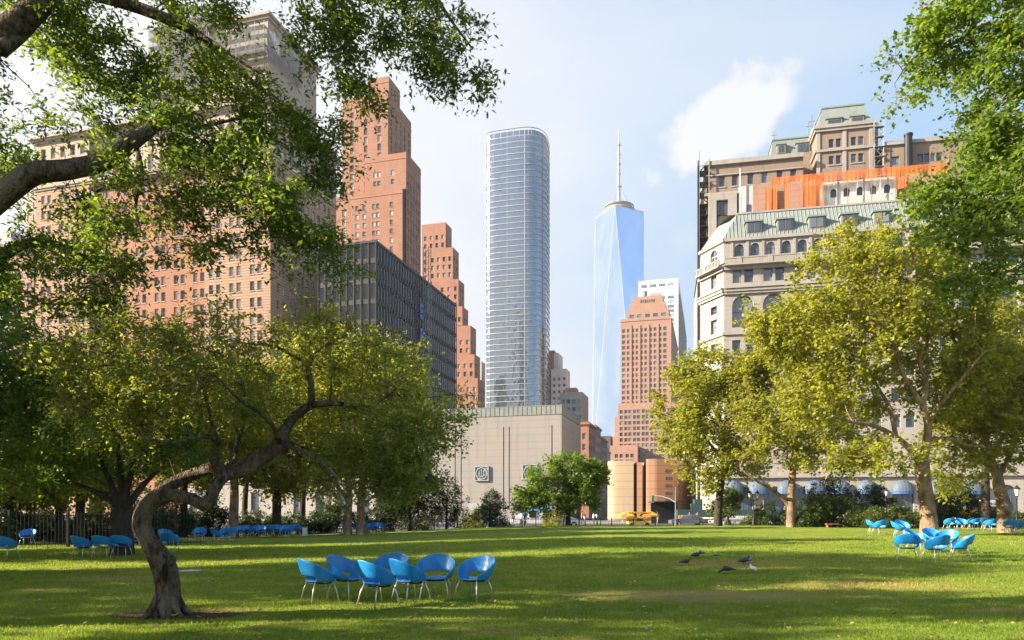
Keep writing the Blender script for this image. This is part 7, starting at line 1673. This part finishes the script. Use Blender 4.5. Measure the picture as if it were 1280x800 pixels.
g = MB(); g.tube([(xc - w, Yc, .8), (xc - w - .5, Yc, .85), (xc - w - .55, Yc, .4)], .03, 6); g.tube([(xc + .9, Yc + .3, .4), (xc + .9, Yc + .3, 0)], .03, 6); g.build('tow_bar', M['leg'], t_)
umbrella(PX(783, 0, Yc).x, Yc - .1, PX(0, 641.5, Yc).z + .15, 1.0, 'left yellow and orange umbrella of the food cart'); umbrella(PX(812, 0, Yc).x, Yc + .1, PX(0, 640.5, Yc).z + .15, 1.05, 'right yellow and orange umbrella of the food cart')
# blue and white street stall / van
Yv = 82; xa, xb = PX(645, 0, Yv).x, PX(690, 0, Yv).x
t_ = thing('snack_truck', 'blue and white snack truck with an arched window, left of the rounded green tree', 'truck', ((xa + xb) / 2, Yv, -.15))
M['van_blue'] = pmat('pale_blue_paint', (.22, .42, .68), (.18, .36, .62), 1, rough=.4)
g = MB(); g.box((xa, Yv, .35), (xb, Yv + 2, 2.15), 0); g.build('body', M['white_paint'], t_)
g = MB(); g.box((xa - .03, Yv - .05, 1.55), (xb + .03, Yv + 2.03, 2.25)); g.build('blue_band', M['van_blue'], t_)
g = MB(); g.box((xa + .1, Yv - .01, 2.25), (xb - .1, Yv + 1.9, 2.36)); g.build('roof', M['white_paint'], t_)
g = MB(); g.box((xa + 1.5, Yv - .06, 1.0), (xa + 2.3, Yv - .02, 1.75)); g.build('serving_hatch', M['black_iron'], t_); g = MB(); g.box((xa + 3.1, Yv - .06, .7), (xa + 3.7, Yv - .02, 1.75)); g.build('door', M['black_iron'], t_)
for dx in (.8, 3.4): g = MB(); g.tube([(xa + dx, Yv - .02, .3), (xa + dx, Yv + .25, .3)], .38, 16); g.build('wheel', M['black_iron'], t_)
# traffic light on a mast arm
Yt = 86; x = PX(844.5, 0, Yt).x
t_ = thing('traffic_light', 'traffic light on a curved mast arm right of the food cart', 'traffic light', (x, Yt, -.02)); P9 = lambda px, py: PX(px, py, Yt)
M['sig'] = pmat('dull_green_paint', (.12, .17, .13), (.09, .13, .10), 3, rough=.5)
g = MB(); g.tube([(x, Yt, -.02), (x, Yt, .4), P9(844.5, 609)], [.14, .09, .06], 8); g.build('pole', M['steel_tube'], t_)
g = MB(); g.tube([P9(844.5, 628), P9(838, 624), P9(828, 620.5), P9(816, 619.5)], [.07, .06, .05, .04], 6); g.build('mast_arm', M['white_paint'], t_)
g = MB(); c = P9(816, 624); g.box((c.x - .17, Yt - .15, c.z - .45), (c.x + .17, Yt + .15, c.z + .45)); g.build('signal_head', M['sig'], t_)
g = MB(); c = P9(847, 646); g.box((c.x + .1, Yt - .2, c.z - .2), (c.x + .4, Yt - .1, c.z + .2)); M['orange_sig'] = pmat('orange_sign', (.8, .25, .03), (.7, .2, .03), 4); g.build('walk_sign', M['orange_sig'], t_)
g = MB(); g.tube([P9(840, 616.5), P9(849, 616.5)], .03, 5); g.build('cross_bar', M['steel_tube'], t_)
# white trailer behind the plane trunk
Yw = 84; xa, xb = PX(901, 0, Yw).x, PX(940, 0, Yw).x
t_ = thing('white_trailer', 'low white box trailer parked between the dark plane trunk and the double lamp', 'trailer', ((xa + xb) / 2, Yw, -.15))
g = MB(); g.box((xa, Yw, .45), (xb, Yw + 2, CAMZ - 4.0 * Yw / FPX * 0 - .55 + .0)); g.box((xa, Yw, .45), (xb, Yw + 2, PX(0, 645, Yw).z)); g.v = g.v[8:]; g.f = g.f[:6]; g.m = g.m[:6]; g.build('body', M['white_paint'], t_)
for dx in (.9, 2.6): g = MB(); g.tube([(xa + dx, Yw - .03, .25), (xa + dx, Yw + .2, .25)], .36, 14); g.build('wheel', M['black_iron'], t_)
g = MB(); g.box((xa, Yw - .03, PX(0, 651, Yw).z), (xb, Yw - .003, PX(0, 650, Yw).z)); g.build('stripe', M['grey_conc'], t_)
# orange kiosk with sign board
Yk = 62; xa, xb = PX(1217, 0, Yk).x, PX(1250, 0, Yk).x; zk = PX(0, 634, Yk).z
t_ = thing('orange_kiosk', 'small orange and yellow kiosk left of the leaning plane trunk', 'kiosk', ((xa + xb) / 2, Yk, -.1))
M['kiosk_o'] = pmat('orange_brown_panel', (.55, .20, .07), (.48, .17, .06), 2); M['kiosk_y'] = pmat('yellow_post_paint', (.75, .52, .06), (.7, .48, .05), 2)
g = MB(); g.box((xa, Yk - .3, zk - .28), (xb, Yk + 2, zk)); g.build('roof', M['kiosk_o'], t_); g = MB(); g.box((xa, Yk - .2, -.1), (xa + .4, Yk + 1.9, zk - .283)); g.build('side_panel', M['kiosk_y'], t_)
g = MB(); g.box((xb - .3, Yk - .2, -.1), (xb, Yk + 1.9, zk - .283)); g.box((xa + .41, Yk + .1, -.1), (xb - .31, Yk + .4, .75)); g.build('counter', M['kiosk_o'], t_); g = MB(); g.box((xa + .41, Yk + 1.6, -.1), (xb - .31, Yk + 1.8, zk - .29)); g.build('back_wall', M['black_iron'], t_)
xs0, xs1 = PX(1225, 0, Yk + 3).x, PX(1249, 0, Yk + 3).x
t_ = thing('sign_board', 'white sign board on dark hoarding above the orange kiosk', 'sign', ((xs0 + xs1) / 2, Yk + 3, -.1)); g = MB(); z0, z1 = PX(0, 633, Yk + 3).z, PX(0, 625, Yk + 3).z
g.box((xs0, Yk + 3, z0), (xs1, Yk + 3.1, z1)); g.build('board', M['white_paint'], t_)
g = MB(); g.box((xs0 - .7, Yk + 3.12, -.1), (xs1 + .5, Yk + 3.22, z1 + .05)); g.build('hoarding', M['shed_green'], t_)
g = MB(); rr = random.Random(3)
xq = xs0 + .15
while xq < xs1 - .25: wq = rr.uniform(.05, .12); g.box((xq, Yk + 2.985, z0 + .15), (xq + wq, Yk + 2.997, z0 + rr.uniform(.3, .45))); xq += wq + .05
g.build('faint_lettering', M['grey_conc'], t_)
# low red bench by the shrubs, utility cover, warning sign, white board
x = PX(1040, 0, 54).x; t_ = thing('red_bench', 'low reddish bench at the foot of the right shrubs', 'bench', (x, 54, G(x, 54))); z0 = G(x, 54)
M['redwood'] = pmat('reddish_wood', (.28, .10, .05), (.22, .08, .04), 5)
g = MB(); g.box((x - .45, 53.8, z0 + .22), (x + .45, 54.2, z0 + .30)); g.build('seat', M['redwood'], t_)
for dx in (-.38, .34): g = MB(); g.box((x + dx, 53.85, z0 - .02), (x + dx + .06, 54.15, z0 + .22)); g.build('leg', M['redwood'], t_)
c = PX(237, 717, 18.7); t_ = thing('utility_cover', 'flat pale utility cover set in the grass right of the crooked trunk', 'manhole cover', (c.x, 18.7, G(c.x, 18.7)))
g = MB(); z0 = G(c.x, 18.7); g.lathe([(0, .045), (.26, .045), (.29, .03), (.29, -.05)], (c.x, 18.7, z0), 24); g.build('lid', M['grey_conc'], t_); g = MB(); g.lathe([(.295, -.05), (.295, .035), (.34, .03), (.34, -.05)], (c.x, 18.7, z0), 24); g.build('rim', M['vent_stone'], t_)
x = PX(531.5, 0, 78).x; t_ = thing('warning_sign', 'yellow pentagonal crossing sign on a pole by the dark shrubs', 'sign', (x, 78, -.1)); z0 = PX(0, 656, 78).z
g = MB(); g.tube([(x, 78, -.1), (x, 78, PX(0, 650, 78).z)], .03, 6); g.build('pole', M['steel_tube'], t_); g = MB(); z1, z2 = PX(0, 656, 78).z, PX(0, 649, 78).z; M['fluo'] = pmat('fluorescent_yellow', (.75, .80, .05), (.7, .75, .05), 3)
g.v = [(x - .3, 77.95, z1), (x + .3, 77.95, z1), (x + .3, 77.95, z2 - .2), (x, 77.95, z2 + .08), (x - .3, 77.95, z2 - .2), (x - .3, 77.93, z1), (x + .3, 77.93, z1), (x + .3, 77.93, z2 - .2), (x, 77.93, z2 + .08), (x - .3, 77.93, z2 - .2)]; g.f = [(0, 1, 2, 3, 4), (5, 6, 7, 8, 9), (0, 1, 6, 5), (1, 2, 7, 6), (2, 3, 8, 7), (3, 4, 9, 8), (4, 0, 5, 9)]; g.m = [0] * 7; g.build('panel', M['fluo'], t_)
x = PX(500, 0, 80).x; t_ = thing('vendor_awning', 'white flat vendor awning glimpsed left of the small blue-green tree', 'awning', (x, 80, -.1)); g = MB(); z1 = PX(0, 653, 80).z; g.box((x - 1, 79, z1), (x + 1.3, 81, z1 + .12)); g.build('canopy', M['white_paint'], t_)
for dx in (-.95, 1.2):
    g = MB(); g.tube([(x + dx, 79.1, -.1), (x + dx, 79.1, z1)], .03, 6); g.build('post', M['steel_tube'], t_)
x = PX(595, 0, 85).x; t_ = thing('white_notice_board', 'pale grey notice board against the stone block left of the young tree', 'notice board', (x, 85, -.1)); g = MB(); z1, z2 = PX(0, 638, 85).z, PX(0, 629, 85).z
g.box((x - .95, 85, z1), (x + .95, 85.06, z2)); g.build('board', M['white_clad'], t_); g = MB(); g.tube([(x - .8, 85.1, -.1), (x - .8, 85.1, z2)], .05, 6); g.tube([(x + .8, 85.1, -.1), (x + .8, 85.1, z2)], .05, 6); g.build('post', M['steel_tube'], t_)
# white letter-box style post in the left row
x = PX(381, 0, 48).x; t_ = thing('white_post_box', 'small white post box beside the right end of the long chair row', 'box', (x, 48, G(x, 48))); g = MB(); z0 = G(x, 48); g.box((x - .13, 47.87, z0), (x + .13, 48.13, z0 + .55)); g.build('body', M['white_paint'], t_); g = MB(); g.box((x - .17, 47.83, z0 + .553), (x + .17, 48.17, z0 + .60)); g.build('lid', M['grey_conc'], t_)
# people far away at the street
def person(px, Y, shirt, trousers, face, label, sit=False, h=1.7):
    x = (px - HX) / FPX * Y; s = h / 1.75
    me = bpy.data.meshes.new('body'); bm = bmesh.new()
    J = [(0, 0, .95, .13), (0, 0, 1.12, .12), (0, 0, 1.32, .15), (0, 0, 1.47, .08), (0, 0, 1.54, .055), (0, -.01, 1.64, .095), (0, -.01, 1.73, .07),
         (.19, 0, 1.42, .06), (.25, .02, 1.15, .045), (.26, -.08, .92, .035), (.26, -.10, .84, .035), (-.19, 0, 1.42, .06), (-.25, .02, 1.15, .045), (-.27, -.05, .92, .035), (-.27, -.07, .84, .035),
         (.10, 0, .88, .095), (.12, -.04, .5, .065), (.12, .04, .1, .045), (.12, -.10, .04, .04), (-.10, 0, .88, .095), (-.13, .05, .5, .065), (-.13, .12, .1, .045), (-.13, 0, .04, .04)]
    E = [(0, 1), (1, 2), (2, 3), (3, 4), (4, 5), (5, 6), (2, 7), (7, 8), (8, 9), (9, 10), (2, 11), (11, 12), (12, 13), (13, 14), (0, 15), (15, 16), (16, 17), (17, 18), (0, 19), (19, 20), (20, 21), (21, 22)]
    vs = [bm.verts.new((a * s, b_ * s, c * s)) for a, b_, c, _ in J]
    for a, b_ in E: bm.edges.new((vs[a], vs[b_]))
    bm.to_mesh(me); bm.free()
    t = thing('person', label, 'person', (x, Y, -.02), face); o = bpy.data.objects.new('body', me); COL.objects.link(o)
    md = o.modifiers.new('k', 'SKIN')
    for i, v in enumerate(me.skin_vertices[0].data): v.radius = (J[i][3] * s, J[i][3] * s); v.use_root = (i == 0)
    o.modifiers.new('s', 'SUBSURF').levels = 1
    dg = bpy.context.evaluated_depsgraph_get(); dg.update(); m2 = bpy.data.meshes.new_from_object(o.evaluated_get(dg)); o.modifiers.clear(); o.data = m2
    m2.materials.clear()
    for k in ('skin', shirt, trousers): m2.materials.append(M[k])
    for p in m2.polygons:
        z = p.center.z / s; ax_ = abs(p.center.x) / s; p.material_index = 0 if z > 1.5 or (ax_ > .2 and z < 1.12 and z > .7) else (1 if z > .95 else 2); p.use_smooth = True
    o.parent = t
    g = MB(); g.lathe([(0, .13), (.06, .12), (.105, .06), (.115, 0), (.10, -.06)], (0, .02 * s, 1.68 * s), 10); g.build('hair', M['hair'], t, org=(0, 0, 0), smooth=True)
M['skin'] = pmat('skin', (.42, .24, .16), (.36, .2, .13), 5, rough=.6); M['hair'] = pmat('dark_hair', (.03, .02, .015), (.02, .015, .01), 5); M['tee_w'] = pmat('white_cotton', (.65, .65, .63), (.6, .6, .58), 5); M['tee_b'] = pmat('navy_cotton', (.05, .07, .14), (.04, .05, .1), 5); M['tee_o'] = pmat('orange_cotton', (.6, .22, .08), (.55, .2, .07), 5); M['jeans'] = pmat('denim', (.06, .09, .16), (.05, .07, .13), 5); M['khaki'] = pmat('khaki_cloth', (.3, .25, .17), (.26, .22, .15), 5)
person(522, 76, 'tee_w', 'khaki', 0, 'person in a white top standing by the far shrubs, left of the yellow crossing sign'); person(540, 77, 'tee_w', 'jeans', R(40), 'person in a white top and jeans, left of a pair right of the yellow sign'); person(546, 77.5, 'tee_o', 'jeans', R(-30), 'person in an orange top, right of a pair right of the yellow sign')
person(728, 93, 'tee_o', 'jeans', R(60), 'person in an orange top passing the small lamp left of the food cart'); person(656, 80.5, 'tee_b', 'khaki', R(20), 'person in a dark blue top at the hatch of the blue truck'); person(651, 80.2, 'tee_w', 'jeans', R(-60), 'person in a white top at the left end of the blue truck')
person(563, 79, 'tee_b', 'jeans', R(80), 'person in a dark blue top walking right of the small blue-green tree'); person(742, 90, 'tee_w', 'jeans', R(-80), 'person in a white top walking just left of the food cart'); person(822, 82, 'tee_b', 'khaki', R(90), 'person in a dark top between the food cart and the mast pole'); person(872, 90, 'tee_o', 'jeans', R(20), 'person in an orange top under the sidewalk shed'); person(862, 91, 'tee_b', 'jeans', R(-40), 'person in a dark blue top under the left part of the sidewalk shed')
# ------------------------------------------------------------------ cars parked on the street, seen between trunks
def car(px, Y, paint, label, L_=4.4):
    x = (px - HX) / FPX * Y
    t = thing('parked_car', label, 'car', (x, Y, -.15), group='cars parked along the street'); h = L_ / 2; W = .88
    g = MB(); prof = [(-h, .35), (-h, .78), (-h + .9, .92), (-h + 1.5, 1.38), (h - 1.5, 1.42), (h - .6, .98), (h, .85), (h, .35)]
    sec = lambda y, k: [(a, y * (1 if z_ < .95 else k), z_) for a, z_ in prof]
    A_, B_ = sec(-W, .82), sec(W, .82); n = len(prof)
    g.v = A_ + B_; g.f = [tuple(range(n)), tuple(range(2 * n - 1, n - 1, -1))] + [(i, (i + 1) % n, n + (i + 1) % n, n + i) for i in range(n)]; g.m = [0] * len(g.f)
    g.build('body', M[paint], t, org=(0, 0, 0))
    for sgn in (-1, 1):
        q = MB(); q.v = [(-h + 1.15, sgn * (W * .9 + .004), 1.0), (h - 1.05, sgn * (W * .9 + .004), 1.0), (h - 1.55, sgn * (W * .82 + .012), 1.34), (-h + 1.6, sgn * (W * .82 + .012), 1.32)]; q.f = [(0, 1, 2, 3)]; q.m = [0]; q.build('side_window', M['glass_dk'], t, org=(0, 0, 0))
        for dx in (-h + .85, h - .85):
            w = MB(); w.tube([(dx, sgn * (W - .18), .32), (dx, sgn * (W + .02), .32)], .32, 16); wo = w.build('wheel', M['black_iron'], t, org=(0, 0, 0)); r2 = MB(); r2.tube([(dx, sgn * (W + .021), .32), (dx, sgn * (W + .03), .32)], .19, 12); r2.build('rim', M['leg'], wo, org=(0, 0, 0))
M['car_w'] = pmat('white_car_paint', (.65, .65, .66), (.6, .6, .62), .5, rough=.3); M['car_g'] = pmat('grey_car_paint', (.12, .13, .15), (.1, .11, .12), .5, rough=.3)
car(30, 62, 'car_g', 'grey car parked behind the iron fence at the far left'); car(72, 64, 'car_w', 'white car parked behind the iron fence, right of the grey one'); car(860, 88, 'car_g', 'grey car parked in front of the sidewalk shed'); car(702, 84, 'car_w', 'white car at the street behind the rounded green tree'); car(620, 84, 'car_w', 'white car parked at the street behind the young tree')

# ------------------------------------------------------------------ air: faint afternoon haze over the far city
hz = MB(); hz.box((-700, -400, -2.0), (900, 1150, 540)); ho = hz.build('haze', [bpy.data.materials.new('haze_air')])
hm = ho.data.materials[0]; hm.use_nodes = True; ht = hm.node_tree; ht.nodes.clear(); out = N(ht, 'ShaderNodeOutputMaterial'); pv = N(ht, 'ShaderNodeVolumePrincipled')
pv.inputs['Color'].default_value = (.93, .96, 1, 1); pv.inputs['Density'].default_value = .00014; pv.inputs['Anisotropy'].default_value = .3; L(ht, pv.outputs[0], out.inputs['Volume'])
tag(ho, 'faint pale haze in the air over the park and the far towers', 'haze', kind='stuff')
scene.cycles.volume_bounces = 0
